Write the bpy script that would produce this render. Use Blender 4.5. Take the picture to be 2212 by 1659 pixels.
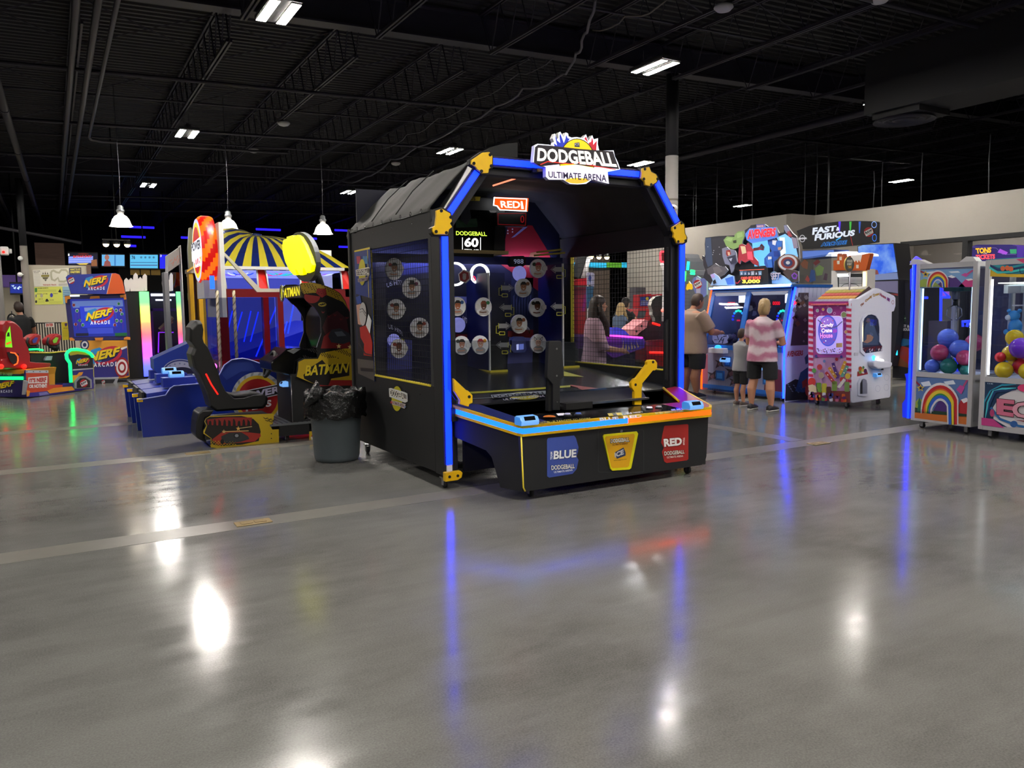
import bpy, bmesh, math, random
from mathutils import Vector, Matrix
random.seed(7)
for o in list(bpy.data.objects): bpy.data.objects.remove(o)
SC = bpy.context.scene; COL = SC.collection
R = math.radians; PI = math.pi

# ---------------------------------------------------------------- camera
FPX = 1690.0; CAMZ = 1.58; YAW = R(30.3); PITCH = R(5.55); ROLL = R(0.7)
CO = Vector((0, 0, CAMZ))
_fw = Vector((math.sin(YAW)*math.cos(PITCH), math.cos(YAW)*math.cos(PITCH), -math.sin(PITCH)))
_rt = Vector((math.cos(YAW), -math.sin(YAW), 0)); _up = _rt.cross(_fw)
CR = _rt*math.cos(ROLL) - _up*math.sin(ROLL); CU = _up*math.cos(ROLL) + _rt*math.sin(ROLL)
cd = bpy.data.cameras.new('camera'); cam = bpy.data.objects.new('camera', cd); COL.objects.link(cam)
cd.sensor_fit = 'HORIZONTAL'; cd.sensor_width = 36.0; cd.lens = FPX/2212*36; cd.clip_end = 300; cd.clip_start = .05
_m = Matrix((CR, CU, -_fw)).transposed().to_4x4(); _m.translation = CO; cam.matrix_world = _m
SC.camera = cam
# ---------------------------------------------------------------- world and exposure
w = bpy.data.worlds.new('world'); SC.world = w; w.use_nodes = True
w.node_tree.nodes['Background'].inputs[0].default_value = (.55, .6, .75, 1)
w.node_tree.nodes['Background'].inputs[1].default_value = 0.012
SC.view_settings.view_transform = 'Standard'; SC.view_settings.look = 'None'
SC.view_settings.gamma = 1.0; SC.view_settings.use_curve_mapping = False
SC.view_settings.exposure = 0.0
BAY = 440.0     # radiance of a high-bay tube: the hall's light
# ---------------------------------------------------------------- helpers: a measured point on a known plane
def ray(u, v): return CR*((u-1106)/FPX) - CU*((v-829.5)/FPX) + _fw
def PX(u, v, X): d = ray(u, v); return CO + d*(X/d.x)
def PY(u, v, Y): d = ray(u, v); return CO + d*(Y/d.y)
def PZ(u, v, z): d = ray(u, v); return CO + d*((z-CAMZ)/d.z)
def PT(pl, u, v, lay=0):
    k, c = pl[0], pl[1]
    if k == 'x': return PX(u, v, c - lay*.003)
    if k == 'y': return PY(u, v, c - lay*.003)
    if k == 'z': return PZ(u, v, c + lay*.003)
    p, n = pl[1], pl[2]; d = ray(u, v); p = p + n*(lay*.003); return CO + d*((p-CO).dot(n)/d.dot(n))
def NRM(pl):
    return {'x': Vector((-1,0,0)), 'y': Vector((0,-1,0)), 'z': Vector((0,0,1))}[pl[0]] if pl[0] != 'g' else pl[2]
def ell(u, v, ru, rv=None, n=24, a0=0, a1=360):
    rv = ru if rv is None else rv
    full = abs(a1-a0) >= 360
    return [(u+ru*math.cos(R(a0+(a1-a0)*i/(n if full else n-1))), v+rv*math.sin(R(a0+(a1-a0)*i/(n if full else n-1)))) for i in range(n)]
def rrect(u0, v0, u1, v1, r, n=4):
    p = []
    for cx, cy, a in ((u1-r, v0+r, -90), (u1-r, v1-r, 0), (u0+r, v1-r, 90), (u0+r, v0+r, 180)):
        p += [(cx+r*math.cos(R(a+90*i/n)), cy+r*math.sin(R(a+90*i/n))) for i in range(n+1)]
    return p
def star(u, v, r, r2=None, n=5, rot=-90, sy=1):
    r2 = r2 or r*.42
    return [(u+(r if i % 2 == 0 else r2)*math.cos(R(rot+i*180/n)), v+sy*(r if i % 2 == 0 else r2)*math.sin(R(rot+i*180/n))) for i in range(2*n)]
def lin(h):
    h = h.lstrip('#'); c = [int(h[i:i+2], 16)/255 for i in (0, 2, 4)]
    return [x/12.92 if x <= .04045 else ((x+.055)/1.055)**2.4 for x in c]
# ---------------------------------------------------------------- materials
SPEC = {}; MAT = {}
def spec(name, hexc, rough=.5, metal=0., emit=0., kind='', **k): SPEC[name] = (hexc, rough, metal, emit, kind, k)
def mat(name):
    if name in MAT: return MAT[name]
    if name not in SPEC:
        if name[0] == '#': SPEC[name] = (name, .45, 0, 0, '', {})          # plain print colour
        elif name[0] == '!':                                                # lit colour, '!rrggbb' or '!rrggbb*2.5'
            a = name[1:].split('*'); SPEC[name] = ('#'+a[0], .4, 0, float(a[1]) if len(a) > 1 else 1.0, '', {})
        else: raise KeyError(name)
    hexc, rough, metal, emit, kind, k = SPEC[name]
    m = bpy.data.materials.new(name.replace('#', 'print_').replace('!', 'lit_')); m.use_nodes = True; MAT[name] = m
    nt = m.node_tree; N = nt.nodes; L = nt.links; b = N['Principled BSDF']; c = lin(hexc)+[1]
    b.inputs['Base Color'].default_value = c; b.inputs['Roughness'].default_value = rough; b.inputs['Metallic'].default_value = metal
    if emit:
        b.inputs['Emission Color'].default_value = c; b.inputs['Emission Strength'].default_value = emit
        b.inputs['Base Color'].default_value = [x*.3 for x in c[:3]]+[1]
    if 'coat' in k: b.inputs['Coat Weight'].default_value = k['coat']; b.inputs['Coat Roughness'].default_value = k.get('coatr', .06)
    if 'spec' in k: b.inputs['Specular IOR Level'].default_value = k['spec']
    tc = None
    def coord(scale):
        nonlocal tc
        if tc is None: tc = N.new('ShaderNodeTexCoord')
        mp = N.new('ShaderNodeMapping'); L.new(tc.outputs['Object'], mp.inputs[0]); mp.inputs['Scale'].default_value = scale; return mp.outputs[0]
    def noise(sc, scale=(1,1,1), det=3, rgh=.55):
        n = N.new('ShaderNodeTexNoise'); n.inputs['Scale'].default_value = sc; n.inputs['Detail'].default_value = det; n.inputs['Roughness'].default_value = rgh
        L.new(coord(scale), n.inputs['Vector']); return n.outputs['Fac']
    def ramp(f, a, bb, p0=0., p1=1.):
        r = N.new('ShaderNodeValToRGB'); r.color_ramp.elements[0].color = a; r.color_ramp.elements[1].color = bb
        r.color_ramp.elements[0].position = p0; r.color_ramp.elements[1].position = p1; L.new(f, r.inputs[0]); return r.outputs[0]
    def mix(f, a, bb, mode='MIX'):
        x = N.new('ShaderNodeMix'); x.data_type = 'RGBA'; x.blend_type = mode
        if isinstance(f, float): x.inputs[0].default_value = f
        else: L.new(f, x.inputs[0])
        for s, q in ((6, a), (7, bb)):
            if hasattr(q, 'is_linked') or hasattr(q, 'links'): L.new(q, x.inputs[s])
            else: x.inputs[s].default_value = q
        return x.outputs[2]
    def bump(f, st, dist=.01):
        q = N.new('ShaderNodeBump'); q.inputs['Strength'].default_value = st; q.inputs['Distance'].default_value = dist; L.new(f, q.inputs['Height']); L.new(q.outputs[0], b.inputs['Normal'])
    if kind == 'glass':
        t = N.new('ShaderNodeBsdfTransparent'); t.inputs[0].default_value = c
        g = N.new('ShaderNodeBsdfGlossy'); g.inputs['Roughness'].default_value = rough; g.inputs[0].default_value = (1,1,1,1)
        fr = N.new('ShaderNodeLayerWeight'); fr.inputs[0].default_value = .12
        ma = N.new('ShaderNodeMath'); ma.operation = 'MULTIPLY_ADD'; L.new(fr.outputs['Facing'], ma.inputs[0]); ma.inputs[1].default_value = k.get('refl', .35); ma.inputs[2].default_value = k.get('base', .02)
        ms = N.new('ShaderNodeMixShader'); L.new(ma.outputs[0], ms.inputs[0]); L.new(t.outputs[0], ms.inputs[1]); L.new(g.outputs[0], ms.inputs[2])
        L.new(ms.outputs[0], N['Material Output'].inputs[0])
    elif kind == 'floor':
        big = noise(.6, (1, 1, 1), 3, .6); mid = noise(2.4, (1, 1.8, 1), 4, .7); fine = noise(120, (1,1,1), 2, .7); streak = noise(1.3, (.5, 3.2, 1), 3, .65)
        col = ramp(big, (.2,.196,.184,1), (.4,.39,.366,1), .34, .66)
        col = mix(ramp(mid, (0,0,0,1), (1,1,1,1), .34, .7), col, mix(.5, col, (.44,.43,.405,1)))
        col = mix(ramp(streak, (0,0,0,1), (1,1,1,1), .45, .7), col, mix(.3, col, (.17,.163,.15,1)))
        col = mix(1.0, col, (.35,.36,.367,1), 'MULTIPLY')
        L.new(mix(.13, col, ramp(fine, (.12,.115,.105,1), (.5,.49,.46,1), .3, .7)), b.inputs['Base Color'])
        L.new(ramp(mid, (.09,.09,.09,1), (.22,.22,.22,1), .3, .72), b.inputs['Roughness'])
        b.inputs['Specular IOR Level'].default_value = .24
        bump(noise(.9, (1,1,1), 0, .4), .035, .05)
    elif kind == 'noise':
        f = noise(k.get('sc', 6), k.get('scale', (1,1,1)), 4, .6); a = k.get('var', .25)
        L.new(mix(f, [x*(1-a) for x in c[:3]]+[1], [min(1, x*(1+a)) for x in c[:3]]+[1]), b.inputs['Base Color'])
        if 'bump' in k: bump(f, k['bump'], k.get('dist', .01))
    elif kind == 'tiedye':
        f = noise(3.2, (1,1,1.6), 4, .6)
        sep = N.new('ShaderNodeSeparateXYZ'); L.new(tc.outputs['Object'], sep.inputs[0])
        wv = N.new('ShaderNodeTexWave'); wv.wave_type = 'BANDS'; wv.bands_direction = 'Z'; wv.inputs['Scale'].default_value = 1.1; wv.inputs['Distortion'].default_value = 9; wv.inputs['Detail'].default_value = 4; wv.inputs['Detail Scale'].default_value = 1.6; L.new(coord((1,1,1)), wv.inputs['Vector'])
        L.new(mix(ramp(wv.outputs['Fac'], (0,0,0,1), (1,1,1,1), .15, .9), (.62,.5,.55,1), mix(f, (.3,.06,.14,1), (.55,.25,.35,1))), b.inputs['Base Color'])
    elif kind == 'planks':
        f = noise(3, k.get('scale', (1, 1, 14)), 5, .6)
        L.new(mix(f, [x*.55 for x in c[:3]]+[1], [min(1, x*1.4) for x in c[:3]]+[1]), b.inputs['Base Color'])
    elif kind == 'rainbow':        # a strip of LEDs that changes colour along its height
        sep = N.new('ShaderNodeSeparateXYZ'); L.new((tc or N.new('ShaderNodeTexCoord')).outputs['Object'], sep.inputs[0])
        mr = N.new('ShaderNodeMapRange'); mr.inputs[1].default_value = k['z0']; mr.inputs[2].default_value = k['z1']; L.new(sep.outputs[2], mr.inputs[0])
        r = N.new('ShaderNodeValToRGB'); L.new(mr.outputs[0], r.inputs[0]); e = r.color_ramp.elements
        cs = k['cols']; e[0].color = lin(cs[0])+[1]; e[1].color = lin(cs[-1])+[1]
        for i, h in enumerate(cs[1:-1]): q = e.new((i+1)/(len(cs)-1)); q.color = lin(h)+[1]
        L.new(r.outputs[0], b.inputs['Emission Color'])
    elif kind == 'sky':
        f = noise(2.2, (1,1,1), 5, .6); q = ramp(f, (.01,.1,.75,1), (.3,.55,.95,1), .42, .8); L.new(q, b.inputs['Base Color']); L.new(q, b.inputs['Emission Color'])
    return m
# ---------------------------------------------------------------- geometry collector
_TX = {}
def txt(s, off=.02):
    key = (s, off)
    if key not in _TX:
        c = bpy.data.curves.new('t', 'FONT'); c.body = s; c.offset = off; c.resolution_u = 3
        o = bpy.data.objects.new('t', c); me = o.to_mesh()
        vs = [(v.co.x, v.co.y) for v in me.vertices]; fs = [tuple(p.vertices) for p in me.polygons]; o.to_mesh_clear()
        bpy.data.objects.remove(o); bpy.data.curves.remove(c)
        if vs:
            x0 = min(v[0] for v in vs); x1 = max(v[0] for v in vs); y0 = min(v[1] for v in vs); y1 = max(v[1] for v in vs)
            vs = [((x-x0)/(x1-x0+1e-9), (y-y0)/(y1-y0+1e-9)) for x, y in vs]
        _TX[key] = (vs, fs)
    return _TX[key]
class G:
    def __init__(s): s.v = []; s.f = []; s.mi = []; s.sm = []; s.mats = []
    def M(s, m):
        if m not in s.mats: s.mats.append(m)
        return s.mats.index(m)
    def add(s, vs, fs, m, smooth=False):
        b = len(s.v); i = s.M(m); s.v += [tuple(p) for p in vs]
        for f in fs: s.f.append(tuple(b+k for k in f)); s.mi.append(i); s.sm.append(smooth)
        return s
    def hexa(s, p, m): return s.add(p, [(3,2,1,0), (4,5,6,7), (0,1,5,4), (1,2,6,5), (2,3,7,6), (3,0,4,7)], m)
    def box(s, x0, x1, y0, y1, z0, z1, m):
        return s.hexa([(x0,y0,z0), (x1,y0,z0), (x1,y1,z0), (x0,y1,z0), (x0,y0,z1), (x1,y0,z1), (x1,y1,z1), (x0,y1,z1)], m)
    def poly(s, pts, vec, m, ms=None):
        """closed polygon pts extruded along vec"""
        n = len(pts); pts = [Vector(p) for p in pts]; q = [p+vec for p in pts]
        s.add(pts, [tuple(range(n))], m); s.add(q, [tuple(reversed(range(n)))], ms or m)
        return s.add(pts+q, [(i, n+i, n+(i+1) % n, (i+1) % n) for i in range(n)], ms or m)
    def face(s, pts, m): return s.add(pts, [tuple(range(len(pts)))], m)
    def fl(s, pl, pts, m, lay=1): return s.face([PT(pl, u, v, lay) for u, v in pts], m)           # flat print on a plane
    def ext(s, pl, pts, d, m, ms=None, lay=0): return s.poly([PT(pl, u, v, lay) for u, v in pts], NRM(pl)*-d, m, ms)   # a board with thickness d behind its face
    def raised(s, pl, pts, d, m, lay=0, ms=None): return s.poly([PT(pl, u, v, lay)+NRM(pl)*d for u, v in pts], NRM(pl)*-d, m, ms)
    def ring(s, pl, outer, inner, m, lay=1, d=0):
        a = [PT(pl, u, v, lay) for u, v in outer]; b = [PT(pl, u, v, lay) for u, v in inner]; n = len(a)
        if not d: return s.add(a+b, [(i, (i+1) % n, n+(i+1) % n, n+i) for i in range(n)], m)
        o = NRM(pl)*-d; c = [p+o for p in a]; e = [p+o for p in b]
        fs = []
        for i in range(n):
            j = (i+1) % n; fs += [(i, j, n+j, n+i), (2*n+j, 2*n+i, 3*n+i, 3*n+j), (i, 2*n+i, 2*n+j, j), (n+j, 3*n+j, 3*n+i, n+i)]
        return s.add(a+b+c+e, fs, m)
    def band(s, pl, line, wd, m, lay=1):
        """flat stroke of a given pixel width along a polyline"""
        n = len(line); a = []; b = []
        for i, (u, v) in enumerate(line):
            p = line[max(0, i-1)]; q = line[min(n-1, i+1)]; dx, dy = q[0]-p[0], q[1]-p[1]; l = math.hypot(dx, dy) or 1
            w2 = (wd[i] if isinstance(wd, (list, tuple)) else wd)/2
            a.append(PT(pl, u-dy/l*w2, v+dx/l*w2, lay)); b.append(PT(pl, u+dy/l*w2, v-dx/l*w2, lay))
        return s.add(a+b, [(i, i+1, n+i+1, n+i) for i in range(n-1)], m)
    def text(s, pl, st, q, m, off=.02, lay=2, arc=0., d=0., lead=0.):
        """lettering fitted to a quad (tl, tr, br, bl) of the plane; q may be (u0, v0, u1, v1)"""
        if len(q) == 4 and not isinstance(q[0], tuple): q = ((q[0], q[1]), (q[2], q[1]), (q[2], q[3]), (q[0], q[3]))
        vs, fs = txt(st, off); out = []
        for x, y in vs:
            t = [q[0][i]+(q[1][i]-q[0][i])*x for i in (0, 1)]; bt = [q[3][i]+(q[2][i]-q[3][i])*x for i in (0, 1)]
            u = bt[0]+(t[0]-bt[0])*y; v = bt[1]+(t[1]-bt[1])*y - arc*(1-(2*x-1)**2); out.append(PT(pl, u, v, lay))
        if d:
            o = NRM(pl)*-d; n = len(out); s.add(out+[p+o for p in out], list(fs), m)
            ed = {}
            for f in fs:
                for i in range(len(f)):
                    e = (f[i], f[(i+1) % len(f)]); k2 = (e[1], e[0])
                    if k2 in ed: del ed[k2]
                    else: ed[e] = 1
            s.add(out+[p+o for p in out], [(a, n+a, n+b, b) for a, b in ed], m)
            return s
        return s.add(out, fs, m)
    def tube(s, pts, r, m, n=8, closed=False, cap=True):
        pts = [Vector(p) for p in pts]; k = len(pts); rings = []; up = None
        for i, p in enumerate(pts):
            a = pts[i-1] if (i or closed) else p; b = pts[(i+1) % k] if (i < k-1 or closed) else p
            t = (b-a).normalized() if (b-a).length > 1e-9 else Vector((0,0,1))
            if up is None: up = Vector((0,0,1)) if abs(t.z) < .95 else Vector((1,0,0))
            x = t.cross(up)
            if x.length < 1e-4: x = t.cross(Vector((0,1,0)))
            x.normalize(); y = x.cross(t).normalized(); up = y
            rr = r[i] if isinstance(r, (list, tuple)) else r
            rings.append([p + x*(rr*math.cos(2*PI*j/n)) + y*(rr*math.sin(2*PI*j/n)) for j in range(n)])
        vs = [q for rg in rings for q in rg]; fs = []
        for i in range(k if closed else k-1):
            a, b = i*n, ((i+1) % k)*n
            for j in range(n): fs.append((a+j, a+(j+1) % n, b+(j+1) % n, b+j))
        s.add(vs, fs, m, n > 4)
        if cap and not closed:
            s.add(rings[0], [tuple(reversed(range(n)))], m); s.add(rings[-1], [tuple(range(n))], m)
        return s
    def lathe(s, prof, c, m, n=24, ax='z', cap=True):
        c = Vector(c); ex = {'z': (Vector((1,0,0)), Vector((0,1,0)), Vector((0,0,1))), 'x': (Vector((0,1,0)), Vector((0,0,1)), Vector((1,0,0))), 'y': (Vector((0,0,1)), Vector((1,0,0)), Vector((0,1,0)))}[ax] if isinstance(ax, str) else ax
        vs = [c + ex[0]*(r*math.cos(2*PI*j/n)) + ex[1]*(r*math.sin(2*PI*j/n)) + ex[2]*h for r, h in prof for j in range(n)]
        fs = [(i*n+j, i*n+(j+1) % n, (i+1)*n+(j+1) % n, (i+1)*n+j) for i in range(len(prof)-1) for j in range(n)]
        s.add(vs, fs, m, True)
        if cap:
            if prof[0][0] > 1e-5: s.add(vs[:n], [tuple(reversed(range(n)))], m)
            if prof[-1][0] > 1e-5: s.add(vs[-n:], [tuple(range(n))], m)
        return s
    def ball(s, c, r, m, n=16, sz=1.0):
        k = n//2; return s.lathe([(max(1e-6, r*math.sin(PI*i/k)), -r*sz*math.cos(PI*i/k)) for i in range(k+1)], c, m, n, cap=False)
    def loft(s, rings, m, smooth=True, cap=True, closed=False):
        n = len(rings[0]); vs = [p for rg in rings for p in rg]; k = len(rings); fs = []
        for i in range(k if closed else k-1):
            a, b = i*n, ((i+1) % k)*n
            for j in range(n): fs.append((a+j, a+(j+1) % n, b+(j+1) % n, b+j))
        s.add(vs, fs, m, smooth)
        if cap and not closed: s.add(rings[0], [tuple(reversed(range(n)))], m); s.add(rings[-1], [tuple(range(n))], m)
        return s
# ---------------------------------------------------------------- objects
ORG = {}
def thing(name, label, cat, loc=(0,0,0), group=None):
    o = bpy.data.objects.new(name, None); o.empty_display_size = .2; COL.objects.link(o); o.location = loc
    o['label'] = label; o['category'] = cat
    if group: o['group'] = group
    ORG[o] = Vector(loc); return o
def part(name, g, parent, label=None, bevel=0, smooth=None, kind=None, sub=0):
    org = ORG[parent] if parent is not None else Vector((0,0,0))
    me = bpy.data.meshes.new(name); me.from_pydata([tuple(Vector(p)-org) for p in g.v], [], g.f); 
    for m in g.mats: me.materials.append(mat(m))
    me.polygons.foreach_set('material_index', g.mi); me.polygons.foreach_set('use_smooth', g.sm); me.update()
    bm = bmesh.new(); bm.from_mesh(me); bmesh.ops.remove_doubles(bm, verts=bm.verts, dist=1e-5); bm.to_mesh(me); bm.free()
    o = bpy.data.objects.new(name, me); COL.objects.link(o); ORG[o] = org
    if parent is not None: o.parent = parent
    if label: o['label'] = label
    if kind: o['kind'] = kind
    if bevel:
        b = o.modifiers.new('bevel', 'BEVEL'); b.width = bevel; b.segments = 2; b.limit_method = 'ANGLE'; b.angle_limit = R(40)
    if sub: q = o.modifiers.new('sub', 'SUBSURF'); q.levels = sub; q.render_levels = sub
    return o
def single(name, g, label, cat, group=None, bevel=0, base=None, sub=0):
    o = part(name, g, None, bevel=bevel, sub=sub); o['label'] = label; o['category'] = cat
    if group: o['group'] = group
    if base is not None:
        b = Vector(base); o.data.transform(Matrix.Translation(-b)); o.location = b; ORG[o] = b
    return o
def struct(name, g, bevel=0, label=None):
    o = part(name, g, None, bevel=bevel); o['kind'] = 'structure'
    if label: o['label'] = label
    return o
def dup(root, off, label=None, group=None):
    r = root.copy(); COL.objects.link(r); r.location = root.location + Vector(off); ORG[r] = ORG[root] + Vector(off)
    if label: r['label'] = label
    if group: r['group'] = group
    for ch in root.children:
        c = ch.copy(); COL.objects.link(c); c.parent = r; ORG[c] = ORG[r]
        for g in ch.children:
            d = g.copy(); COL.objects.link(d); d.parent = c; ORG[d] = ORG[r]
    return r
def caster(t, x, y, r=.045, name='caster'):
    g = G(); g.lathe([(r*.6,-.016), (r,-.012), (r,.012), (r*.6,.016)], (x, y, r), 'rubber', 14, 'x')
    g.box(x-.024, x-.018, y-.02, y+.02, r*.7, r*2+.02, 'steel'); g.box(x+.018, x+.024, y-.02, y+.02, r*.7, r*2+.02, 'steel')
    g.box(x-.035, x+.035, y-.035, y+.035, r*2+.02, r*2+.03, 'steel'); return part(name, g, t)
def reader(t, c, s=1.0, ax=(1,0,0), name='card_reader'):
    """card reader with a lit translucent housing"""
    a = Vector(ax).normalized(); b = Vector((-a.y, a.x, 0)); c = Vector(c); g = G()
    def P(x, y, z): return c + a*(x*s) + b*(y*s) + Vector((0,0,z*s))
    prof = [(-.045,0), (-.05,.03), (-.03,.06), (.03,.065), (.05,.055), (.05,0)]
    g.poly([P(-.075, y, z) for y, z in prof], a*(.15*s), '!4a9cf0*.55', '!7ab8ff*.8')
    o = part(name, g, t, bevel=.008*s)
    h = G(); h.add([P(-.045,-.047,.036), P(.045,-.047,.036), P(.045,-.031,.063), P(-.045,-.031,.063)], [(0,1,2,3)], 'black_gloss'); part('screen', h, o); return o
SC.cycles.max_bounces = 6; SC.cycles.diffuse_bounces = 2; SC.cycles.glossy_bounces = 3; SC.cycles.transmission_bounces = 2; SC.cycles.transparent_max_bounces = 16
SC.cycles.use_light_tree = False
SC.cycles.caustics_reflective = False; SC.cycles.caustics_refractive = False; SC.cycles.adaptive_threshold = .03; SC.cycles.sample_clamp_indirect = 4.0
# ---------------------------------------------------------------- palette
spec('black', '#131417', .55); spec('black_gloss', '#08090b', .12); spec('matte_black', '#0b0b0d', .8); spec('dark_grey', '#2b2c2e', .6)
spec('panel_black', '#17181b', .55, kind='noise', sc=14, var=.12); spec('canvas', '#323332', .85, kind='noise', sc=5, var=.18, bump=.15)
spec('yellow_metal', '#e8b80e', .35); spec('yellow_edge', '#e9d23a', .4); spec('steel', '#a9abae', .25, .9); spec('grey_steel', '#85888c', .4, .6)
spec('rubber', '#1b1b1c', .6); spec('white_paint', '#e6e6e4', .4); spec('white_wall', '#949089', .75, kind='noise', sc=3, var=.04); spec('wall_grey', '#757069', .75)
spec('ceil_black', '#101116', .65); spec('ceil_steel', '#2a2834', .5); spec('pipe_grey', '#37363b', .45); spec('deck', '#141418', .6); spec('far_black', '#0a0a0c', .9)
spec('floor', '#888888', .2, kind='floor'); spec('strip', '#72706a', .3, kind='noise', sc=7, var=.16, bump=.05)
spec('glass', '#f2f6ff', .02, kind='glass', refl=.12); spec('tint_glass', '#c4c7d4', .02, kind='glass', refl=.04, base=.004); spec('acrylic', '#dfe3e8', .03, kind='glass', refl=.25); spec('blue_glass', '#d0d6ff', .03, kind='glass', refl=.3)
spec('brass', '#8d7a55', .5, .6); spec('wood', '#6b5145', .6, kind='planks', scale=(1,1,14)); spec('dark_wood', '#4a3f37', .7, kind='planks', scale=(6,6,.6)); spec('pale_wood', '#b79a73', .6, kind='planks', scale=(8,8,1))
spec('red_paint', '#a3141b', .3, coat=.4); spec('maroon', '#6d1116', .3, coat=.4); spec('bright_red', '#e2231a', .35); spec('red_plastic', '#9c1a20', .35, coat=.3)
spec('blue_paint', '#152a8a', .3, coat=.4); spec('navy', '#131b52', .4); spec('hero_blue', '#1e5fb4', .35, coat=.3); spec('orange', '#e0701c', .45); spec('purple', '#6a2f9a', .5)
spec('led_blue', '#041aff', .4, 0, 10.0); spec('led_ice', '#0c48ff', .4, 0, 6.0); spec('led_orange', '#ff3a04', .4, 0, 5.0); spec('led_red', '#ff1710', .4, 0, 3.5); spec('led_green', '#10ff66', .4, 0, 3.0); spec('led_cyan', '#22c4ff', .4, 0, 3.0); spec('led_purple', '#a030ff', .4, 0, 3.0); spec('led_white', '#f4f6ff', .4, 0, 6.0); spec('led_magenta', '#ff40d0', .4, 0, 3)
spec('bay', '#fff8ee', .4, 0, BAY); spec('bulb', '#fff3df', .4, 0, 9.0); spec('bulb_warm', '#ffd9a0', .4, 0, 14.0); spec('neon_blue', '#2418ff', .4, 0, 2.2)
spec('skin', '#b98467', .55, kind='noise', sc=8, var=.08); spec('skin_tan', '#a06c50', .55, kind='noise', sc=8, var=.08)
spec('hair_dark', '#2a1c15', .5, kind='noise', sc=40, scale=(1,1,.2), var=.4); spec('hair_blond', '#a98e62', .45, kind='noise', sc=40, scale=(1,1,.2), var=.35); spec('hair_brown', '#3a2a20', .5, kind='noise', sc=40, scale=(1,1,.2), var=.4)
spec('shirt_tan', '#8f7a6a', .85, kind='noise', sc=7, var=.1, bump=.3); spec('shirt_grey', '#8f8f92', .85, kind='noise', sc=7, var=.1, bump=.3); spec('shirt_black', '#1b1d20', .85); spec('shorts', '#15161a', .85); spec('shirt_pink', '#c894a8', .85, kind='tiedye'); spec('denim', '#5a6b86', .8); spec('shirt_mauve', '#a98a98', .85, kind='noise', sc=7, var=.12)
spec('bin_grey', '#4c5459', .55, kind='noise', sc=20, var=.06); spec('bag_black', '#0c0c0d', .22, kind='noise', sc=16, var=.3, bump=.9, dist=.03)
spec('vinyl', '#161617', .4); spec('candy_white', '#dfe2f2', .35); spec('rope', '#b8ad92', .6)
spec('led_ice2', '#0c2cff', .4, 0, 14.0); spec('candy_side', '#c79ac6', .4)
spec('cable_grey', '#5c5b63', .5)
spec('cream_wall', '#b3ab99', .75)
spec('column_white', '#8f8d8a', .4)
# ================================================================ THE SETTING
SL = .03                                            # the roof falls gently towards -X
g = G(); g.box(-18, 36, -14, 46, -.15, 0, 'floor'); FLOOR = struct('floor', g)
def strip(x0, x1, y0, y1):
    g = G(); g.box(x0, x1, y0, y1, -.01, .0015, 'strip'); part('concrete_strip', g, FLOOR)
for y, wd in ((5.95, .27), (9.25, .28), (12.35, .28)): strip(-18, 36, y-wd/2, y+wd/2)
strip(7.3, 7.52, 6.1, 9.1); strip(7.3, 7.52, 9.4, 12.2)
for i, (x, y, lb) in enumerate(((1.21, 5.94, 'brass cover plate in the pale floor strip in front of the waste bin'), (7.45, 5.84, 'brass cover plate in the floor right of the black console'), (1.32, 9.27, 'brass cover plate in the floor beside the racing seat base'))):
    g = G(); g.box(x-.13, x+.13, y-.065, y+.065, .0015, .008, 'brass')
    t = single('floor_box', g, lb, 'floor cover', base=(x, y, 0), bevel=.004, group='brass floor covers')
    h = G(); h.box(x-.09, x-.01, y-.035, y+.035, .008, .011, 'brass'); h.box(x+.01, x+.09, y-.035, y+.035, .008, .011, 'brass')
    p = part('lid', h, t)
# roof: ribbed deck, open-web joists, beams, bridging, pipes
def zc(x, z0): return z0 + SL*x
X0, X1 = -18, 36
g = G(); vs = []; fs = []; y = -14.0; prof = []
while y < 46: prof += [(y, 0), (y+.065, 0), (y+.09, .045), (y+.165, .045)]; y += .19
for yy, dz in prof: vs += [(X0, yy, zc(X0, 6.45)+dz), (X1, yy, zc(X1, 6.45)+dz)]
for i in range(len(prof)-1): fs.append((2*i, 2*i+1, 2*i+3, 2*i+2))
g.add(vs, fs, 'deck'); CEIL = struct('ceiling', g)
BEAMS = (-4.0, 12.42, 28.6)
def joist(x, y0, y1):
    zb = zc(x, 5.62); zt = zc(x, 6.4); g = G()
    for dx in (-.045, .015):
        g.box(x+dx, x+dx+.03, y0+.35, y1-.35, zb, zb+.05, 'ceil_steel'); g.box(x+dx, x+dx+.03, y0, y1, zt-.05, zt, 'ceil_steel')
    n = int((y1-y0-.7)/.6); st = (y1-y0-.7)/n
    for i in range(n):
        a = y0+.35+i*st
        g.tube([(x, a, zb+.02), (x, a+st/2, zt-.02), (x, a+st, zb+.02)], .012, 'ceil_steel', 4, cap=False)
    g.tube([(x, y0+.35, zb+.02), (x, y0, zt-.03)], .012, 'ceil_steel', 4); g.tube([(x, y1-.35, zb+.02), (x, y1, zt-.03)], .012, 'ceil_steel', 4)
    part('joist', g, CEIL)
for k in range(-6, 16):
    x = 2.6 + 2.02*k
    for a, b in ((-4.0+.15, 12.42-.15), (12.42+.15, 28.6-.15), (28.6+.15, 45.5)): joist(x, a, b)
for yb in BEAMS:
    g = G()
    for z0, z1, hw in ((5.9, 5.93, .13), (5.93, 6.38, .012), (6.38, 6.41, .13)):
        g.hexa([(X0,yb-hw,zc(X0,z0)), (X1,yb-hw,zc(X1,z0)), (X1,yb+hw,zc(X1,z0)), (X0,yb+hw,zc(X0,z0)), (X0,yb-hw,zc(X0,z1)), (X1,yb-hw,zc(X1,z1)), (X1,yb+hw,zc(X1,z1)), (X0,yb+hw,zc(X0,z1))], 'ceil_steel')
    part('beam', g, CEIL)
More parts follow.
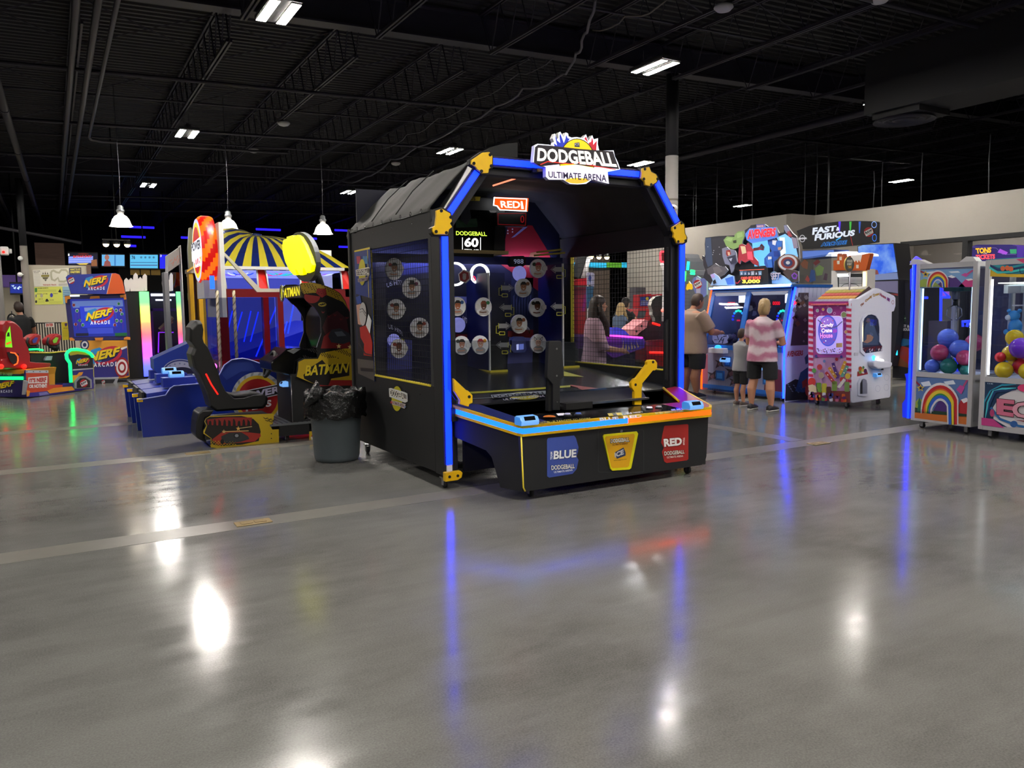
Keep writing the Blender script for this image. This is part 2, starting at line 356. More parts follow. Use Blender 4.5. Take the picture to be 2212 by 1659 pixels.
def xbar(y, z0, r, m='ceil_steel', nm='sprinkler_pipe', x0=X0, x1=X1):
    g = G(); g.tube([(x0, y, zc(x0, z0)), (x1, y, zc(x1, z0))], r, m, 8); part(nm, g, CEIL)
for y in (3.2, 7.4, 15.1, 19.3, 23.4, 31, 35): xbar(y, 5.56, .035)
for y in (5.2, 9.6, 17.2, 21.3, 24.2, 26.2, 33): xbar(y, 5.68, .018, 'ceil_steel', 'bridging_bar')
# diagonal bridging between the joists
for yy in (5.2, 9.0, 14.0, 17.2, 21.3, 25.5):
    g = G()
    for k in range(-3, 12):
        xa = 2.6+2.02*k; xb = xa+2.02
        g.tube([(xa, yy, zc(xa, 6.36)), (xb, yy, zc(xb, 5.64))], .01, 'ceil_steel', 4, cap=False); g.tube([(xa, yy, zc(xa, 5.64)), (xb, yy, zc(xb, 6.36))], .01, 'ceil_steel', 4, cap=False)
    part('cross_bridging', g, CEIL)
def ybar(x, y0, y1, z, r, m, nm): g = G(); g.tube([(x, y0, z), (x, y1, z)], r, m, 8); part(nm, g, CEIL)
ybar(.5, -10, 40, 5.5, .05, 'pipe_grey', 'conduit'); ybar(.74, -10, 40, 5.5, .05, 'pipe_grey', 'conduit'); ybar(.95, -10, 20.2, 5.5, .035, 'pipe_grey', 'conduit')
g = G(); g.tube([(.95, 20.2, 5.5), (1.0, 20.5, 5.5), (1.25, 20.65, 5.5), (5.5, 20.7, 5.62)], .035, 'pipe_grey', 8); part('conduit', g, CEIL)
g = G(); g.tube([(-.62, 13, 5.45), (-.42, 26, 5.45), (-.15, 42, 5.45)], .075, 'pipe_grey', 10); part('pipe', g, CEIL)
for y in (18, 22.5, 27, 33):
    h = G(); xx = -.62+.2*(y-13)/13; h.lathe([(.085,-.04), (.085,.04)], (xx, y, 5.45), 'ceil_steel', 12, 'y'); part('pipe_clamp', h, CEIL)
ybar(16.0, 8, 30, 5.86, .09, 'ceil_steel', 'pipe')
g = G(); g.tube([(-3, 30, 4.6), (-1.6, 30.2, 4.4), (1, 30.5, 3.95)], .05, 'pipe_grey', 8); part('pipe', g, CEIL)
# strut rails seen from below at the far left
g = G(); g.box(-1.35, -1.28, 24, 40, 5.2, 5.25, 'pipe_grey'); g.box(-1.2, -1.13, 24, 40, 5.2, 5.25, 'pipe_grey'); part('strut_rail', g, CEIL)
# walls
g = G(); g.box(-18, 36, 46, 46.2, 0, 8, 'far_black'); struct('wall_back', g)
g = G(); g.box(-18.2, -18, -14, 46, 0, 8, 'far_black'); struct('wall_left', g)
g = G(); g.box(36, 36.2, -14, 46, 0, 8, 'far_black'); struct('wall_right', g)
g = G(); g.box(-18, 36, -14.2, -14, 0, 8, 'white_wall'); struct('wall_front', g)
# the office wall on the right, with its strip of windows
WY0, WY1 = -13.9, 11.5
g = G(); g.box(17.4, 17.55, -13.9, WY0+.2, 0, 3.9, 'white_wall'); g.box(17.4, 17.55, WY0+.2, WY1, 3.02, 3.9, 'white_wall'); g.box(17.4, 17.55, WY0+.2, WY1, 0, .26, 'white_wall'); g.box(17.4, 17.55, WY1, 13.95, 0, 3.9, 'white_wall')
g.box(16.5, 17.55, 13.95, 14.1, 0, 3.9, 'wall_grey'); struct('wall_office', g)
g = G(); g.box(16.5, 16.65, 14.1, 20.6, 0, 3.9, 'white_wall'); struct('wall_party_room', g)
g = G(); g.box(17.39, 17.57, -13.7, WY1, 2.92, 3.02, 'black'); g.box(17.39, 17.57, -13.7, WY1, .26, .34, 'black')
W1 = struct('window_1', g)
ym = [WY1-.05, 9.97, 8.42, 6.85, 5.3, 3.75]
for y in ym: h = G(); h.box(17.385, 17.575, y-.06, y+.06, .34, 2.92, 'black'); part('mullion', h, W1)
for a, b in zip(ym[:-1], ym[1:]): h = G(); h.box(17.47, 17.476, b+.06, a-.06, .34, 2.92, 'tint_glass'); part('pane', h, W1)
g = G(); g.box(21.5, 21.6, -13.9, 13.9, 0, 3.9, 'cream_wall'); g.box(17.55, 21.5, 13.8, 13.9, 0, 3.9, 'cream_wall'); g.box(17.55, 21.6, -13.9, 13.9, 3.86, 3.9, 'wall_grey'); struct('wall_office_inner', g)
for y in (11, 7.5, 4): g = G(); g.box(18.6, 20.4, y-.15, y+.15, 3.8, 3.85, '!fff4e0*80'); single('office_light', g, 'ceiling strip light in the office, %s' % ('at its far end', 'in the middle of the row', 'at its near end')[int((11-y)/3.4)], 'ceiling light', 'office ceiling lights', base=(19.5, y, 3.8))
for i, y in enumerate((10.9, 9.0)): g = G(); g.box(21.1, 21.5, y-.8, y+.8, 2.1, 2.16, 'black'); g.box(21.44, 21.5, y-.04, y+.04, 0, 2.16, 'black'); single('office_shelf', g, ('black shelf on the office wall, near its left window', 'black shelf on the office wall, near its second window')[i], 'shelf', base=(21.3, y, 0))
# black plank walls and the play area far behind the cage
g = G()
for i in range(14): g.box(13.2+.235*i, 13.2+.235*i+.225, 21.5, 21.56, 0, 3.25, 'dark_wood')
g.box(13.2, 16.5, 21.56, 21.7, 0, 3.25, 'dark_wood'); struct('wall_plank', g)
# columns
def column(nm, x, y, r, zw, ztop, m='column_white'):
    g = G(); g.lathe([(r, 0), (r, zw)], (x, y, 0), m, 24); g.lathe([(r*.98, zw), (r*.98, ztop)], (x, y, 0), 'ceil_black', 24); return struct(nm, g)
C1 = column('trim_1', 11.1, 12.42, .13, 4.62, zc(11.1, 5.9))
g = G(); g.lathe([(.132, 3.72), (.134, 3.74), (.132, 3.76)], (11.1, 12.42, 0), 'wall_grey', 24, cap=False); part('sleeve_joint', g, C1)
column('trim_2', -1.12, 22, .17, 3.0+1.2, 5.6); column('trim_3', -.62, 28, .1, 3.62, 5.6, 'wall_grey')
# security camera on the column
t = thing('security_camera', 'white security camera on the white column behind the cage', 'camera', (11.0, 12.27, 3.52))
g = G(); g.ball((10.93, 12.2, 3.55), .1, 'white_paint', 14, .7); part('housing', g, t); g = G(); g.tube([(10.93, 12.2, 3.55), (11.05, 12.34, 3.55)], .035, 'white_paint', 8); part('bracket', g, t); g = G(); g.ball((10.87, 12.13, 3.53), .04, 'black_gloss', 10); part('lens', g, t)
# ceiling duct with a round diffuser
t = thing('air_duct', 'black rectangular air duct with a round diffuser under the roof', 'duct', (13.4, 6, 5.0))
g = G(); g.box(13.0, 14.1, 2.0, 9.4, 5.0, 6.0, 'ceil_black'); part('duct_body', g, t)
g = G(); g.box(13.1, 14.0, 8.4, 9.3, 4.9, 5.0, 'ceil_black'); part('boot', g, t)
DC = PZ(1953, 262, 4.86)
g = G(); g.lathe([(.52,0), (.5,.03), (.36,.05), (.36,.02), (.33,0), (.3,.03), (.2,.05), (.2,.02), (.17,0), (.14,.03), (.001,.04)], (DC.x, DC.y, 4.86), 'ceil_steel', 32, cap=False); part('diffuser', g, t)
# ---------------------------------------------------------------- high-bay lights
def bay(x, y, lb, i):
    z = zc(x, 5.28); t = thing('high_bay_light', lb, 'ceiling light', (x, y, z), 'LED high-bay lights')
    g = G(); g.box(x-.2, x+.2, y-.42, y+.42, z+.02, z+.07, 'dark_grey'); g.box(x-.05, x+.05, y-.3, y+.3, z+.07, z+.16, 'dark_grey'); part('housing', g, t)
    for s in (-.13, .13):
        g = G(); g.box(x+s-.06, x+s+.06, y-.39, y+.39, z+.001, z+.02, 'white_paint'); g.face([(x+s-.06,y-.39,z), (x+s-.06,y+.39,z), (x+s+.06,y+.39,z), (x+s+.06,y-.39,z)], 'bay'); part('tube', g, t)
    g = G()
    for s in (-.3, .3): g.tube([(x, y+s, z+.15), (x, y+s, z+.36)], .004, 'steel', 4)
    part('hanger', g, t)
LBL = {(0,2): 'twin LED high-bay light nearest the camera, cut by the top of the picture', (0,3): 'second twin high-bay light in the left row, above the pendant lamps', (0,4): 'farthest twin high-bay light in the left row', (1,2): 'twin high-bay light beside the black column top', (1,3): 'twin high-bay light peeping over the grey canopy', (1,4): 'farthest twin high-bay light of the middle row, left of the canopy', (2,3): 'twin high-bay light against the white column', (4,3): 'far high-bay light above the right office wall', (4,4): 'far high-bay light above the topper sign with painted figures', (2,2): 'twin high-bay light behind the air duct'}
for i, x in enumerate((2.72, 8.95, 15.15, 21.3, 27.6)):
    for j, y in enumerate((-5.3, 2.6, 10.45, 18.3, 26.1)):
        if i == 3 or (i > 3 and j < 3): continue
        bay(x, y, LBL.get((i, j), 'twin LED high-bay light in the rows behind the camera'), i)
for y in (2.6, 10.45, 18.3, 26.1, -5.3): bay(-3.5, y, 'twin LED high-bay light in the rows left of the picture', 9)
# pendants
def pendant(u, v, lb, Y=19.5):
    p = PY(u, v, Y); z = 3.48; t = thing('pendant_lamp', lb, 'pendant lamp', (p.x, Y, z), 'white bowl pendant lamps')
    g = G(); g.lathe([(.24,0), (.22,.015), (.2,.06), (.17,.15), (.12,.22), (.07,.25)], (p.x, Y, z), 'bulb', 24, cap=False); part('shade', g, t)
    g = G(); g.lathe([(.07,.25), (.07,.31), (.085,.32), (.085,.36), (.065,.37), (.065,.43), (.03,.46)], (p.x, Y, z), 'grey_steel', 16); part('socket', g, t)
    g = G(); g.tube([(p.x, Y, z+.45), (p.x+.02, Y, 4.6), (p.x, Y, zc(p.x, 6.47))], .007, 'cable_grey', 5); part('cord', g, t)
pendant(262, 490, 'white pendant lamp left of the tall white prize tower'); pendant(494, 497, 'white pendant lamp in front of the striped dome'); pendant(698, 505, 'white pendant lamp right of the yellow oval sign')
def spots(u, v, Y, lb, W=.3):
    p = PY(u, v, Y); t = thing('track_light', lb, 'spotlight', p, 'three-bulb track lights')
    g = G(); g.box(p.x-W*1.3, p.x+W*1.3, Y-.03, Y+.03, p.z+.1, p.z+.14, 'black'); g.tube([(p.x, Y, p.z+.14), (p.x, Y, zc(p.x, 6.47))], .012, 'black', 5); part('bar', g, t)
    for k in (-1, 0, 1):
        g = G(); g.lathe([(.05,.1), (.085,.06), (.09,0)], (p.x+k*W, Y, p.z), 'black', 12, cap=False); part('spot_head', g, t)
        g = G(); g.ball((p.x+k*W, Y, p.z), .075, 'bulb_warm', 10); part('bulb', g, t)
spots(252, 528, 24, 'three warm spotlights on a bar below the left pendant lamp', .26); spots(1294, 555, 19.5, 'three warm spotlights seen through the right-hand mesh')
# ceiling sensors and access points
for u, v, nm, lb in ((1563, 20, 'access_point', 'round white access point near the top of the picture'), (613, 269, 'access_point', 'round white sensor under the joist left of centre'), (548, 327, 'access_point', 'small white sensor left of the round one'), (855, 355, 'access_point', 'white dome sensor above the left end of the canopy'), (1900, 2, 'access_point', 'white access point cut by the top edge, right')):
    d = ray(u, v); tt = (5.55-CAMZ)/(d.z-SL*d.x); p = CO+d*tt
    g = G(); g.lathe([(.02,.07), (.13,.05), (.14,.02), (.1,-.02), (.03,-.04), (.001,-.045)], p, 'white_paint', 18); single(nm, g, lb, 'sensor', base=p)
# cables under the roof
def cable(nm, pts, r, m, lb):
    q = []
    for u, v, z0 in pts: d = ray(u, v); q.append(CO+d*((z0-CAMZ)/(d.z-SL*d.x)))
    f = []
    for i in range(len(q)-1):
        for k in range(5): s = k/5; p = q[i].lerp(q[i+1], s); f.append(p + Vector((.02*math.sin(i*3+k*2), 0, -.09*math.sin(PI*s)+.012*math.sin(k*7+i))))
    f.append(q[-1]); g = G(); g.tube(f, r, m, 6); single(nm, g, lb, 'cable', base=q[0])
cable('cable_bundle', ((1286, 0, 5.5), (1262, 75, 5.5), (1245, 115, 5.52), (1215, 160, 5.55), (1130, 190, 5.55), (1070, 228, 5.55), (1000, 265, 5.55), (900, 318, 5.55), (845, 345, 5.55), (790, 382, 5.55), (740, 392, 5.55)), 0.022, 'cable_grey', 'thick grey cable bundle looping down across the black roof')
cable('cable_loop', ((1195, 125, 5.6), (1120, 160, 5.55), (1022, 215, 5.55), (946, 256, 5.55), (880, 290, 5.55), (824, 321, 5.55)), .008, 'cable_grey', 'thin cable hung in swags beside the thick bundle')
cable('cable_loop', ((1280, 65, 5.6), (1350, 36, 5.6), (1440, 0, 5.6)), .012, 'wall_grey', 'thin pale cable running to the top edge right of the bundle')
# drop wires above the office wall
for i, (u, v0, v1) in enumerate(((1505, 352, 478), (1551, 325, 470), (1500, 390, 480), (1627, 305, 470), (1604, 345, 470), (1765, 310, 440), (1740, 310, 445), (1993, 330, 430), (2140, 290, 410), (1907, 350, 440), (1791, 297, 462), (1888, 370, 432))):
    a = PX(u, v0, 19.5); b = PX(u-2, v1, 19.5)
    g = G(); g.tube([a, (a+b)/2+Vector((0, .03*math.sin(i), 0)), b+Vector((0, 0, -.6)), ], .012 if u != 1791 else .03, 'grey_steel', 5); part('drop_wire', g, CEIL)
# blue neon tubes on the far black wall
for i, (u0, u1, v, Y) in enumerate(((279, 333, 490, 40), (262, 314, 511, 40), (276, 294, 531, 40), (391, 410, 513, 40), (455, 481, 492, 40), (553, 606, 495, 40), (723, 766, 497, 40), (666, 684, 515, 40), (732, 756, 533, 40))):
    a = PY(u0, v, Y); b = PY(u1, v, Y); b.z = a.z
    g = G(); g.tube([a, b], .05, 'neon_blue', 8); single('neon_tube', g, ('blue neon tube just right of the left pendant lamp', 'blue neon tube below the left pendant lamp', 'short blue neon tube beside the three left spotlights', 'short blue neon tube left of the orange drum sign', 'blue neon tube left of the middle pendant lamp', 'blue neon tube above the peak of the striped tent roof', 'blue neon tube right of the right pendant lamp', 'short blue neon tube left of the right pendant lamp', 'blue neon tube lowest on the right, beside the black cage')[i], 'neon light', 'blue neon tubes on the far wall', base=a)
# ================================================================ THE BALL-THROWING CAGE
def ZP(pts, ox, oy, s): return [(ox+x/s, oy+y/s) for x, y in pts]
T = thing('dodgeball_cage', 'large black netted ball-throwing arcade cage with blue-lit frame and grey canopy', 'arcade game', (4.28, 7.2, 0))
XL, XR, YF, YB = 2.93, 5.62, 6.18, 8.40
def beamxz(g, a, b, w0, w1, y0, y1, m):
    """bar between two points of the front plane, from w0 to w1 across, y0..y1 deep"""
    a = Vector((a[0], 0, a[1])); b = Vector((b[0], 0, b[1])); t = (b-a).normalized(); n = Vector((-t.z, 0, t.x))
    q = [a+n*w0, b+n*w0, b+n*w1, a+n*w1]; g.poly([p+Vector((0,y0,0)) for p in q], Vector((0,y1-y0,0)), m)
N4 = [(XL, 2.33), (3.33, 2.86), (5.23, 2.87), (XR, 2.33)]
pts = [(XL, .12)] + N4 + [(XR, .72)]
nm = ['front_post', 'roof_beam', 'roof_beam', 'roof_beam', 'front_post']
for i in range(5):
    a, b = pts[i], pts[i+1]; g = G(); beamxz(g, a, b, -.05 if i < 4 else -.05, .05, 6.13, 6.3, 'panel_black'); beamxz(g, a, b, -.11, -.05, 6.17, 6.28, 'black')
    o = part(nm[i], g, T, bevel=.006)
    g = G(); a2 = (a[0], .22) if i == 0 else a; beamxz(g, a2, b, -.026, .026, 6.112, 6.132, 'led_blue'); part('light_strip', g, o)
    if i == 0: h = G(); beamxz(h, (XL, .14), (XL, .22), -.026, .026, 6.115, 6.132, 'white_paint'); part('unlit_end', h, o)
# inner zig-zag flange plates
fl_ = G(); fl_.ext(('y', 6.2), ZP([(1280,320),(1380,345),(1420,370),(1500,365),(1545,340),(1700,360),(1700,300),(1280,290)], 740, 280, 3.95), .02, 'dark_grey'); fl_.ext(('y', 6.2), ZP([(820,430),(900,460),(985,468),(1010,450),(1100,440),(1100,420),(820,400)], 1100, 270, 3.859), .02, 'dark_grey')
part('flange_plate', fl_, T)
g = G(); g.ext(('y', 6.2), [(962,510), (978,520), (980,560), (975,570), (978,760), (982,800), (976,812), (978,870), (962,870)], .03, 'dark_grey'); part('flange_plate', g, T)
g = G(); g.ext(('y', 6.2), [(1462,520), (1443,535), (1441,620), (1446,632), (1444,690), (1438,700), (1440,820), (1462,838)], .03, 'dark_grey'); part('flange_plate', g, T)
nodes = [ZP([(1100,260),(1195,195),(1255,190),(1280,225),(1278,320),(1250,335),(1245,370),(1195,375),(1150,340),(1140,320),(1100,295)], 740, 280, 3.95),
         ZP([(800,690),(850,675),(920,715),(935,780),(918,800),(937,830),(910,850),(900,895),(790,895),(770,870),(768,835),(790,820),(800,740)], 740, 280, 3.95),
         ZP([(1110,360),(1170,350),(1185,390),(1225,410),(1245,450),(1225,480),(1190,500),(1170,510),(1135,500),(1130,470),(1100,445)], 1100, 270, 3.859),
         ZP([(1395,830),(1430,805),(1460,830),(1465,905),(1480,930),(1478,965),(1450,985),(1400,985),(1385,950),(1370,935),(1375,905),(1360,880),(1362,850)], 1100, 270, 3.859)]
bolts = [ZP([(1258,215),(1120,288),(1268,310),(1185,355)], 740, 280, 3.95), ZP([(842,693),(922,748),(798,870),(885,880)], 740, 280, 3.95), ZP([(1130,368),(1122,450),(1235,450),(1183,497)], 1100, 270, 3.859), ZP([(1435,818),(1380,858),(1408,972),(1468,965)], 1100, 270, 3.859)]
for nd, bl in zip(nodes, bolts):
    cu = sum(p[0] for p in nd)/len(nd); cv = sum(p[1] for p in nd)/len(nd)
    g = G(); g.ext(('y', 6.075), nd, .025, 'yellow_metal'); o = part('corner_plate', g, T, bevel=.004)
    h = G(); h.ext(('y', 6.1), [(cu+(u-cu)*1.14-1, cv+(v-cv)*1.14+.5) for u, v in nd], .05, 'black'); part('backing_plate', h, o)
    for u, v in bl: h = G(); p = PY(u, v, 6.075); h.lathe([(.014,-.006), (.014,0)], p, 'matte_black', 10, 'y'); part('bolt', h, o)
for sx in (XL, XR-.02):
    g = G(); q = [(sx-.06,.16), (sx+.09,.16), (sx+.11,.14), (sx+.1,.1), (sx+.06,.08), (sx-.06,.08)]
    g.poly([(x, 6.08, z) for x, z in q], Vector((0,.05,0)), 'yellow_metal'); o = part('foot_plate', g, T, bevel=.004)
    for dx in (-.02, .06): h = G(); h.lathe([(.013,-.005), (.013,0)], (sx+dx, 6.08, .12), 'matte_black', 10, 'y'); part('bolt', h, o)
caster(T, XL-.01, 6.2, .036); caster(T, XR, 6.25, .036); caster(T, XL, 8.2, .036); caster(T, XR, 8.2, .036)
# canopy: canvas over the roof frame, with soft sags between the hoops
sec = [(2.87, 2.42), (2.88, 2.46), (3.12, 2.72), (3.3, 2.9), (3.6, 2.935), (4.28, 2.95), (4.95, 2.935), (5.26, 2.9), (5.45, 2.7), (5.68, 2.46), (5.69, 2.42)]
def rseg(sec, n):
    out = []
    for i in range(len(sec)-1):
        for k in range(n): t = k/n; out.append((sec[i][0]*(1-t)+sec[i+1][0]*t, sec[i][1]*(1-t)+sec[i+1][1]*t))
    return out+[sec[-1]]
S2 = rseg(sec, 4); ny = 44; g = G(); rows = []
for j in range(ny+1):
    y = 6.3 + (8.62-6.3)*j/ny; row = []
    for i, (x, z) in enumerate(S2):
        e = min(1, min(i, len(S2)-1-i)/3.); t = (y-6.3)/2.32
        wob = .014*math.sin(y*9+x*2.2+1.5*math.sin(z*5))*e*(.3+t) + .01*math.sin(y*23+z*9)*e*t - .02*e*abs(math.sin(PI*t*2))
        drop = -.09*max(0, t-.88)/.12
        row.append((x, y - .25*max(0, 2.9-z)*(t > .97), z+wob+drop*.6))
    rows.append(row)
vs = [p for r in rows for p in r]; n = len(S2); g.add(vs, [(j*n+i, j*n+i+1, (j+1)*n+i+1, (j+1)*n+i) for j in range(ny) for i in range(n-1)], 'canvas', True)
CN = part('canopy', g, T); sm = CN.modifiers.new('thick', 'SOLIDIFY'); sm.thickness = .006
h = G()
for j in range(9): y = 6.45+j*.24; h.lathe([(.012,0), (.02,.002), (.02,-.002)], (2.862, y, 2.44), 'steel', 10, 'x', cap=False)
part('eyelet_row', h, CN, kind='stuff')
h = G()
for x0, x1, z0, z1 in ((2.885, 3.29, 2.48, 2.91),):
    for yy in (7.1, 7.75): h.tube([(x0, yy, z0), ((x0+x1)/2-.02, yy, (z0+z1)/2+.02), (x1, yy, z1+.01)], .006, 'dark_grey', 5)
part('canopy_seam', h, CN)
# the raised flap of canvas standing above the roof
g = G(); g.ext(('y', 7.3), [(1045, 327), (1060, 318), (1085, 311), (1118, 308), (1118, 340), (1045, 340)], .06, 'canvas'); part('canvas_flap', g, T)
# side walls
def side(xo, s, win0, win1):
    x0, x1 = (xo, xo+s*.03); a, b = min(x0, x1), max(x0, x1)
    g = G(); g.box(a, b, 6.3, YB, .13, .9, 'panel_black'); part('lower_panel', g, T, bevel=.004)
    g = G(); g.box(a, b, 6.3, YB, 2.2, 2.44, 'dark_grey'); g.box(a, b, 6.3, 6.36, .9, 2.2, 'dark_grey'); o = part('fascia', g, T, bevel=.003)
    for y in (6.7, 7.2, 7.7): h = G(); h.lathe([(.008,-.004), (.008,.004)], (xo, y, 2.36), 'steel', 8, 'x'); part('screw', h, o)
    g = G(); g.box(a, b, win1, YB, .9, 2.2, 'black'); part('rear_panel', g, T)
    g = G(); e = .008
    g.box(a-e, b+e, win0, win1, .89, .903, 'yellow_edge'); g.box(a-e, b+e, win1-.005, win1+.012, .89, 2.2, 'yellow_edge'); part('edge_trim', g, T)
    g = G(); xm = (a+b)/2; y = win0; st = .054
    while y < win1: g.tube([(xm, y, .9), (xm, y, 2.2)], .0022, 'black', 4, cap=False); y += st
    z = .93
    while z < 2.2: g.tube([(xm+.004, win0, z), (xm+.004, win1, z)], .0022, 'black', 4, cap=False); z += st
    part('wire_mesh', g, T, kind='stuff')
side(2.88, 1, 6.36, 7.86); side(5.67, -1, 6.36, 8.15)
h = G()
for y in (6.6, 6.95, 7.3, 7.62): h.lathe([(.009,-.003), (.006,0)], (2.88, y, .8), 'steel', 8, 'x')
part('screw_row', h, T, kind='stuff')
g = G(); g.box(2.86, 2.92, YB, YB+.05, .13, 2.46, 'black'); g.box(5.63, 5.69, YB, YB+.05, .13, 2.46, 'black'); g.box(2.89, 3.0, YB-.05, YB, 2.4, 2.46, 'black'); part('rear_post', g, T)
# logo on the left lower panel
pl = ('x', 2.88); g = G()
g.fl(pl, ell(859, 861, 13.5, 28), '#17181b', 1); g.fl(pl, ell(857.5, 861, 11.5, 27), '#c9c022', 2)
g.fl(pl, [(840,839), (844,838), (874,847), (880,850), (881,867), (875,870), (841,857)], '#e8e8e8', 3); g.fl(pl, [(842,841), (872,850), (877,853), (878,864), (843,854)], '#1a1410', 4)
g.text(pl, 'DODGEBALL', ((842.5,841), (877,851), (878.5,865), (843,854)), '#f4f0e4', .03, 5)
g.fl(pl, [(845,865), (860,868), (876,873), (874,883), (860,877), (847,874)], '#d8d0cc', 3); g.text(pl, 'ULTIMATE ARENA', ((847,866), (874,874), (873,881), (848,872)), '#6a2a3a', .02, 4)
g.fl(pl, star(845.5, 869, 3.5), '#c03040', 5); g.fl(pl, star(874.5, 879, 3.5), '#8aa0d0', 5); part('logo_print', g, T)
g = G(); g.tube([(3.1, 8.3, 2.16), (5.5, 8.3, 2.16)], .012, '!b8bcff*32', 6); part('interior_light', g, T); g = G(); g.box(3.02, 5.58, 8.25, 8.265, 2.1, 2.2, 'navy'); part('added_tube_cover', g, T)  # added tube brightens the back wall; the added board hides it
# poster on the rear part of the left side
pl = ('x', 2.872); g = G(); P8 = lambda p: ZP(p, 760, 500, 4.15)
g.ext(pl, P8([(22,175), (160,150), (205,1345), (55,1275)]), .006, '#1d3a86'); g.fl(pl, P8([(22,172), (160,140), (162,158), (22,186)]), 'yellow_edge', 2)
g.fl(pl, P8([(38,560), (178,600), (200,1345), (55,1275)]), '#16171f', 1); g.fl(pl, P8([(50,1140), (195,1160), (203,1340), (56,1272)]), '#5a5450', 2); g.fl(pl, P8([(75,1220), (190,1230), (190,1260), (80,1250)]), '#2a2624', 3)
for k, c in ((48, '#c8405a'), (60, '#c8405a'), (72, '#c8405a'), (105, '#5aa0d8'), (118, '#5aa0d8'), (132, '#5aa0d8')): g.fl(pl, P8([(k, 290), (k-6, 225), (k+2, 218), (k+12, 290)]), c, 2)
g.fl(pl, P8(ell(92, 365, 32, 118)), '#d8cc30', 3); g.fl(pl, P8([(34,345), (150,318), (160,325), (158,392), (40,400)]), '#efe8d8', 4); g.fl(pl, P8([(38,350), (155,330), (154,385), (42,392)]), '#20160e', 5)
g.text(pl, 'DODGEBALL', P8([(40,352), (154,334), (153,382), (43,388)]), '#f4f0e4', .03, 6); g.fl(pl, P8([(52,425), (145,405), (142,440), (55,455)]), '#b8a8b0', 4); g.text(pl, 'ULTIMATE', P8([(56,428), (140,412), (138,436), (58,450)]), '#4a2230', .02, 5)
g.fl(pl, P8([(40,660), (75,640), (90,720), (80,840), (55,830)]), '#d8a890', 3); g.fl(pl, P8([(38,590), (75,570), (88,640), (50,660)]), '#2a4a9a', 3); g.fl(pl, P8(ell(98, 740, 32, 105)), '#ccc8c6', 4); g.band(pl, P8([(70,700), (95,690), (125,735)]), 1.6, '#2a2a33', 5); g.band(pl, P8([(72,725), (98,715), (126,760)]), 1, '#2a2a33', 5)
g.fl(pl, P8([(70,860), (125,840), (160,900), (185,1000), (180,1120), (105,1110), (110,1010), (78,950)]), '#c02a20', 3); g.fl(pl, P8([(125,840), (148,740), (178,800), (160,915)]), '#f0f0f0', 4); g.band(pl, P8([(60,1000), (120,1095), (185,1110)]), 2.5, '#3a3036', 5)
part('side_poster', g, T)
# floor of the cage: a sloping playfield
def zpf(y): return .72 + (y-6.1)*.0765
g = G(); g.hexa([(2.95,6.1,.6), (5.62,6.1,.6), (5.62,8.4,.6), (2.95,8.4,.6), (2.95,6.1,zpf(6.1)), (5.62,6.1,zpf(6.1)), (5.62,8.4,zpf(8.4)), (2.95,8.4,zpf(8.4))], 'playfield')
spec('playfield', '#23242a', .22, kind='noise', sc=3, var=.15); part('playfield', g, T)
nn = Vector((0, -.0765, 1)).normalized(); pl = ('g', Vector((4, 6.1, .72)), nn)
g = G(); g.band(pl, [(975,850), (1060,846), (1180,838), (1232,834)], 4, '#c8c030', 1); g.band(pl, [(985,864), (1110,855), (1190,848), (1365,837)], 1.2, '#b8b8b8', 1); g.fl(pl, [(1218,802), (1262,814), (1216,812)], '#c8c030', 2)
g.band(pl, [(1232,832), (1262,838), (1345,846)], [2, 6, 1], '#b84a40', 2); g.band(pl, [(1250,836), (1292,853)], [6, 1], '#b84a40', 2)
g.fl(pl, ell(1132, 855, 33, 8.5), '#c8b828', 2); g.fl(pl, [(1060,853), (1180,844), (1184,852), (1064,860)], '#e8e8e8', 3); g.text(pl, 'DODGEBALL', ((1062,853.5), (1178,845.5), (1182,851.5), (1066,859.5)), '#1c1814', .03, 4); g.text(pl, 'ULTIMATE ARENA', ((1086,861), (1176,853), (1177,857), (1088,865)), '#d0d0d0', .02, 4)
part('playfield_print', g, T)
g = G(); p = PZ(1222, 875, .74); g.poly([(4.0, 5.98, .66), (4.0, 6.25, .66), (4.0, 6.12, .79)], Vector((1.05, 0, 0)), 'panel_black'); o = part('ball_ramp', g, T); h = G(); h.box(4.0, 5.05, 5.955, 5.975, .665, .685, 'steel'); part('ramp_edge', h, o)
# back wall and interior
g = G(); g.box(2.95, 5.62, YB-.02, YB, .8, 2.9, 'back_art'); spec('back_art', '#10142e', .5, kind='noise', sc=2.5, var=.5); part('back_wall', g, T)
pl = ('y', YB-.02); g = G()
spec('art_red', '#8e1620', .5, kind='noise', sc=2, var=.45)
g.fl(pl, [(1098,485), (1150,487), (1185,545), (1190,560), (1180,640), (1150,620), (1080,570)], 'art_red', 1); g.fl(pl, [(1132,490), (1140,490), (1112,512), (1104,514)], '#8a88c0', 2); g.fl(pl, [(1146,546), (1170,542), (1150,580), (1136,576)], '#7a4a2a', 2)
for u, v in ((1097,498), (1097,504), (1107,495), (1107,501), (1088,549)): g.fl(pl, ell(u, v, 1.7, 1.7, 8), '#e8e8f8', 3)
g.fl(pl, [(1105,600), (1152,600), (1152,730), (1100,725)], '#26304e', 1); g.fl(pl, [(1100,728), (1152,729), (1150,786), (1096,788)], '#8f94e8', 2); g.fl(pl, [(1097,715), (1152,712), (1152,730), (1097,727)], '#7a1a1e', 3)
for k in range(7): g.fl(pl, [(1108+k*6,640+8*(k % 3)), (1112+k*6,636), (1110+k*6,690-6*(k % 2))], '#55608a', 3)
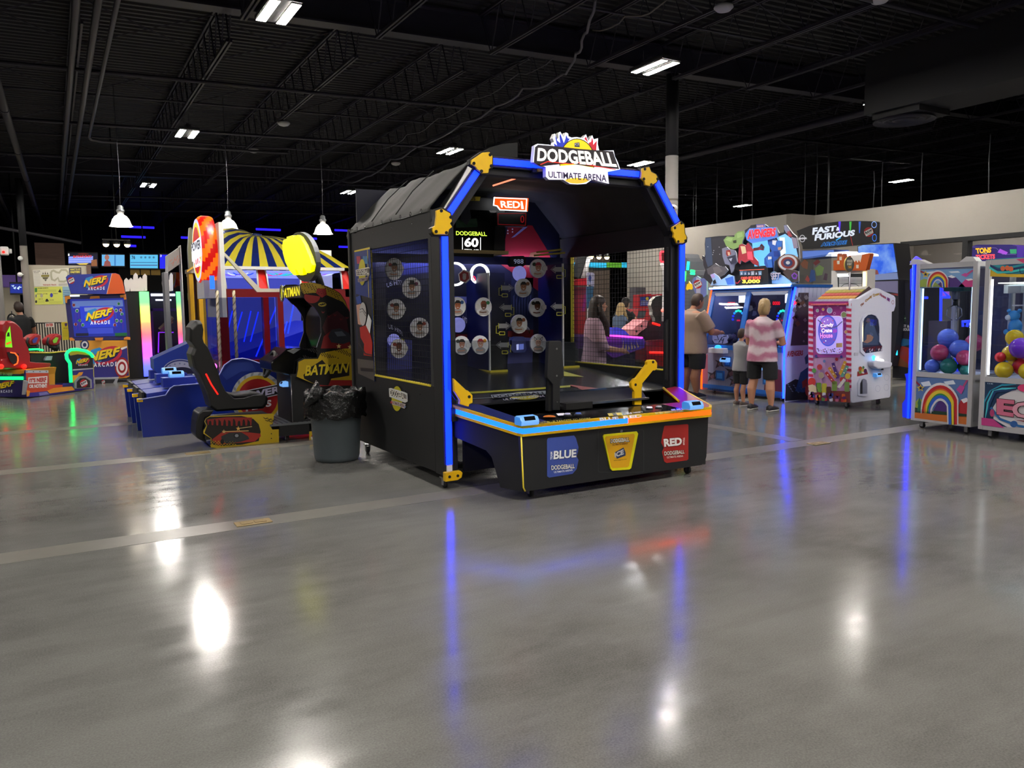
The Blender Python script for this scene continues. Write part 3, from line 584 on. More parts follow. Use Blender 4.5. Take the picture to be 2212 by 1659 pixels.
g.fl(pl, [(975,640), (1062,642), (1062,720), (975,718)], '#2c3160', 1); g.fl(pl, [(975,640), (1040,642), (1040,655), (975,655)], '#7078c8', 2); g.fl(pl, [(985,722), (1035,722), (1030,732), (985,732)], '#7a1a1e', 2)  # upper pale band: glow under the shelf put into the colour
g.fl(pl, [(835,555), (925,560), (925,590), (835,600)], '#343a78', 1); g.fl(pl, [(836,730), (890,735), (890,800), (836,802)], '#5358a8', 1); g.fl(pl, [(812,560), (834,560), (834,800), (812,800)], '#3b3a40', 1)
for (a, b, s) in (((835,612), (868,606), 'US HIT!'), ((838,700), (868,716), 'US HIT!')): g.text(pl, s, ((a[0],a[1]), (b[0],b[1]), (b[0]+2,b[1]+10), (a[0]+1,a[1]+10)), '#dfe0f0', .03, 3, arc=3)
g.text(pl, 'HIT!', ((1000,682), (1013,690), (1011,701), (998,693)), '#e8e8f4', .03, 3); g.text(pl, 'HIT!', ((1136,700), (1145,712), (1142,720), (1134,708)), '#e8e8f4', .03, 3)
for u, v in ((1010,699), (1143,717), (870,735)): g.fl(pl, [(u-3,v-4), (u+4,v-1), (u+2,v+5)], '#c8c840', 3)
part('back_wall_print_glow', g, T)
# dividers of clear acrylic with yellow plinths and arrow prints
def divider(x0, x1, pts_arrow, ztop):
    yb = 7.82; zb = zpf(yb)
    g = G(); g.box(x0, x1, yb, yb+.012, zb+.02, ztop, 'acrylic'); o = part('acrylic_divider', g, T)
    h = G(); h.box(x0-.012, x0, yb-.005, yb+.02, zb+.02, ztop, 'white_paint'); part('edge_strip', h, o)
    h = G(); h.box(x0-.02, x1+.01, yb-.03, YB-.03, zb-.01, zb+.02, 'yellow_edge'); part('plinth', h, o)
    h = G(); h.box(x0, x1, yb+.05, YB-.03, zb+.02, zb+.3, 'dark_grey'); part('plinth_box', h, o)
    h = G(); h.box(x0-.012, x0-.004, yb+.02, YB-.03, zb+.02, ztop, 'navy'); part('side_board', h, o)
    h = G(); q = ('y', yb)
    for u, v, d in pts_arrow:
        h.fl(q, [(u-13*d,v-5), (u+4*d,v-5), (u+11*d,v), (u+4*d,v+5), (u-13*d,v+5)], '#8d8f92', 1); h.ring(q, [(u+3*d,v-9), (u+14*d,v), (u+3*d,v+9)], [(u+4*d,v-7), (u+12.5*d,v), (u+4*d,v+7)], '#8d8f92', 2)
        h.band(q, [(u-13*d,v-6), (u-13*d,v+6)], 1.6, '#b8b440', 2); h.band(q, [(u-13*d,v), (u-18*d,v), (u-18*d,v+16), (u-12*d,v+16)], 1.4, '#b8b440', 2)
        h.ring(q, rrect(u-12*d if d > 0 else u-1, v+12, u+1 if d > 0 else u+12, v+20, 1.5), rrect(u-10.6*d if d > 0 else u+.4, v+13.4, u-.4 if d > 0 else u+10.6, v+18.6, 1), '#b8b440', 2)
    part('arrow_print', h, o)
divider(4.29, 4.49, [(1096,622,1), (1092,664,-1), (1090,704,1), (1085,745,-1)], 1.98)
divider(5.3, 5.5, [(1203,582,-1), (1203,662,-1)], 2.1)
g = G(); g.box(3.85, 4.62, 7.95, YB-.02, 2.2, 2.24, 'brass'); part('shelf_rail', g, T)
# monitor with countdown
g = G(); g.box(3.86, 4.6, 7.98, YB-.03, 2.24, 2.84, 'black'); MO = part('monitor_housing', g, T, bevel=.01)
pl = ('y', 7.975); h = G(); h.fl(pl, [(968,452), (1072,455), (1066,556), (970,553)], 'black_gloss', 1)
h.text(pl, 'DODGEBALL', ((985,499), (1050,501), (1052,510), (985,508)), '!d8ff50*1.4', .02, 2); h.text(pl, '60', ((1004,513), (1034,514), (1033,534), (1003,533)), '!ffffff*2', .03, 2); h.text(pl, 'TIME', ((1003,538), (1034,539), (1034,547), (1003,546)), '!ffffff*1.6', .02, 2)
for u in (999, 1038): h.fl(pl, [(u-.7,513), (u+.7,513), (u+.7,547), (u-.7,547)], '!ffffff*1.6', 2)
h.fl(pl, [(1005,424), (1038,425), (1036,434), (1006,433)], '#c8b020', 2); h.text(pl, 'US', ((1016,425), (1027,425), (1027,433), (1016,432)), '#1a1a1a', .02, 3); h.fl(pl, [(985,474), (1030,472), (1032,490), (985,492)], '#1c4a2c', 1); h.fl(pl, [(1000,445), (1014,447), (1018,470), (1008,486), (994,474)], '#101828', 2)
part('screen', h, MO)
# lit team sign and score box
pl = ('y', 7.9); g = G(); g.raised(pl, ZP([(735,180),(1238,200),(1225,395),(825,375),(780,318),(725,305)], 960, 400, 6.914), .03, '!ff5a10*1.0', 0, '!ffffff*2'); SG = part('team_sign', g, T)
pl = ('y', 7.868); h = G(); h.ring(pl, ZP([(735,180),(1238,200),(1225,395),(825,375),(780,318),(725,305)], 960, 400, 6.914), ZP([(750,195),(1222,213),(1210,378),(835,360),(795,305),(740,292)], 960, 400, 6.914), '!ffffff*2.2', 1); h.text(pl, 'RED', ZP([(835,235),(1130,240),(1130,345),(850,335)], 960, 400, 6.914), '!fff0e0*2.4', .02, 2); h.fl(pl, ZP([(1140,240),(1165,240),(1185,355),(1150,355)], 960, 400, 6.914), '!fff0e0*2.4', 2)
part('sign_lettering', h, SG)
pl = ('y', 7.92); g = G(); g.ext(pl, ZP([(780,405),(1240,400),(1235,620),(785,610)], 960, 400, 6.914), .1, 'black'); o = part('score_box', g, T); h = G(); h.ring(pl, ZP([(795,420),(1222,415),(1215,605),(798,590)], 960, 400, 6.914), ZP([(805,430),(1212,426),(1205,595),(806,580)], 960, 400, 6.914), '!7a1218*.5', 1); h.text(pl, '0', ZP([(1135,455),(1195,455),(1190,565),(1135,560)], 960, 400, 6.914), '!8a1218*.7', .0, 2); part('digits', h, o)
g = G(); g.tube([PY(1065, 401, 7.0), PY(1134, 379, 6.6)], .008, '!ff8060*2', 6); part('roof_light_bar', g, T)
# rings, hand sign
for u0, v0, ru, rv, nm in ((984, 592, 25, 26, 'goal_ring'), (1037.5, 592, 20.5, 22.5, 'goal_ring')):
    g = G(); pl = ('y', 8.12); g.ring(pl, ell(u0, v0, ru, rv, 32), ell(u0, v0, ru-4.5, rv-4.5, 32), '!ffffff*2.2', 0, .03); part(nm, g, T)
g = G(); pl = ('y', 8.05); hx = [(1003+14*math.cos(R(a)), 597+15*math.sin(R(a))) for a in (20, 80, 140, 200, 260, 320)]; g.raised(pl, hx, .02, '#d8d0d0'); pl = ('y', 8.025); g.fl(pl, [(1003+(u-1003)*.82, 597+(v-597)*.82) for u, v in hx], '#a02030', 1); g.fl(pl, ell(1003, 600, 4, 5, 10), '#d8d0d0', 2)
for k in range(4): g.fl(pl, [(999.5+k*2,598), (1001+k*2,598), (1001+k*2,590+abs(k-1.5)), (999.5+k*2,590+abs(k-1.5))], '#d8d0d0', 2)
part('stop_hand_sign', g, T)
g = G(); pl = ('y', 8.1); g.text(pl, '0', ((1020,596), (1027,596), (1028,608), (1021,607)), '!ff2040*2', .0, 1); part('ring_digit', g, T)
# score counter and pivot discs in the right lane
g = G(); pl = ('y', 8.2); g.ext(pl, ZP([(1020,1060),(1180,1055),(1220,1090),(1215,1180),(1180,1215),(1020,1215),(980,1170),(985,1090)], 960, 400, 6.914), .08, 'black'); o = part('counter', g, T); h = G(); h.text(pl, '988', ZP([(1035,1105),(1180,1105),(1180,1170),(1040,1175)], 960, 400, 6.914), '!9098b8*.6', -.005, 1); part('digits', h, o)
def pivot(u, v, r, Y=8.22):
    g = G(); p = PY(u, v, Y); s = (PY(u+r, v, Y)-p).length; g.lathe([(s,.0), (s,-.02), (s*.6,-.035), (s*.5,-.03), (s*.42,-.045), (.001,-.05)], p, '!9a9cf0*.45', 24, 'y'); part('lit_pivot', g, T)
pivot(1121, 591, 14); pivot(989, 702, 14.5); pivot(850, 735, 13)
g = G(); pl = ('y', 8.15); g.ext(pl, ZP([(1010,930),(1060,880),(1190,880),(1225,930),(1215,1000),(1235,1055),(1200,1115),(1030,1120),(985,1050),(1010,1000)], 960, 600, 6.914), .06, '#3a4688'); o = part('ball_gate', g, T); h = G(); h.fl(pl, ZP([(1075,995),(1110,990),(1110,1075),(1078,1080)], 960, 600, 6.914), '!c8ccff*1.2', 1); h.fl(pl, ZP([(1120,992),(1185,985),(1185,1070),(1120,1075)], 960, 600, 6.914), '!7a88e0*.8', 1); part('gate_light', h, o)
def target(u, v, hair, skin, shirt, ball, flip=1, hat=None, ru=17.5, rv=20.5, ears=False, Y=8.1):
    pl = ('y', Y); g = G(); oc = [(u+ru*math.cos(R(a))*(1.0 if a % 90 else .98), v+rv*math.sin(R(a))) for a in range(0, 360, 18)]
    g.ext(pl, oc, .025, '#eeeff2'); o = part('target_disc', g, T); h = G()
    h.fl(pl, [(u-9,v+17.5), (u-11,v+10), (u-5,v+5), (u+5,v+5), (u+11,v+10), (u+9,v+17.5)], shirt, 1); h.fl(pl, ell(u, v-3, 6, 9, 16), skin, 2); h.fl(pl, [(u-6.4,v-3), (u-6.5,v-9), (u-3,v-13.5), (u+3,v-13.5), (u+6.5,v-9), (u+6.4,v-3), (u+4.5,v-7), (u-4.5,v-7)], hair, 3)
    if hat: h.fl(pl, [(u-10,v-8), (u+10,v-8), (u+10,v-9.5), (u+5.5,v-10), (u+5,v-16), (u-5,v-16), (u-5.5,v-10), (u-10,v-9.5)], hat, 4)
    if ears: h.ring(pl, [(u-10,v-16), (u-2,v-9), (u-8,v-5)], [(u-8.6,v-13), (u-4,v-9), (u-7.5,v-7)], '#55565a', 4); h.ring(pl, [(u+10,v-16), (u+2,v-9), (u+8,v-5)], [(u+8.6,v-13), (u+4,v-9), (u+7.5,v-7)], '#55565a', 4)
    for s in (-2.4, 2.4): h.fl(pl, ell(u+s, v-4, 1.1, .8, 8), '#20181a', 4)
    h.fl(pl, ell(u, v+2, 2.6, 1.0, 10), '#f0e8e4', 4); h.fl(pl, ell(u-9*flip, v-9, 4, 4, 14), ball, 3); h.band(pl, [(u-9,v+11), (u-2,v+12), (u+6,v+11)], 2.4, skin, 4)
    part('caricature_print', h, o)
    k = G(); q = ('y', Y-.012); k.raised(q, [(u+flip*(ru-9),v-3), (u+flip*(ru-4),v-7), (u+flip*(ru+1),v-4), (u+flip*(ru+1),v+3), (u+flip*(ru-4),v+6), (u+flip*(ru-9),v+3)], .01, '#e4e4e0'); part('hinge_tab', k, o)
target(1163, 580, '#a83044', '#c08a70', '#d8d4d4', '#203a2c', 1); target(1131, 622, '#1c1614', '#b07a58', '#d0d0d4', '#8a5a38', -1); target(1161, 664, '#1a1412', '#6a3a28', '#e4e4e4', '#181818', 1); target(1122, 700, '#17110f', '#a8704e', '#c8c8c8', '#9a5a38', -1); target(1163, 742, '#cfcfcf', '#d8a890', '#8a8480', '#d8d8d8', 1, ears=True)
target(989, 662, '#15110f', '#c07048', '#b8b4b4', '#2a5a9a', -1, Y=7.72); target(1045, 663, '#8a4a30', '#6a4028', '#c0bcbc', '#2a7a4a', -1, Y=7.72); target(998, 746, '#15110f', '#c88a6c', '#9a9a9a', '#3a4440', 1, Y=7.72); target(1038, 745, '#9a2430', '#dca488', '#a8a8a8', '#d89a20', -1, Y=7.72)
target(852, 581, '#1c1614', '#b07a58', '#c0c0c4', '#a83030', 1, ru=19, rv=24); target(890, 622, '#15110f', '#b88060', '#b8b8bc', '#7a2a5a', -1, '#151515', 20, 23); target(856, 668, '#15110f', '#a8704e', '#c8c8c8', '#a04030', 1, ru=19, rv=22); target(907, 708, '#15110f', '#b88060', '#b8b8b8', '#a04030', -1, ru=20, rv=22); target(862, 753, '#5a2a1c', '#7a4630', '#c8c4c4', '#9a3a2a', 1, ru=18, rv=21)
# upper yellow hoops over the right lane
for a, b in (((1159,545), (1213,539)), ((1153,552), (1221,546))): g = G(); g.tube([PY(a[0], a[1], 8.1), PY(b[0], b[1], 7.9)], .012, '#a89a30', 6); part('ball_guide', g, T)
# ---------------------------------------------------------------- topper sign
pl = ('y', 6.02); Z5 = lambda p: ZP(p, 1100, 270, 3.859)
t = T; g = G()
out = Z5([(200,310),(212,170),(235,157),(335,165),(365,180),(375,140),(362,110),(380,70),(395,120),(412,110),(408,70),(425,55),(455,105),(470,62),(490,70),(495,95),(520,105),(560,100),(612,110),(640,78),(660,135),(692,85),(705,120),(740,110),(738,160),(750,215),(870,212),(880,260),(905,310),(925,370),(815,392),(832,490),(690,455),(640,490),(570,495),(505,490),(450,455),(330,455),(305,430),(305,350)])
g.ext(pl, out, .05, '!eef0ff*1.5', 'white_paint'); TP = part('topper_sign', g, T)
h = G()
h.fl(pl, Z5([(395,225),(378,185),(372,150),(398,170),(385,110),(388,85),(400,130),(425,150),(418,95),(425,70),(445,120),(455,150),(470,110),(474,80),(488,110),(505,115),(470,170),(440,225)]), '!2236c0*.9', 1); h.fl(pl, Z5([(700,225),(660,150),(625,115),(640,95),(660,150),(682,140),(690,100),(700,135),(700,165),(730,130),(728,180),(725,225)]), '!d01830*.9', 1)
h.fl(pl, Z5(ell(565, 300, 150, 188, 32)), '!f8d810*1.0', 2); h.ring(pl, Z5(ell(565, 300, 150, 188, 32)), Z5(ell(565, 300, 143, 181, 32)), '#20140a', 3)
h.fl(pl, Z5([(543,150),(585,145),(588,185),(545,182)]), '#3a3a52', 3); h.text(pl, 'ICE', Z5([(546,152),(582,150),(584,170),(548,172)]), '#e8e8f0', .02, 4)
h.fl(pl, Z5([(205,312),(215,185),(240,165),(340,172),(590,200),(865,220),(880,265),(918,368),(660,345),(500,320),(260,345)]), '#2a1218', 4); h.fl(pl, Z5([(208,306),(217,188),(240,170),(340,178),(590,206),(862,226),(876,270),(912,362),(660,338),(500,312),(258,338)]), '#1a1420', 5)
for (m, off, ly) in (('!fff6ec*1.6', .03, 7),): h.text(pl, 'DODGEBALL', Z5([(240,190),(860,232),(900,352),(232,300)]), m, off, ly)
h.band(pl, Z5([(260,330),(320,305),(520,325),(560,310),(700,340),(890,372)]), 1.6, '!ff3020*1.2', 7); h.fl(pl, Z5([(305,352),(560,330),(820,378),(830,488),(690,452),(560,440),(450,452),(330,450),(308,428)]), '!f4ecff*1.1', 5); h.fl(pl, Z5(ell(565, 455, 100, 34, 20, 0, 180)), '!f0b030*1.2', 6)
for (m, off, ly) in (('#2a1a4a', .02, 8),): h.text(pl, 'ULTIMATE ARENA', Z5([(325,385),(810,415),(812,475),(328,438)]), m, off, ly)
part('sign_print', h, TP)
g = G(); g.ext(('y', 6.12), Z5([(195,345),(300,350),(300,395),(195,395)]), .04, 'black'); o = part('sign_bracket', g, T); h = G(); h.ext(('y', 6.1), Z5([(240,358),(285,360),(290,385),(245,388)]), .02, 'yellow_metal'); part('bracket_plate', h, o)
# ---------------------------------------------------------------- console
K = T
bp = [(2.98, 6.16), (3.2, 5.4), (3.235, 5.365), (5.27, 5.345), (5.33, 5.4), (5.6, 6.16)]; bz = [.74, .638, .63, .63, .638, .74]
def ringpts(dz, off=0.0):
    cx, cy = 4.28, 6.16; out = []
    for (x, y), z in zip(bp, bz): d = Vector((x-cx, (y-cy)*1.3 if y < 6.1 else 0)); d = d.normalized()*off if d.length else d; out.append(Vector((x+d.x, y+d.y, z+dz)))
    return out
mid = Vector((4.3, 5.355, .63))
def edge_strip(nm, d0, d1, off0, off1, sel, m, par):
    pts = ringpts(0, 0); 
    if sel == 'all': path = list(range(6)); extra = None
    A = [ringpts(d0, off0), ringpts(d1, off0), ringpts(d1, off1), ringpts(d0, off1)]
    def sec(i): return [a[i] for a in A]
    def secm(t, i, j): return [a[i].lerp(a[j], t) for a in A]
    tm = (4.3-bp[2][0])/(bp[3][0]-bp[2][0])
    if sel == 'all': rings = [sec(i) for i in range(6)]
    elif sel == 'left': rings = [sec(0), sec(1), sec(2), secm(tm, 2, 3)]
    else: rings = [secm(tm, 2, 3), sec(3), sec(4), sec(5)]
    g = G(); g.loft(rings, m, smooth=False); return part(nm, g, par)
edge_strip('upper_trim', -.022, .004, .012, -.03, 'all', 'yellow_metal', T); edge_strip('lower_trim', -.088, -.066, .012, -.03, 'all', 'yellow_metal', T)
edge_strip('light_strip', -.066, -.022, .006, -.03, 'left', 'led_ice', T); edge_strip('light_strip', -.066, -.022, .006, -.03, 'right', 'led_orange', T)
# deck plates around the ball pit
inn = [Vector((3.22, 6.1, .735)), Vector((3.36, 5.68, .655)), Vector((5.17, 5.66, .655)), Vector((5.36, 6.1, .735))]
R0 = ringpts(.006, -.012)
g = G(); g.poly([R0[0], R0[1], R0[2], Vector((3.5, R0[2].y, .636)), Vector((3.5, 5.68, .655)), inn[1], inn[0]], Vector((0,0,-.03)), '#15235e'); part('blue_wing', g, T)
g = G(); g.poly([Vector((3.5, R0[2].y, .636)), Vector((4.95, R0[3].y, .636)), Vector((4.95, 5.66, .655)), Vector((3.5, 5.68, .655))], Vector((0,0,-.03)), 'black_gloss'); part('control_deck', g, T)
g = G(); g.poly([Vector((4.95, R0[3].y, .636)), R0[3], R0[4], R0[5], inn[3], inn[2], Vector((4.95, 5.66, .655))], Vector((0,0,-.03)), '#8f1a18'); part('red_wing', g, T)
g = G(); g.tube([inn[2]+Vector((0,0,.01)), inn[3]+Vector((0,0,.01))], .012, 'yellow_metal', 6); part('wing_edge', g, T)
# deck print
nd = Vector((0, -.06, 1)).normalized(); pl = ('g', Vector((4, 5.5, .648)), nd); g = G()
g.text(pl, 'HIT BLUE TARGETS TO SCORE', ((1166,911), (1275,902), (1277,906), (1168,916)), '#b0a038', .02, 2); g.text(pl, 'BLUE', ((1295,903), (1335,899.5), (1337,905), (1296,909)), '#c8ccd8', .04, 2); g.text(pl, 'RED', ((1346,899), (1386,895), (1388,901), (1347,905)), '#d8c8c4', .04, 2)
g.fl(pl, [(1312,893), (1342,891), (1345,897), (1316,899)], '#c8b020', 2); g.fl(pl, [(1322,893), (1330,892), (1334,897), (1326,898)], '#101010', 3); g.text(pl, 'YOUR TARGETS', ((1350,892), (1388,888), (1389,891), (1351,895)), '#a8a8a8', .02, 2); g.text(pl, 'HIT RED TARGETS TO SCORE', ((1415,891), (1475,885), (1477,889), (1417,895)), '#b0a038', .02, 2)
g.fl(pl, [(1201,893), (1218,892), (1222,897), (1206,898)], '#e8e8e8', 2); g.fl(pl, ell(1187, 901, 14, 4.5, 20, 180, 360), '#d88030', 2)
for k in range(3): g.fl(pl, [(1449+k*11,884-k), (1458+k*11,883-k), (1460+k*11,886-k), (1451+k*11,887-k)], '#b8b8c8', 2)
g.fl(pl, [(1018,884), (1028,880), (1032,888), (1026,886), (1020,890)], '#f0f0f0', 2); g.fl(pl, [(1030,880), (1036,882), (1040,891), (1036,892)], '#f0f0f0', 2); part('deck_print', g, T)
for u, v, m in ((1226, 899, '#c8c8e0'), (1249, 898, '#4a6ab8'), (1403, 885, '!f0e0f8*1.0'), (1423, 883, '#b8b8b8')):
    p = PZ(u, v, .655); g = G(); g.lathe([(.034,0), (.034,.012), (.026,.018)], p, 'black', 16); g.lathe([(.026,.018), (.024,.026), (.001,.028)], p, m, 16); part('push_button', g, T)
reader(T, PZ(1141, 918, .638)+Vector((0, .02, 0)), 1.15); reader(T, PZ(1500, 884, .64)+Vector((0, .02, 0)), 1.15)
# pit and inner black walls
g = G(); g.hexa([inn[0]+Vector((0,0,-.16)), inn[1]+Vector((0,0,-.16)), inn[2]+Vector((0,0,-.16)), inn[3]+Vector((0,0,-.16)), inn[0], inn[1], inn[2], inn[3]], 'matte_black')
del g.f[:]; del g.mi[:]; del g.sm[:]
g.f += [(0,1,2,3), (0,1,5,4), (1,2,6,5), (2,3,7,6), (3,0,4,7)]; g.mi += [0]*5; g.sm += [False]*5; part('ball_pit', g, T)
# body
fx0, fx1 = 3.23, 5.26; yf = 5.375
g = G(); g.poly([(fx0+.02, yf, .085), (fx1-.06, yf, .085), (fx1-.015, yf, .12), (fx1, yf, .16), (fx1+.02, yf, .555), (fx0-.02, yf, .555), (fx0+.0, yf, .12)], Vector((0, .03, 0)), 'panel_black'); FR = part('front_panel', g, T)
for s, (xa, xb) in ((0, (fx0, 2.99)), (1, (fx1, 5.59))):
    d = Vector((xb-xa, 6.15-yf, 0)); g = G()
    def Q(t, z): return Vector((xa, yf+.01, z))+d*t
    g.poly([Q(0,.085), Q(.3,.085), Q(.42,.33), Q(.5,.38), Q(1,.46), Q(1,.66), Q(0,.555)], Vector((.03 if s == 0 else -.03, 0, 0)), 'panel_black'); part('side_panel', g, T)
g = G(); g.box(3.1, 5.5, 6.16, 6.2, .13, .72, 'matte_black'); part('rear_bulkhead', g, T)
g = G(); g.tube([(fx0-.012, yf-.004, .555), (fx0+.004, yf-.004, .12), (fx0+.02, yf-.004, .088)], .007, 'yellow_edge', 6); part('corner_trim', g, T)
caster(T, 3.38, 5.5, .04); caster(T, 5.1, 5.46, .04)
# stickers
pl = ('y', yf); Z6 = lambda p: ZP(p, 940, 680, 3.568); g = G()
g.fl(pl, Z6([(862,965),(870,950),(1070,930),(1085,950),(1105,1020),(1100,1060),(1090,1090),(1105,1120),(1090,1190),(1060,1225),(880,1255),(863,1245)]), '#3c50a0', 1); g.text(pl, 'BLUE', Z6([(918,1055),(1095,1030),(1090,1100),(915,1120)]), '#16225e', .06, 2); g.text(pl, 'BLUE', Z6([(915,1050),(1090,1035),(1088,1098),(912,1115)]), '#f4f4f4', .035, 3); g.text(pl, 'TEAM', ((1188.8,993), (1188.8,976), (1193.5,976), (1193.5,993)), '#e8e8f4', .02, 3)
g.text(pl, 'DODGEBALL', Z6([(890,1160),(1078,1145),(1080,1185),(893,1200)]), '#14131a', .07, 2); g.text(pl, 'DODGEBALL', Z6([(895,1162),(1074,1148),(1076,1182),(897,1197)]), '#f4f0e8', .02, 3); g.text(pl, 'ULTIMATE ARENA', Z6([(915,1205),(1060,1188),(1060,1202),(917,1220)]), '#e0e0ea', .02, 3, arc=-.5)
part('blue_sticker', g, FR)
g = G(); q = Z6([(1300,922),(1548,898),(1558,915),(1505,1180),(1490,1190),(1360,1200),(1345,1185),(1290,935)]); cu = sum(p[0] for p in q)/8; cv = sum(p[1] for p in q)/8
g.raised(pl, q, .012, '#e4dc10'); pl2 = ('y', yf-.012); g.fl(pl2, [(cu+(u-cu)*.86, cv+(v-cv)*.88) for u, v in q], '#e0a818', 1); g.text(pl2, 'DODGEBALL', Z6([(1348,955),(1498,942),(1500,980),(1350,992)]), '#14100c', .07, 2); g.text(pl2, 'DODGEBALL', Z6([(1352,958),(1494,946),(1496,976),(1354,988)]), '#f4f0e8', .02, 3); g.text(pl2, 'ULTIMATE ARENA', Z6([(1365,996),(1485,984),(1485,998),(1367,1010)]), '#7a3a18', .02, 3)
g.fl(pl2, Z6([(1385,1060),(1452,1022),(1468,1062),(1468,1085),(1400,1110)]), '#26365e', 2); g.text(pl2, 'ICE', Z6([(1382,1065),(1452,1035),(1455,1075),(1385,1102)]), '#c8c8ce', .05, 3); g.text(pl2, 'www.icegame.com', Z6([(1375,1120),(1475,1108),(1475,1118),(1376,1130)]), '#3a2a18', .01, 2); part('service_door', g, FR)
g = G(); g.fl(pl, Z6([(1765,860),(1770,855),(1945,842),(1952,850),(1952,1112),(1940,1122),(1785,1142),(1765,1130),(1748,1055),(1762,1025),(1742,985),(1750,930)]), '#a42420', 1)
g.text(pl, 'RED', Z6([(1758,955),(1905,940),(1905,1008),(1765,1022)]), '#5a1214', .06, 2); g.text(pl, 'RED', Z6([(1760,957),(1902,944),(1902,1004),(1766,1018)]), '#f4f0f0', .05, 3); g.text(pl, 'TEAM', ((1479,945), (1479,961), (1475.5,961), (1475.5,945)), '#f0e8e8', .02, 3); g.text(pl, 'DODGEBALL', Z6([(1762,1052),(1925,1038),(1926,1072),(1765,1088)]), '#14100c', .07, 2); g.text(pl, 'DODGEBALL', Z6([(1766,1054),(1921,1041),(1922,1069),(1768,1085)]), '#f4f0e8', .02, 3); g.text(pl, 'ULTIMATE ARENA', Z6([(1785,1092),(1912,1080),(1912,1095),(1787,1107)]), '#f0e0d8', .02, 3); part('red_sticker', g, FR)
g = G(); g.ring(pl, Z6(rrect(1255, 885, 1610, 1215, 15)), Z6(rrect(1259, 889, 1606, 1211, 13)), '#2e2f33', 1); p = PY(1341.5, 931, yf); g.lathe([(.014,-.008), (.012,0)], p, 'steel', 10, 'y'); part('door_frame', g, FR)
# acrylic shield, its post and brackets
g = G(); g.ext(('y', 6.02), [(968,735), (1184,737), (1222,731), (1235,728), (1268,727), (1280,738), (1395,738), (1398,785), (1363,838), (985,865), (968,840)], .008, 'acrylic'); part('shield', g, T)
Z7 = lambda p: ZP(p, 1100, 700, 5.821)
g = G(); g.ext(('y', 5.96), Z7([(497,225),(510,212),(650,212),(660,225),(690,650),(680,675),(640,720),(640,1085),(550,1085),(550,760),(480,675),(478,650)]), .05, 'panel_black'); PO = part('shield_post', g, T, bevel=.004)
h = G(); h.ext(('y', 5.99), Z7([(500,700),(552,735),(552,1095),(490,1095)]), .05, 'matte_black'); h.box(4.02, 4.32, 5.9, 6.02, .64, .7, 'matte_black'); part('post_base', h, PO)
for u, v in ((595,650), (600,980), (595,310)): h = G(); p = PY(*Z7([(u, v)])[0], 5.96); h.lathe([(.01,-.005), (.008,0)], p, 'steel', 8, 'y'); part('bolt', h, PO)
for q, bl in ((Z7([(1735,475),(1760,450),(1835,450),(1865,490),(1860,560),(1835,585),(1810,585),(1675,750),(1680,775),(1668,800),(1668,1020),(1575,1020),(1575,850),(1540,800),(1535,740),(1575,690),(1605,680),(1735,510)]), Z7([(1808,478), (1588,763)])), (Z6([(145,490),(240,580),(255,585),(290,620),(290,680),(265,690),(260,710),(190,690),(195,660),(150,590)]), Z6([(262,632)]))):
    g = G(); g.ext(('y', 5.97), q, .04, 'yellow_metal'); o = part('shield_bracket', g, T, bevel=.006)
    for u, v in bl: h = G(); h.lathe([(.014,-.004), (.014,0)], PY(u, v, 5.97), 'matte_black', 10, 'y'); part('bolt', h, o)
# ================================================================ RACING GAME WITH OVAL SIGN
YN, YF2 = 9.45, 10.25
BT = thing('racing_game', 'black, red and yellow sit-down racing cabinet with a glowing yellow oval topper', 'arcade game', (2.75, 9.8, 0))
Z2 = lambda p: ZP(p, 260, 460, 3.073); Zc = lambda p: ZP(p, 420, 740, 6.914); Zd = lambda p: ZP(p, 600, 480, 7.54)
out = Zd([(360,1010),(400,985),(560,980),(700,1005),(900,1080),(1020,1160),(1100,1280),(1180,1480)]) + [(762,720), (766,760), (767,832)] + Z2([(1330,1155),(1260,1130),(1165,1090),(1175,1040),(1180,985),(1220,965),(1310,960),(1305,890),(1335,800),(1330,700)]) + Zd([(660,1480),(590,1380),(500,1310),(420,1220),(365,1080)])
q3 = [PY(u, v, YN) for u, v in out]
for y in (YN, YF2-.03):
    g = G(); g.poly([p+Vector((0, y-YN, 0)) for p in q3], Vector((0, .03, 0)), 'matte_black', 'steel'); o = part('side_panel', g, BT)
    if y == YN: SP = o
pl = ('y', YN); g = G()
g.fl(pl, Zd([(365,1015),(402,990),(560,986),(700,1012),(890,1085),(1015,1168),(1090,1285),(1150,1420),(1060,1300),(880,1220),(700,1150),(560,1150),(420,1170),(385,1110)]), '#a88a22', 1)
for k in range(60):
    u = 652+(k*7.3) % 82; v = 614+(k*3.7) % 22+max(0, (u-690)*.35); g.fl(pl, ell(u, v, 1.2, 1.2, 6), '#1a120c', 2)
g.fl(pl, Zd(ell(560, 1210, 130, 110, 20, 0, 200)), '#8e1c1e', 2); g.fl(pl, Zd([(640,1080),(780,1080),(800,1180),(720,1230),(620,1150)]), '#8a1a1c', 2)
g.fl(pl, Z2([(1370,690),(1440,650),(1500,700),(1520,800),(1450,860),(1380,850),(1340,760)]), '#3a1214', 1); g.fl(pl, Z2([(1350,820),(1400,780),(1520,830),(1530,900),(1400,900),(1330,900)]), '#7a1a1a', 2); g.fl(pl, Z2([(1380,820),(1400,775),(1460,765),(1520,800),(1535,850),(1480,870),(1400,860)]), '#2c2f35', 3); g.fl(pl, Z2([(1420,790),(1470,785),(1500,815),(1440,820)]), '#5a626a', 4)
for u, v in ((1450,885), (1525,890)): g.fl(pl, Z2(star(u, v, 18)), '#f0d890', 5)
g.fl(pl, Z2([(1182,990),(1222,970),(1312,968),(1330,930),(1545,890),(1545,1145),(1330,1150),(1262,1125),(1170,1086),(1180,1040)]), '#c8a81e', 1)
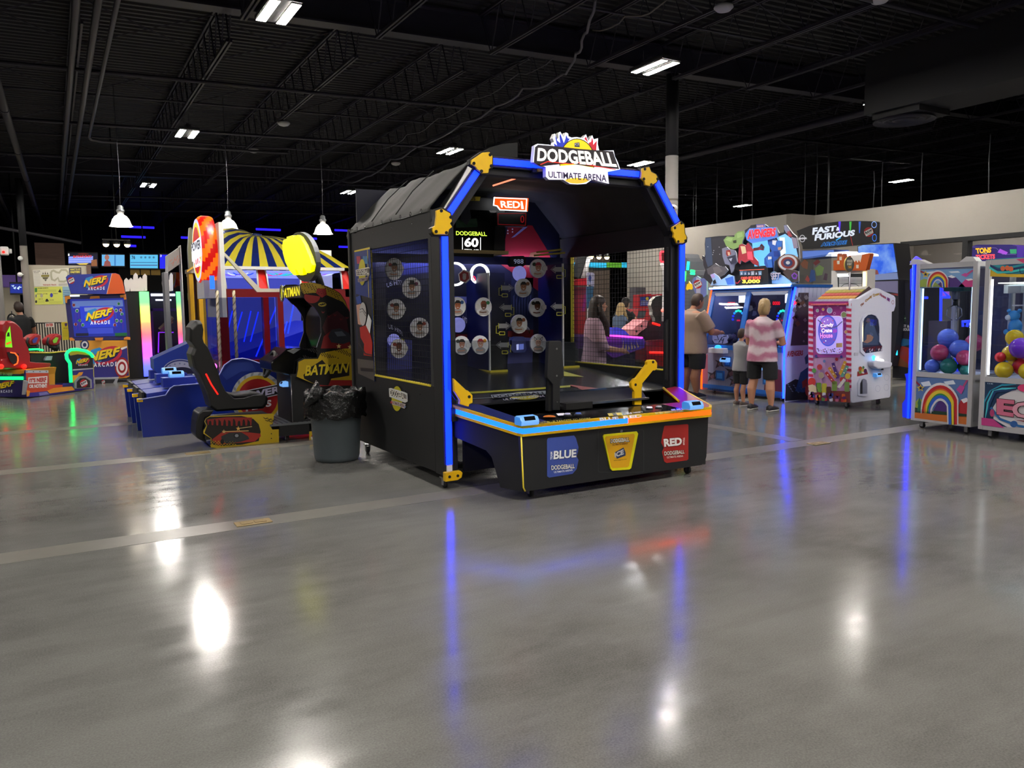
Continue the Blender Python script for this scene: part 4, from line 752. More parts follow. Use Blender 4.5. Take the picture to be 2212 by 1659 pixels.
for k in range(90):
    u = 655+(k*5.9) % 108; v = 752+(k*2.3) % 22; g.fl(pl, ell(u, v, 1.3, 1.3, 6), '#17110c', 2)
g.fl(pl, Z2([(1215,1075),(1270,1020),(1340,975),(1370,1010),(1520,1000),(1520,1080),(1400,1100),(1380,1145),(1300,1140),(1220,1100)]), '#15100e', 3); g.fl(pl, Z2([(1240,1105),(1280,1090),(1400,1110),(1540,1110),(1545,1145),(1330,1150)]), '#9a2222', 2)
for m, off, ly in (('#1a120c', .05, 4), ('#e6cc2e', .03, 5)): g.text(pl, 'BATMAN', Z2([(1235,1012),(1520,992),(1505,1060),(1225,1082)]), m, off, ly)
g.fl(pl, Zd(ell(725, 1340, 68, 36, 24)), '#c8b03a', 5); g.fl(pl, Zd(ell(725, 1340, 62, 31, 24)), '#15100c', 6); g.fl(pl, Zd(ell(725, 1340, 57, 27, 24)), '#c8b03a', 7)
g.fl(pl, Zd([(672,1350),(690,1330),(712,1335),(722,1318),(728,1328),(736,1315),(742,1328),(765,1318),(778,1330),(760,1345),(748,1342),(738,1358),(725,1348),(712,1362),(702,1352)]), '#100c0a', 8)
for k in range(5): u, v = 694+k*13, 672+((k*7) % 12)+k*2; g.fl(pl, [(u,v), (u+4,v+2), (u+8,v), (u+5,v+5), (u+4,v+4), (u+2,v+5)], '#6a1818', 2)
part('side_print', g, SP)
# screen hood between the sides
X = lambda u, v: PY(u, v, YN)
g = G(); a, b, c, d = X(700, 640), X(745, 668), X(755, 812), X(700, 770); g.poly([Vector((p.x, YN+.03, p.z)) for p in (a, b, c, d)], Vector((0, YF2-YN-.06, 0)), 'black'); part('screen_housing', g, BT)
a = X(698, 660); b = X(700, 760); g = G(); g.hexa([(a.x-.02, YN+.06, b.z), (a.x, YN+.06, b.z), (a.x, YF2-.06, b.z), (a.x-.02, YF2-.06, b.z), (a.x-.02, YN+.06, a.z), (a.x, YN+.06, a.z), (a.x, YF2-.06, a.z), (a.x-.02, YF2-.06, a.z)], 'black_gloss'); part('screen', g, BT)
a = X(650, 616); b = X(652, 642); g = G(); g.box(a.x, a.x+.3, YN+.03, YF2-.03, b.z, a.z, '#3a2a26'); MQ = part('marquee', g, BT)
pl = ('x', a.x); h = G()
for m, off, ly in (('!e8d820*1.0', .03, 2),): h.text(pl, 'BATMAN', ((608,624), (647,618), (647,638), (608,644)), m, off, ly)
part('marquee_lettering', h, MQ)
g = G(); p = PX(613, 634, a.x); g.tube([(p.x-.03, p.y-.02+.07*math.cos(2*PI*i/20), p.z+.1*math.sin(2*PI*i/20)) for i in range(20)], .012, 'steel', 6, closed=True); part('speaker_ring', g, BT)
# dashboard and wheel
g = G(); d0 = Z2([(1165,1085),(1010,1055),(1000,990),(1060,945),(1110,900),(1200,895),(1310,900),(1310,965),(1180,985)]); g.poly([PY(u, v, YN+.08) for u, v in d0], Vector((0, YF2-YN-.16, 0)), 'black_gloss'); part('dashboard', g, BT, bevel=.02)
g = G(); h = Z2([(1110,915),(1160,900),(1195,905),(1150,935)]); g.poly([PY(u, v, YN+.06) for u, v in h], Vector((0,.12,0)), 'grey_steel'); part('dash_button', g, BT)
p = PY(582, 787, 9.85); g = G(); g.tube([(p.x+.06*math.sin(2*PI*i/28), 9.85+.16*math.cos(2*PI*i/28), p.z+.15*math.sin(2*PI*i/28)) for i in range(28)], .018, 'rubber', 8, closed=True); SW = part('steering_wheel', g, BT)
h = G(); h.tube([(p.x, 9.85, p.z), (p.x+.25, 9.85, p.z-.02)], .04, 'black_gloss', 10); h.tube([(p.x, 9.7, p.z), (p.x, 10.0, p.z)], .018, 'grey_steel', 6); h.tube([(p.x-.05, 9.85, p.z-.14), (p.x, 9.85, p.z)], .018, 'grey_steel', 6); part('wheel_spokes', h, SW)
# pedestal, platform
g = G(); a = PY(628, 812, YN+.05); g.box(a.x, a.x+.75, YN+.05, YF2-.05, .12, a.z+.02, 'black'); part('pedestal', g, BT); h = G(); h.tube([(a.x, YN+.045, .14), (a.x, YN+.045, a.z)], .006, 'steel', 6); part('pedestal_edge', h, BT)
reader(BT, PY(615, 835, YN+.25), 1.0, (0,-1,0))
g = G(); x0 = PY(585, 920, YN).x; g.box(x0, 3.3, YN+.02, YF2, .2, .225, 'grey_steel')
for i in range(14): g.box(x0+.02+i*.06, x0+.035+i*.06, YN+.03, YF2-.01, .225, .23, 'steel')
part('tread_plate', g, BT); g = G(); x1 = PY(606, 940, YN).x; g.box(x1, x1+.36, YN+.03, YF2-.02, .07, .2, 'black'); g.box(x1+.36, 3.3, YN+.05, YF2-.02, .09, .2, 'matte_black'); part('platform', g, BT)
g = G(); g.fl(('y', YN+.02), [(668,932), (690,930), (690,956), (668,957)], '#c8a81e', 1); g.fl(('y', YN+.02), ell(681, 945, 9, 9), '#b01818', 2); g.text(('y', YN+.02), 'RAW', ((671,944), (690,938), (691,947), (673,953)), '#f0f0f0', .04, 3); part('maker_print', g, BT)
caster(BT, x1+.1, YN+.1, .03); caster(BT, x1+.5, YN+.08, .03)
# seat base
SB = Zc([(225,1100),(1170,1060),(1188,1075),(1180,1170),(1145,1270),(1165,1300),(1260,1295),(1262,1495),(330,1575),(245,1565),(245,1430),(135,1360),(135,1320),(180,1240),(150,1180),(165,1140)])
g = G(); g.ext(('y', 9.5), SB, .03, '#c2a41c', 'steel'); SBP = part('seat_base_side', g, BT)
pl = ('y', 9.5); g = G()
g.fl(pl, Zc([(175,1140),(225,1110),(700,1095),(880,1140),(960,1220),(990,1330),(960,1470),(700,1525),(400,1545),(250,1520),(255,1430),(150,1350),(190,1240),(160,1180)]), '#1c1512', 1); g.fl(pl, Zc([(190,1150),(480,1115),(860,1120),(850,1240),(500,1245),(200,1230)]), '#8e2420', 2)
for k in range(9): x = 210+k*72; g.fl(pl, Zc([(x,1250), (x+8,1180-20*(k % 3)), (x+25,1165-25*(k % 2)), (x+42,1180), (x+48,1250)]), '#1a1210', 3)
g.fl(pl, Zc([(260,1450),(420,1330),(700,1330),(985,1360),(990,1400),(900,1480),(600,1500),(350,1530)]), '#a02a22', 2); g.fl(pl, Zc([(400,1400),(520,1345),(700,1340),(800,1400),(820,1440),(700,1480),(480,1510),(410,1470)]), '#2e3033', 4); g.fl(pl, Zc(ell(630, 1392, 48, 38, 18)), '#17181a', 5); g.fl(pl, Zc(ell(632, 1390, 28, 24, 16)), '#8a8f94', 6); g.fl(pl, Zc(ell(415, 1480, 28, 38, 14)), '#101012', 5)
g.band(pl, Zc([(420,1330), (810,1318)]), 1.8, '#d8b070', 5); g.band(pl, Zc([(640,1285), (860,1255)]), 1.4, '#d8c090', 5); g.fl(pl, Zc(star(655, 1285, 38)), '#e8b860', 5); g.fl(pl, Zc(star(440, 1330, 34)), '#e0c080', 5)
for k in range(5): u, v = 1020+k*28, 1110+((k*37) % 60); g.fl(pl, Zc([(u,v), (u+40,v+20), (u+90,v+5), (u+50,v+32), (u+20,v+22)]), '#2a1c10', 3)
for k in range(70): g.fl(pl, ell(455+(k*3.1) % 55, 962-(k % 4)*3+((k*3.1) % 55)*.02, 1, 1, 6), '#c8a81e', 4)
for v in (1362, 1432): g.fl(pl, Zc(ell(1150, v, 9, 9, 10)), '#151515', 4)
part('base_print', g, SBP)
a = PY(445, 950, 9.53); b = PY(600, 950, 9.53); g = G(); g.box(a.x, b.x-.05, 9.53, 10.1, .1, PY(500, 905, 9.53).z, 'black'); part('seat_base', g, BT)
g = G(); g.poly([PY(u, v, 9.62) for u, v in Zc([(60,1060),(130,1010),(300,1005),(240,1095),(165,1130),(135,1320),(185,1500),(40,1430),(20,1380),(30,1180)])], Vector((0,.4,0)), 'vinyl'); part('seat_mechanism', g, BT, bevel=.015)
g = G(); g.ext(('y', 9.56), Zc([(250,1565),(330,1575),(1100,1510),(1180,1500),(1150,1540),(600,1620),(450,1628),(320,1605)]), .5, '#4a1a30'); part('under_pan', g, BT)  # plum-coloured board below the seat base
# seat
sp = Z2([(465,760),(500,715),(535,712),(545,760),(540,820),(548,850),(575,880),(605,950),(650,1060),(668,1130),(700,1190),(760,1240),(830,1235),(900,1215),(965,1212),(985,1225),(980,1270),(955,1300),(640,1320),(600,1290),(575,1200),(520,1075),(488,1030),(470,940),(490,890),(462,850)])
g = G(); n = len(sp); A = [PY(u, v, 9.58) for u, v in sp]; cu = sum((p for p in A), Vector())/n
rings = []
for yy, s in ((9.56, .94), (9.62, 1.0), (9.95, 1.0), (10.02, .94)): rings.append([Vector((cu.x+(p.x-cu.x)*s, yy, cu.z+(p.z-cu.z)*s)) for p in A])
g.loft(rings, 'vinyl', smooth=False); ST = part('racing_seat', g, BT, bevel=.012)
h = G(); h.tube([PY(*Z2([(568,1068)])[0], 9.55), PY(*Z2([(605,1140)])[0], 9.55), PY(*Z2([(648,1205)])[0], 9.55)], .008, 'led_red', 6); part('seat_light', h, ST)
h = G(); h.poly([PY(u, v, 9.66) for u, v in Z2([(690,1190),(760,1225),(830,1222),(940,1200),(860,1190),(760,1205)])], Vector((0,.3,0)), '#3c3a3c'); part('seat_cushion', h, ST, bevel=.02)
# topper
XT = PY(664, 560, 9.9).x; pl = ('x', XT)
dk = [(653+29*math.cos(R(a))*1.0+ (7.5*math.sin(R(a))), 555+54*math.sin(R(a))) for a in range(0, 360, 12)]
g = G(); g.poly([PT(pl, u, v) for u, v in dk], Vector((.06, 0, 0)), 'dark_grey', 'grey_steel'); TP2 = part('topper_disc', g, BT)
yb = Zd([(150,290),(205,270),(205,240),(295,215),(315,262),(312,235),(375,210),(420,240),(500,370),(580,560),(625,700),(600,800),(530,830),(490,740),(470,760),(475,850),(420,865),(372,780),(345,770),(368,855),(320,865),(250,790),(180,650),(140,500),(130,380)])
h = G(); h.raised(pl, yb, .05, '!f2f000*1.15'); part('lit_emblem', h, TP2, bevel=.01)
g = G(); a = PX(676, 590, XT+.03); b = PX(690, 616, XT+.03); g.tube([Vector((XT+.1, 9.85, a.z)), Vector((XT+.16, 9.85, b.z-.05))], .05, 'matte_black', 8); part('topper_arm', g, BT)
# ================================================================ WASTE BIN
W = thing('waste_bin', 'round grey plastic waste bin lined with a shiny black bag', 'waste bin', (2.525, 8.02, 0)); cx, cy = 2.525, 8.02
g = G(); g.lathe([(.2,0), (.225,.015), (.235,.05), (.27,.6), (.285,.61), (.285,.64), (.27,.64), (.26,.6), (.22,.05), (.001,.03)], (cx, cy, 0), 'bin_grey', 36); part('bin_body', g, W)
random.seed(3); rings = []; n = 56
for i, (r, z) in enumerate(((.305,.47), (.312,.5), (.305,.56), (.312,.62), (.3,.68), (.31,.72), (.285,.745), (.25,.735), (.24,.66), (.2,.5))):
    rings.append([Vector((cx+(r+(.014*math.sin(j*1.9+i*1.3)+.012*math.sin(j*4.3+i*2)+random.uniform(-.008,.008))*(1 if i else 1.4))*math.cos(2*PI*j/n), cy+(r+.014*math.sin(j*1.9+i*1.3)+.012*math.sin(j*4.3+i*2))*math.sin(2*PI*j/n), z+.022*math.sin(j*.9+i*.7)+random.uniform(-.01,.012))) for j in range(n)])
g = G(); g.loft(rings, 'bag_black', cap=False); part('bag', g, W)
g = G(); p = PY(655, 880, 7.9); q = PY(690, 842, 7.85); rr = [(q, .1), (q.lerp(p, .4), .075), (q.lerp(p, .75), .04), (p, .012)]
g.loft([[c+Vector((-.3*r*math.cos(a)*1, r*math.sin(a)*.9, r*math.cos(a))) for a in [2*PI*k/10 for k in range(10)]] for c, r in rr], 'bag_black'); part('bag_corner', g, W)
# ================================================================ BALL-LANE GAME
LG = thing('ball_lane_game', 'royal-blue ball-lane game with an orange and red drum sign on top', 'arcade game', (1.6, 11.9, 0))
P1 = Z2([(120,1240),(300,1210),(330,1165),(355,1148),(560,1130),(640,1100),(665,1060),(690,1010),(740,975),(810,965),(860,975),(960,1010),(1085,1070),(1095,1365),(500,1465),(150,1490)])
g = G(); g.ext(('y', 10.84), P1, .05, 'blue_paint'); SPN = part('side_panel', g, LG)
pl = ('y', 10.84); g = G(); dcx, dcy = Zc([(945,838)])[0]
g.fl(pl, Zc([(400,470),(560,300),(850,290),(930,430),(700,430),(480,560)]), '#1e3a9a', 1); g.fl(pl, Zc([(1290,1020),(1360,980),(1360,1010),(1290,1090)]), '#a81c24', 1)
for rr, m, ly in ((57.5, '#b9bcc6', 2), (50, '#c8a420', 3), (43, '#a0181c', 4)): g.fl(pl, ell(dcx, dcy, rr, rr, 40), m, ly)
for k in range(20): a = k*18; g.fl(pl, [(dcx+50.5*math.cos(R(a)), dcy+50.5*math.sin(R(a))), (dcx+57*math.cos(R(a+4)), dcy+57*math.sin(R(a+4))), (dcx+57*math.cos(R(a+10)), dcy+57*math.sin(R(a+10))), (dcx+50.5*math.cos(R(a+6)), dcy+50.5*math.sin(R(a+6)))], '#8d919c', 3)
g.fl(pl, Zc([(545,760),(1310,605),(1310,770),(560,940)]), '#e4e2ee', 5); g.fl(pl, Zc([(560,772),(1300,620),(1300,757),(572,922)]), '#14121a', 6); g.text(pl, 'POWER', Zc([(580,790),(1285,640),(1285,742),(590,900)]), '#c9c4e6', .04, 7); g.text(pl, 'PLUS', Zc([(760,930),(1150,850),(1150,950),(770,1030)]), '#e4e2ee', .04, 6)
part('side_print', g, SPN)
h = G(); pp = [PT(pl, u, v)+Vector((0,-.004,0)) for u, v in P1[:13]]; h.tube(pp, .009, '#8a93d8', 6); part('edge_trim', h, SPN)
LW = Z2([(120,1240),(300,1210),(330,1165),(355,1148),(600,1126),(600,1440),(500,1465),(150,1490)]); L3 = [PT(pl, u, v) for u, v in LW]
for dy in (.68, 1.5, 2.28):
    g = G(); g.poly([p+Vector((0, dy, 0)) for p in L3], Vector((0,.05,0)), 'blue_paint'); o = part('lane_wall', g, LG)
    h = G(); h.tube([p+Vector((-.004, dy+.025, .004)) for p in L3[:5]], .012, '#6a78d0', 6); part('edge_trim', h, o)
for k, dy in enumerate((0, .68, 1.5, 2.28)):
    h = G(); p = L3[0]+Vector((0, dy, 0)); h.box(p.x-.015, p.x+.05, p.y-.005, p.y+.055, p.z-.03, p.z+.01, 'yellow_metal'); part('wall_cap', h, LG)
    if k < 3:
        y0 = 10.9+dy; y1 = 10.84+(.68, 1.5, 2.28)[k]; h = G(); h.hexa([(.98,y0,.1), (2.2,y0,.1), (2.2,y1,.1), (.98,y1,.1), (.98,y0,.55), (2.2,y0,.66), (2.2,y1,.66), (.98,y1,.55)], '#1a2f96'); part('lane_bed', h, LG)
        h = G(); h.box(.93, .96, y0+.1, y1-.1, .45, .56, 'black'); part('ball_return', h, LG)
        reader(LG, (1.38, (y0+y1)/2, .72), 1.25, (1,0,0)); h = G(); h.box(1.2, 1.6, (y0+y1)/2-.12, (y0+y1)/2+.12, .6, .72, '#1a2f96'); part('reader_plinth', h, LG)
g = G(); g.ext(('y', 12.6), Z2([(220,970),(470,855),(480,1060),(260,1075),(225,1040)]), .5, '#1b3ea8'); o = part('wheel_cabinet', g, LG)
pl = ('y', 12.6); g = G(); g.fl(pl, Z2(ell(400, 1065, 125, 95, 24, 180, 360)), '#c9cbe0', 1); g.ring(pl, Z2(ell(400, 1065, 120, 90, 24, 180, 360)), Z2(ell(400, 1065, 110, 81, 24, 180, 360)), '#3a4688', 2); g.fl(pl, Z2(ell(410, 1068, 85, 45, 20, 180, 360)), '#14163a', 3)
for k in range(5): g.fl(pl, Z2(star(330+k*32, 1000-14*math.sin(k*PI/4)+14, 8)), '#7a80b0', 3)
part('wheel_print', g, o)
# ================================================================ POWER DRUM SIGN on its tower
YD = 12.0; XD = PX(427, 540, 1.72).x
pf = PY(437, 540, 11.55)
t = LG
ca = PX(426, 541, pf.x); rad = .46; thk = .2
g = G(); n = 48
for k in range(n):
    for j in range(6):
        a0, a1 = 2*PI*k/n, 2*PI*(k+1)/n; x0, x1 = ca.x+thk*j/6, ca.x+thk*(j+1)/6; col = '!ff6a08*1.25' if (k+j*1.0) % 6 < 3 else '!d8100a*.9'
        rr = [rad*(.9 if q in (0,) else (.97 if q in (1, 6) else 1.0)) for q in (j, j+1)]
        g.add([(x0, ca.y+rr[0]*math.cos(a0), ca.z+rr[0]*1.06*math.sin(a0)), (x0, ca.y+rr[0]*math.cos(a1), ca.z+rr[0]*1.06*math.sin(a1)), (x1, ca.y+rr[1]*math.cos(a1), ca.z+rr[1]*1.06*math.sin(a1)), (x1, ca.y+rr[1]*math.cos(a0), ca.z+rr[1]*1.06*math.sin(a0))], [(0,1,2,3)], col, True)
g.add([(ca.x+thk, ca.y+rad*.97*math.cos(2*PI*k/n), ca.z+rad*1.03*math.sin(2*PI*k/n)) for k in range(n)], [tuple(range(n))], 'white_paint'); DS = part('drum_sign', g, t)
pl = ('x', ca.x); g = G()
def yz(r, y, z, n=40): return [Vector((ca.x-.003*lay_, ca.y+y+r*math.cos(2*PI*k/n), ca.z+z+r*1.06*math.sin(2*PI*k/n))) for k in range(n)]
for rr, m, lay_ in ((.415, '!b8c0f0*1.2', 1), (.37, '!f0d020*1.1', 2), (.31, '!d01c20*.9', 3)): g.face(yz(rr, 0, 0), m)
g.face([Vector((ca.x-.012, ca.y+y, ca.z+z)) for y, z in ((.44,.12), (-.42,.16), (-.42,-.1), (.44,-.14))], '!f4f4ff*1.3')
def wtext(s, y0, y1, z0, z1, m, off, dx):
    vs, fs = txt(s, off); g.add([(ca.x-dx, ca.y+y0+(y1-y0)*x, ca.z+z0+(z1-z0)*y) for x, y in vs], fs, m)
wtext('POWER', .4, -.4, .0, .13, '#15163a', .04, .015); wtext('PLUS', .3, -.35, -.24, -.06, '!f4f4ff*1.3', .04, .016); part('sign_print', g, DS)
g = G(); a = ca.z-rad-.02; g.box(ca.x+.02, ca.x+.2, 11.7, 12.3, a-.2, a+.05, '#d0d0d8'); g.box(ca.x+.2, ca.x+.26, 11.4, 12.6, 1.5, ca.z+.35, 'white_paint'); part('sign_bracket', g, t)
g = G(); g.poly([(ca.x+.24, 11.5, ca.z-.05), (ca.x+.28, 11.5, ca.z-.05), (ca.x+.75, 11.5, ca.z-.55), (ca.x+1.05, 11.5, ca.z-.55), (ca.x+1.05, 11.5, ca.z-.6), (ca.x+.7, 11.5, ca.z-.6)], Vector((0,.06,0)), '#cfc8b8'); part('brace', g, t)
g = G(); g.box(ca.x+.15, ca.x+.9, 11.35, 12.65, .3, a-.2, 'tint_glass'); part('tower_glass', g, t); g = G(); g.box(ca.x+.1, ca.x+.95, 11.3, 12.7, .0, .3, 'maroon'); part('tower_base', g, t)
for y, x in ((11.4, ca.x+.14), (11.4, ca.x+.36)):
    g = G(); pts = []
    g.tube([(x, y, .4), (x, y, a-.1)], .02, 'rope', 8); o = part('rope_light', g, t); h = G()
    for s in range(2): h.tube([(x+.021*math.cos(k*.8+s*PI), y+.021*math.sin(k*.8+s*PI), .4+k*(a-.5)/60) for k in range(61)], .006, '#8a7a5a', 4, cap=False)
    part('rope_twist', h, o)
g = G(); p = PY(458, 610, 11.4); g.box(p.x-.03, p.x+.03, 11.38, 11.4, p.z-.09, p.z+.09, '!2060ff*2'); part('lit_badge', g, t)
g = G(); g.ball((PY(461, 792, 11.4).x, 11.4, PY(461, 792, 11.4).z), .05, '!ff60f0*2.5', 12); part('lit_knob', g, t)
# ================================================================ TENT-ROOFED PUSHER
YC, TF, TB_ = 15.0, 13.45, 16.6; AP = PY(553, 508, YC); XA = PY(466, 600, TF).x; XB = PY(757, 600, TF).x
t = thing('tent_roof_game', 'red-framed coin pusher with a yellow and navy striped tent roof', 'arcade game', ((XA+XB)/2, YC, 0))
zt, zu, zr, zw = [PY(520, v, TF).z for v in (575, 624, 642, 778)]
spec('tent_y', '#d2c33a', .18, coat=.5); spec('tent_b', '#1a2866', .18, coat=.5)
bd = []; n1, n2, n3 = 6, 16, 9; ZL = PY(463, 516, YC).z
for k in range(n1): q = k/n1; bd.append(Vector((XA, YC+(TF-YC)*q, ZL+(zt-ZL)*q**1.6)))
for k in range(n2): bd.append(Vector((XA+(XB-XA)*k/n2, TF, zt)))
for k in range(n3+1): q = k/n3; bd.append(Vector((XB+.35*math.sin(PI/2*q), TF+(YC-TF)*q, zt+.04*q)))
bd += [Vector((p.x, 2*YC-p.y, p.z)) for p in reversed(bd[:-1])]
g = G(); apx = Vector((AP.x, YC, AP.z))
for k in range(len(bd)-1):
    a, b = bd[k], bd[k+1]; m = 'tent_y' if k % 2 else 'tent_b'; prev = (apx, apx)
    for j in range(1, 6): q = j/5; lift = Vector((0,0,.16*math.sin(PI*q))); c = (apx.lerp(a, q)+lift, apx.lerp(b, q)+lift); g.add([prev[0], prev[1], c[1], c[0]], [(0,1,2,3)], m, True); prev = c
part('tent_roof', g, t); g = G(); g.lathe([(.12,-.03), (.1,.02), (.001,.04)], apx, 'tent_b', 16); part('roof_cap', g, t)
for z0, z1, m in ((zr, zu, 'maroon'), (zt-.05, zt, 'white_paint')): g = G(); g.box(XA, XB, TF, TF+.1, z0, z1, m); g.box(XA, XA+.1, TF, TB_, z0, z1, m); g.box(XB-.1, XB, TF, TB_, z0, z1, m); part('rail', g, t)
us = (471, 576, 607, 690, 749)
for i, u in enumerate(us):
    x = min(XB-.08, max(XA+.08, PY(u, 700, TF).x)); w2 = .085 if i in (0, 4) else .045
    g = G(); g.box(x-w2, x+w2, TF-.02, TF+.13, .6, zr, 'maroon' if i != 1 else 'red_paint'); part('post', g, t)
for u in (468, 568, 660, 749):
    x = min(XB-.07, max(XA+.07, PY(u, 600, TF).x)); g = G(); g.poly([(x-.07, TF-.02, zu), (x+.07, TF-.02, zu), (x+.06, TF+.06, (zu+zt)/2+.05), (x+.05, TF+.16, zt), (x-.05, TF+.16, zt), (x-.06, TF+.06, (zu+zt)/2+.05)], Vector((0,.04,0)), 'bright_red'); part('rib', g, t); g = G()
    for sx in (-.085, .085): g.tube([(x+sx, TF-.01, zu), (x+sx*.9, TF+.06, (zu+zt)/2+.05), (x+sx*.75, TF+.16, zt)], .016, 'white_paint', 5)
    part('rib_edge', g, t)
xs = [min(XB-.08, max(XA+.08, PY(u, 700, TF).x)) for u in us]
for a, b in zip(xs[:-1], xs[1:]): g = G(); g.box(a+.05, b-.05, TF+.04, TF+.046, zw, zr, 'blue_glass'); part('window_glass', g, t); g = G(); g.hexa([(a,TF+.02,zu), (b,TF+.02,zu), (b,TF+.03,zu), (a,TF+.03,zu), (a,TF+.15,zt-.05), (b,TF+.15,zt-.05), (b,TF+.16,zt-.05), (a,TF+.16,zt-.05)], 'blue_glass'); part('upper_glass', g, t)
g = G(); g.box(XA+.02, XA+.026, TF+.1, TB_, zw, zu, 'blue_glass'); part('side_glass', g, t); g = G(); g.box(XA, XB, TF-.05, TB_, .02, zw, 'red_paint'); part('base', g, t); g = G(); g.box(XA+.05, XB-.05, TB_-.06, TB_, zw, zt, '!8a90dc*.5'); part('rear_screen', g, t)
g = G(); g.hexa([(XA+.3, 14.0, zw), (XB-.2, 14.0, zw), (XB-.2, TB_-.1, zw), (XA+.3, TB_-.1, zw), (XA+.3, 14.0, zw+.05), (XB-.2, 14.0, zw+.6), (XB-.2, TB_-.1, zw+.6), (XA+.3, TB_-.1, zw+.05)], '!2438c8*.45'); part('playfield', g, t); g = G(); g.box(XA+.1, XB-.1, TF+.15, TB_-.1, zt-.07, zt-.06, '!c8ccff*1.2'); part('interior_light', g, t)
for u0, v0, u1, v1 in ((502,672,490,722), (523,674,509,722), (542,672,527,738), (558,674,541,738), (598,660,553,770), (620,695,600,770), (635,655,622,720)): g = G(); g.tube([PY(u0, v0, 13.9), PY(u1, v1, 13.7)], .012, '!2a48ff*3', 6); part('neon_rod', g, t)
for u, ms in ((512, ('!8a60ff*2', '!ffffff*2', '!3a60ff*2')), (600, ('!ff5070*2', '!40d0ff*2', '!30e080*2')), (700, ('!b070ff*2', '!ffffff*2'))):
    for i, m in enumerate(ms): c = PY(u-10+i*12, 586, 14.2); g = G(); g.tube([(c.x+.18*math.cos(R(a)), 14.2+.05*math.sin(R(a)), c.z-.07*math.sin(R(a))) for a in range(0, 181, 12)], .011, m, 6); part('neon_arc', g, t)
# white box behind the tent
g = G(); a = PY(680, 540, 20); b = PY(717, 578, 20); g.box(a.x, b.x, 20, 20.4, b.z-.6, a.z, 'white_paint'); t = single('wall_box', g, 'plain white box mounted high behind the striped tent roof', 'box', base=(a.x, 20, b.z-.6))
# ================================================================ FOAM-BLASTER GAME (far left)
Zn = lambda p: ZP(p, 0, 640, 6.9125); Z1 = lambda p: ZP(p, 0, 440, 3.607)
def blast_logo(g, pl, cu, cv, w, lit='', lay=2, sub=True):
    """yellow slanted lettering over a red swoosh and a blue splash, w = half width in px"""
    c = (lambda h, k: '!'+h+'*'+str(k)) if lit else (lambda h, k: '#'+h)
    g.fl(pl, [(cu-w*1.05,cv+w*.1), (cu-w*.8,cv-w*.35), (cu-w*.3,cv-w*.5), (cu,cv-w*.3), (cu-w*.2,cv+w*.35), (cu-w*.6,cv+w*.5), (cu-w*.95,cv+w*.4)], c('2a86c8', .6), lay)
    g.ring(pl, [(cu+w*.2+w*.85*math.cos(R(a)), cv-w*.02-w*.22*math.cos(R(a))+w*.52*math.sin(R(a))) for a in range(0, 360, 15)], [(cu+w*.12+w*.72*math.cos(R(a)), cv-w*.02-w*.18*math.cos(R(a))+w*.36*math.sin(R(a))) for a in range(0, 360, 15)], c('c02440', .55), lay+1)
    q = ((cu-w*.85,cv-w*.18), (cu+w*.95,cv-w*.55), (cu+w*.8,cv-w*.02), (cu-w*1.0,cv+w*.4))
    g.text(pl, 'NERF', [(u+w*.03, v+w*.05) for u, v in q], '#141033', .06, lay+2); g.text(pl, 'NERF', q, c('e8c820', .75), .045, lay+3)
    if sub: g.text(pl, 'A R C A D E', ((cu-w*.65,cv+w*.42), (cu+w*.75,cv+w*.36), (cu+w*.75,cv+w*.62), (cu-w*.65,cv+w*.68)), c('e8ecf8', .8), .03, lay+3)
def maker_badge(g, pl, cu, cv, r, lay=3):
    g.fl(pl, ell(cu, cv, r, r, 20), '#b01c24', lay); g.fl(pl, [(cu-r*.95,cv-r*.05), (cu+r*.6,cv-r*.85), (cu+r*.95,cv+r*.15), (cu-r*.55,cv+r*.9)], '#ececec', lay+1); g.text(pl, 'RAW', ((cu-r*.8,cv-r*.02), (cu+r*.6,cv-r*.7), (cu+r*.75,cv-r*.15), (cu-r*.6,cv+r*.5)), '#1a1a1c', .05, lay+2); g.text(pl, 'THRILLS', ((cu-r*.5,cv+r*.55), (cu+r*.78,cv-r*.02), (cu+r*.82,cv+r*.1), (cu-r*.45,cv+r*.7)), '#2a2a2c', .02, lay+2)
P0 = PZ(58, 857, .03); av = Vector((.72, .69, 0)).normalized(); nv = Vector((.69, -.72, 0)).normalized()
NB = thing('blaster_game', 'two-seat foam-blaster shooting game with red plastic seats and mounted guns', 'arcade game', (P0.x, P0.y, 0))
def S(off=0): return ('g', P0 - nv*off, nv)
LP = ('g', P0, -av)
g = G(); g.ext(S(), Zn([(375,1105),(720,1105),(735,1325),(930,1318),(940,1300),(1398,1290),(1400,1378),(1310,1388),(700,1482),(395,1508),(380,1300)]), .75, '#3a2f8c', '#2a2460'); BS = part('base', g, NB)
pl = S(); g = G()
g.fl(pl, Zn([(385,1110),(718,1110),(732,1325),(935,1322),(935,1355),(830,1375),(700,1415),(450,1440),(400,1400)]), '#c8472c', 1); g.fl(pl, Zn([(385,1105),(722,1105),(724,1145),(385,1145)]), '#b9bcc2', 2)
for k in range(4): g.fl(pl, Zn(ell(402+k*97, 1125, 10, 8, 8)), '#5a5c60', 3)
g.fl(pl, Zn([(420,1212),(708,1190),(706,1296),(422,1302)]), '#e8e2de', 2); g.text(pl, "IT'S NERF", Zn([(440,1228),(692,1205),(690,1280),(442,1288)]), '#b8342a', .05, 3); g.text(pl, "OR NOTHIN'!", Zn([(435,1318),(700,1302),(700,1365),(437,1372)]), '#ece6e2', .05, 3)
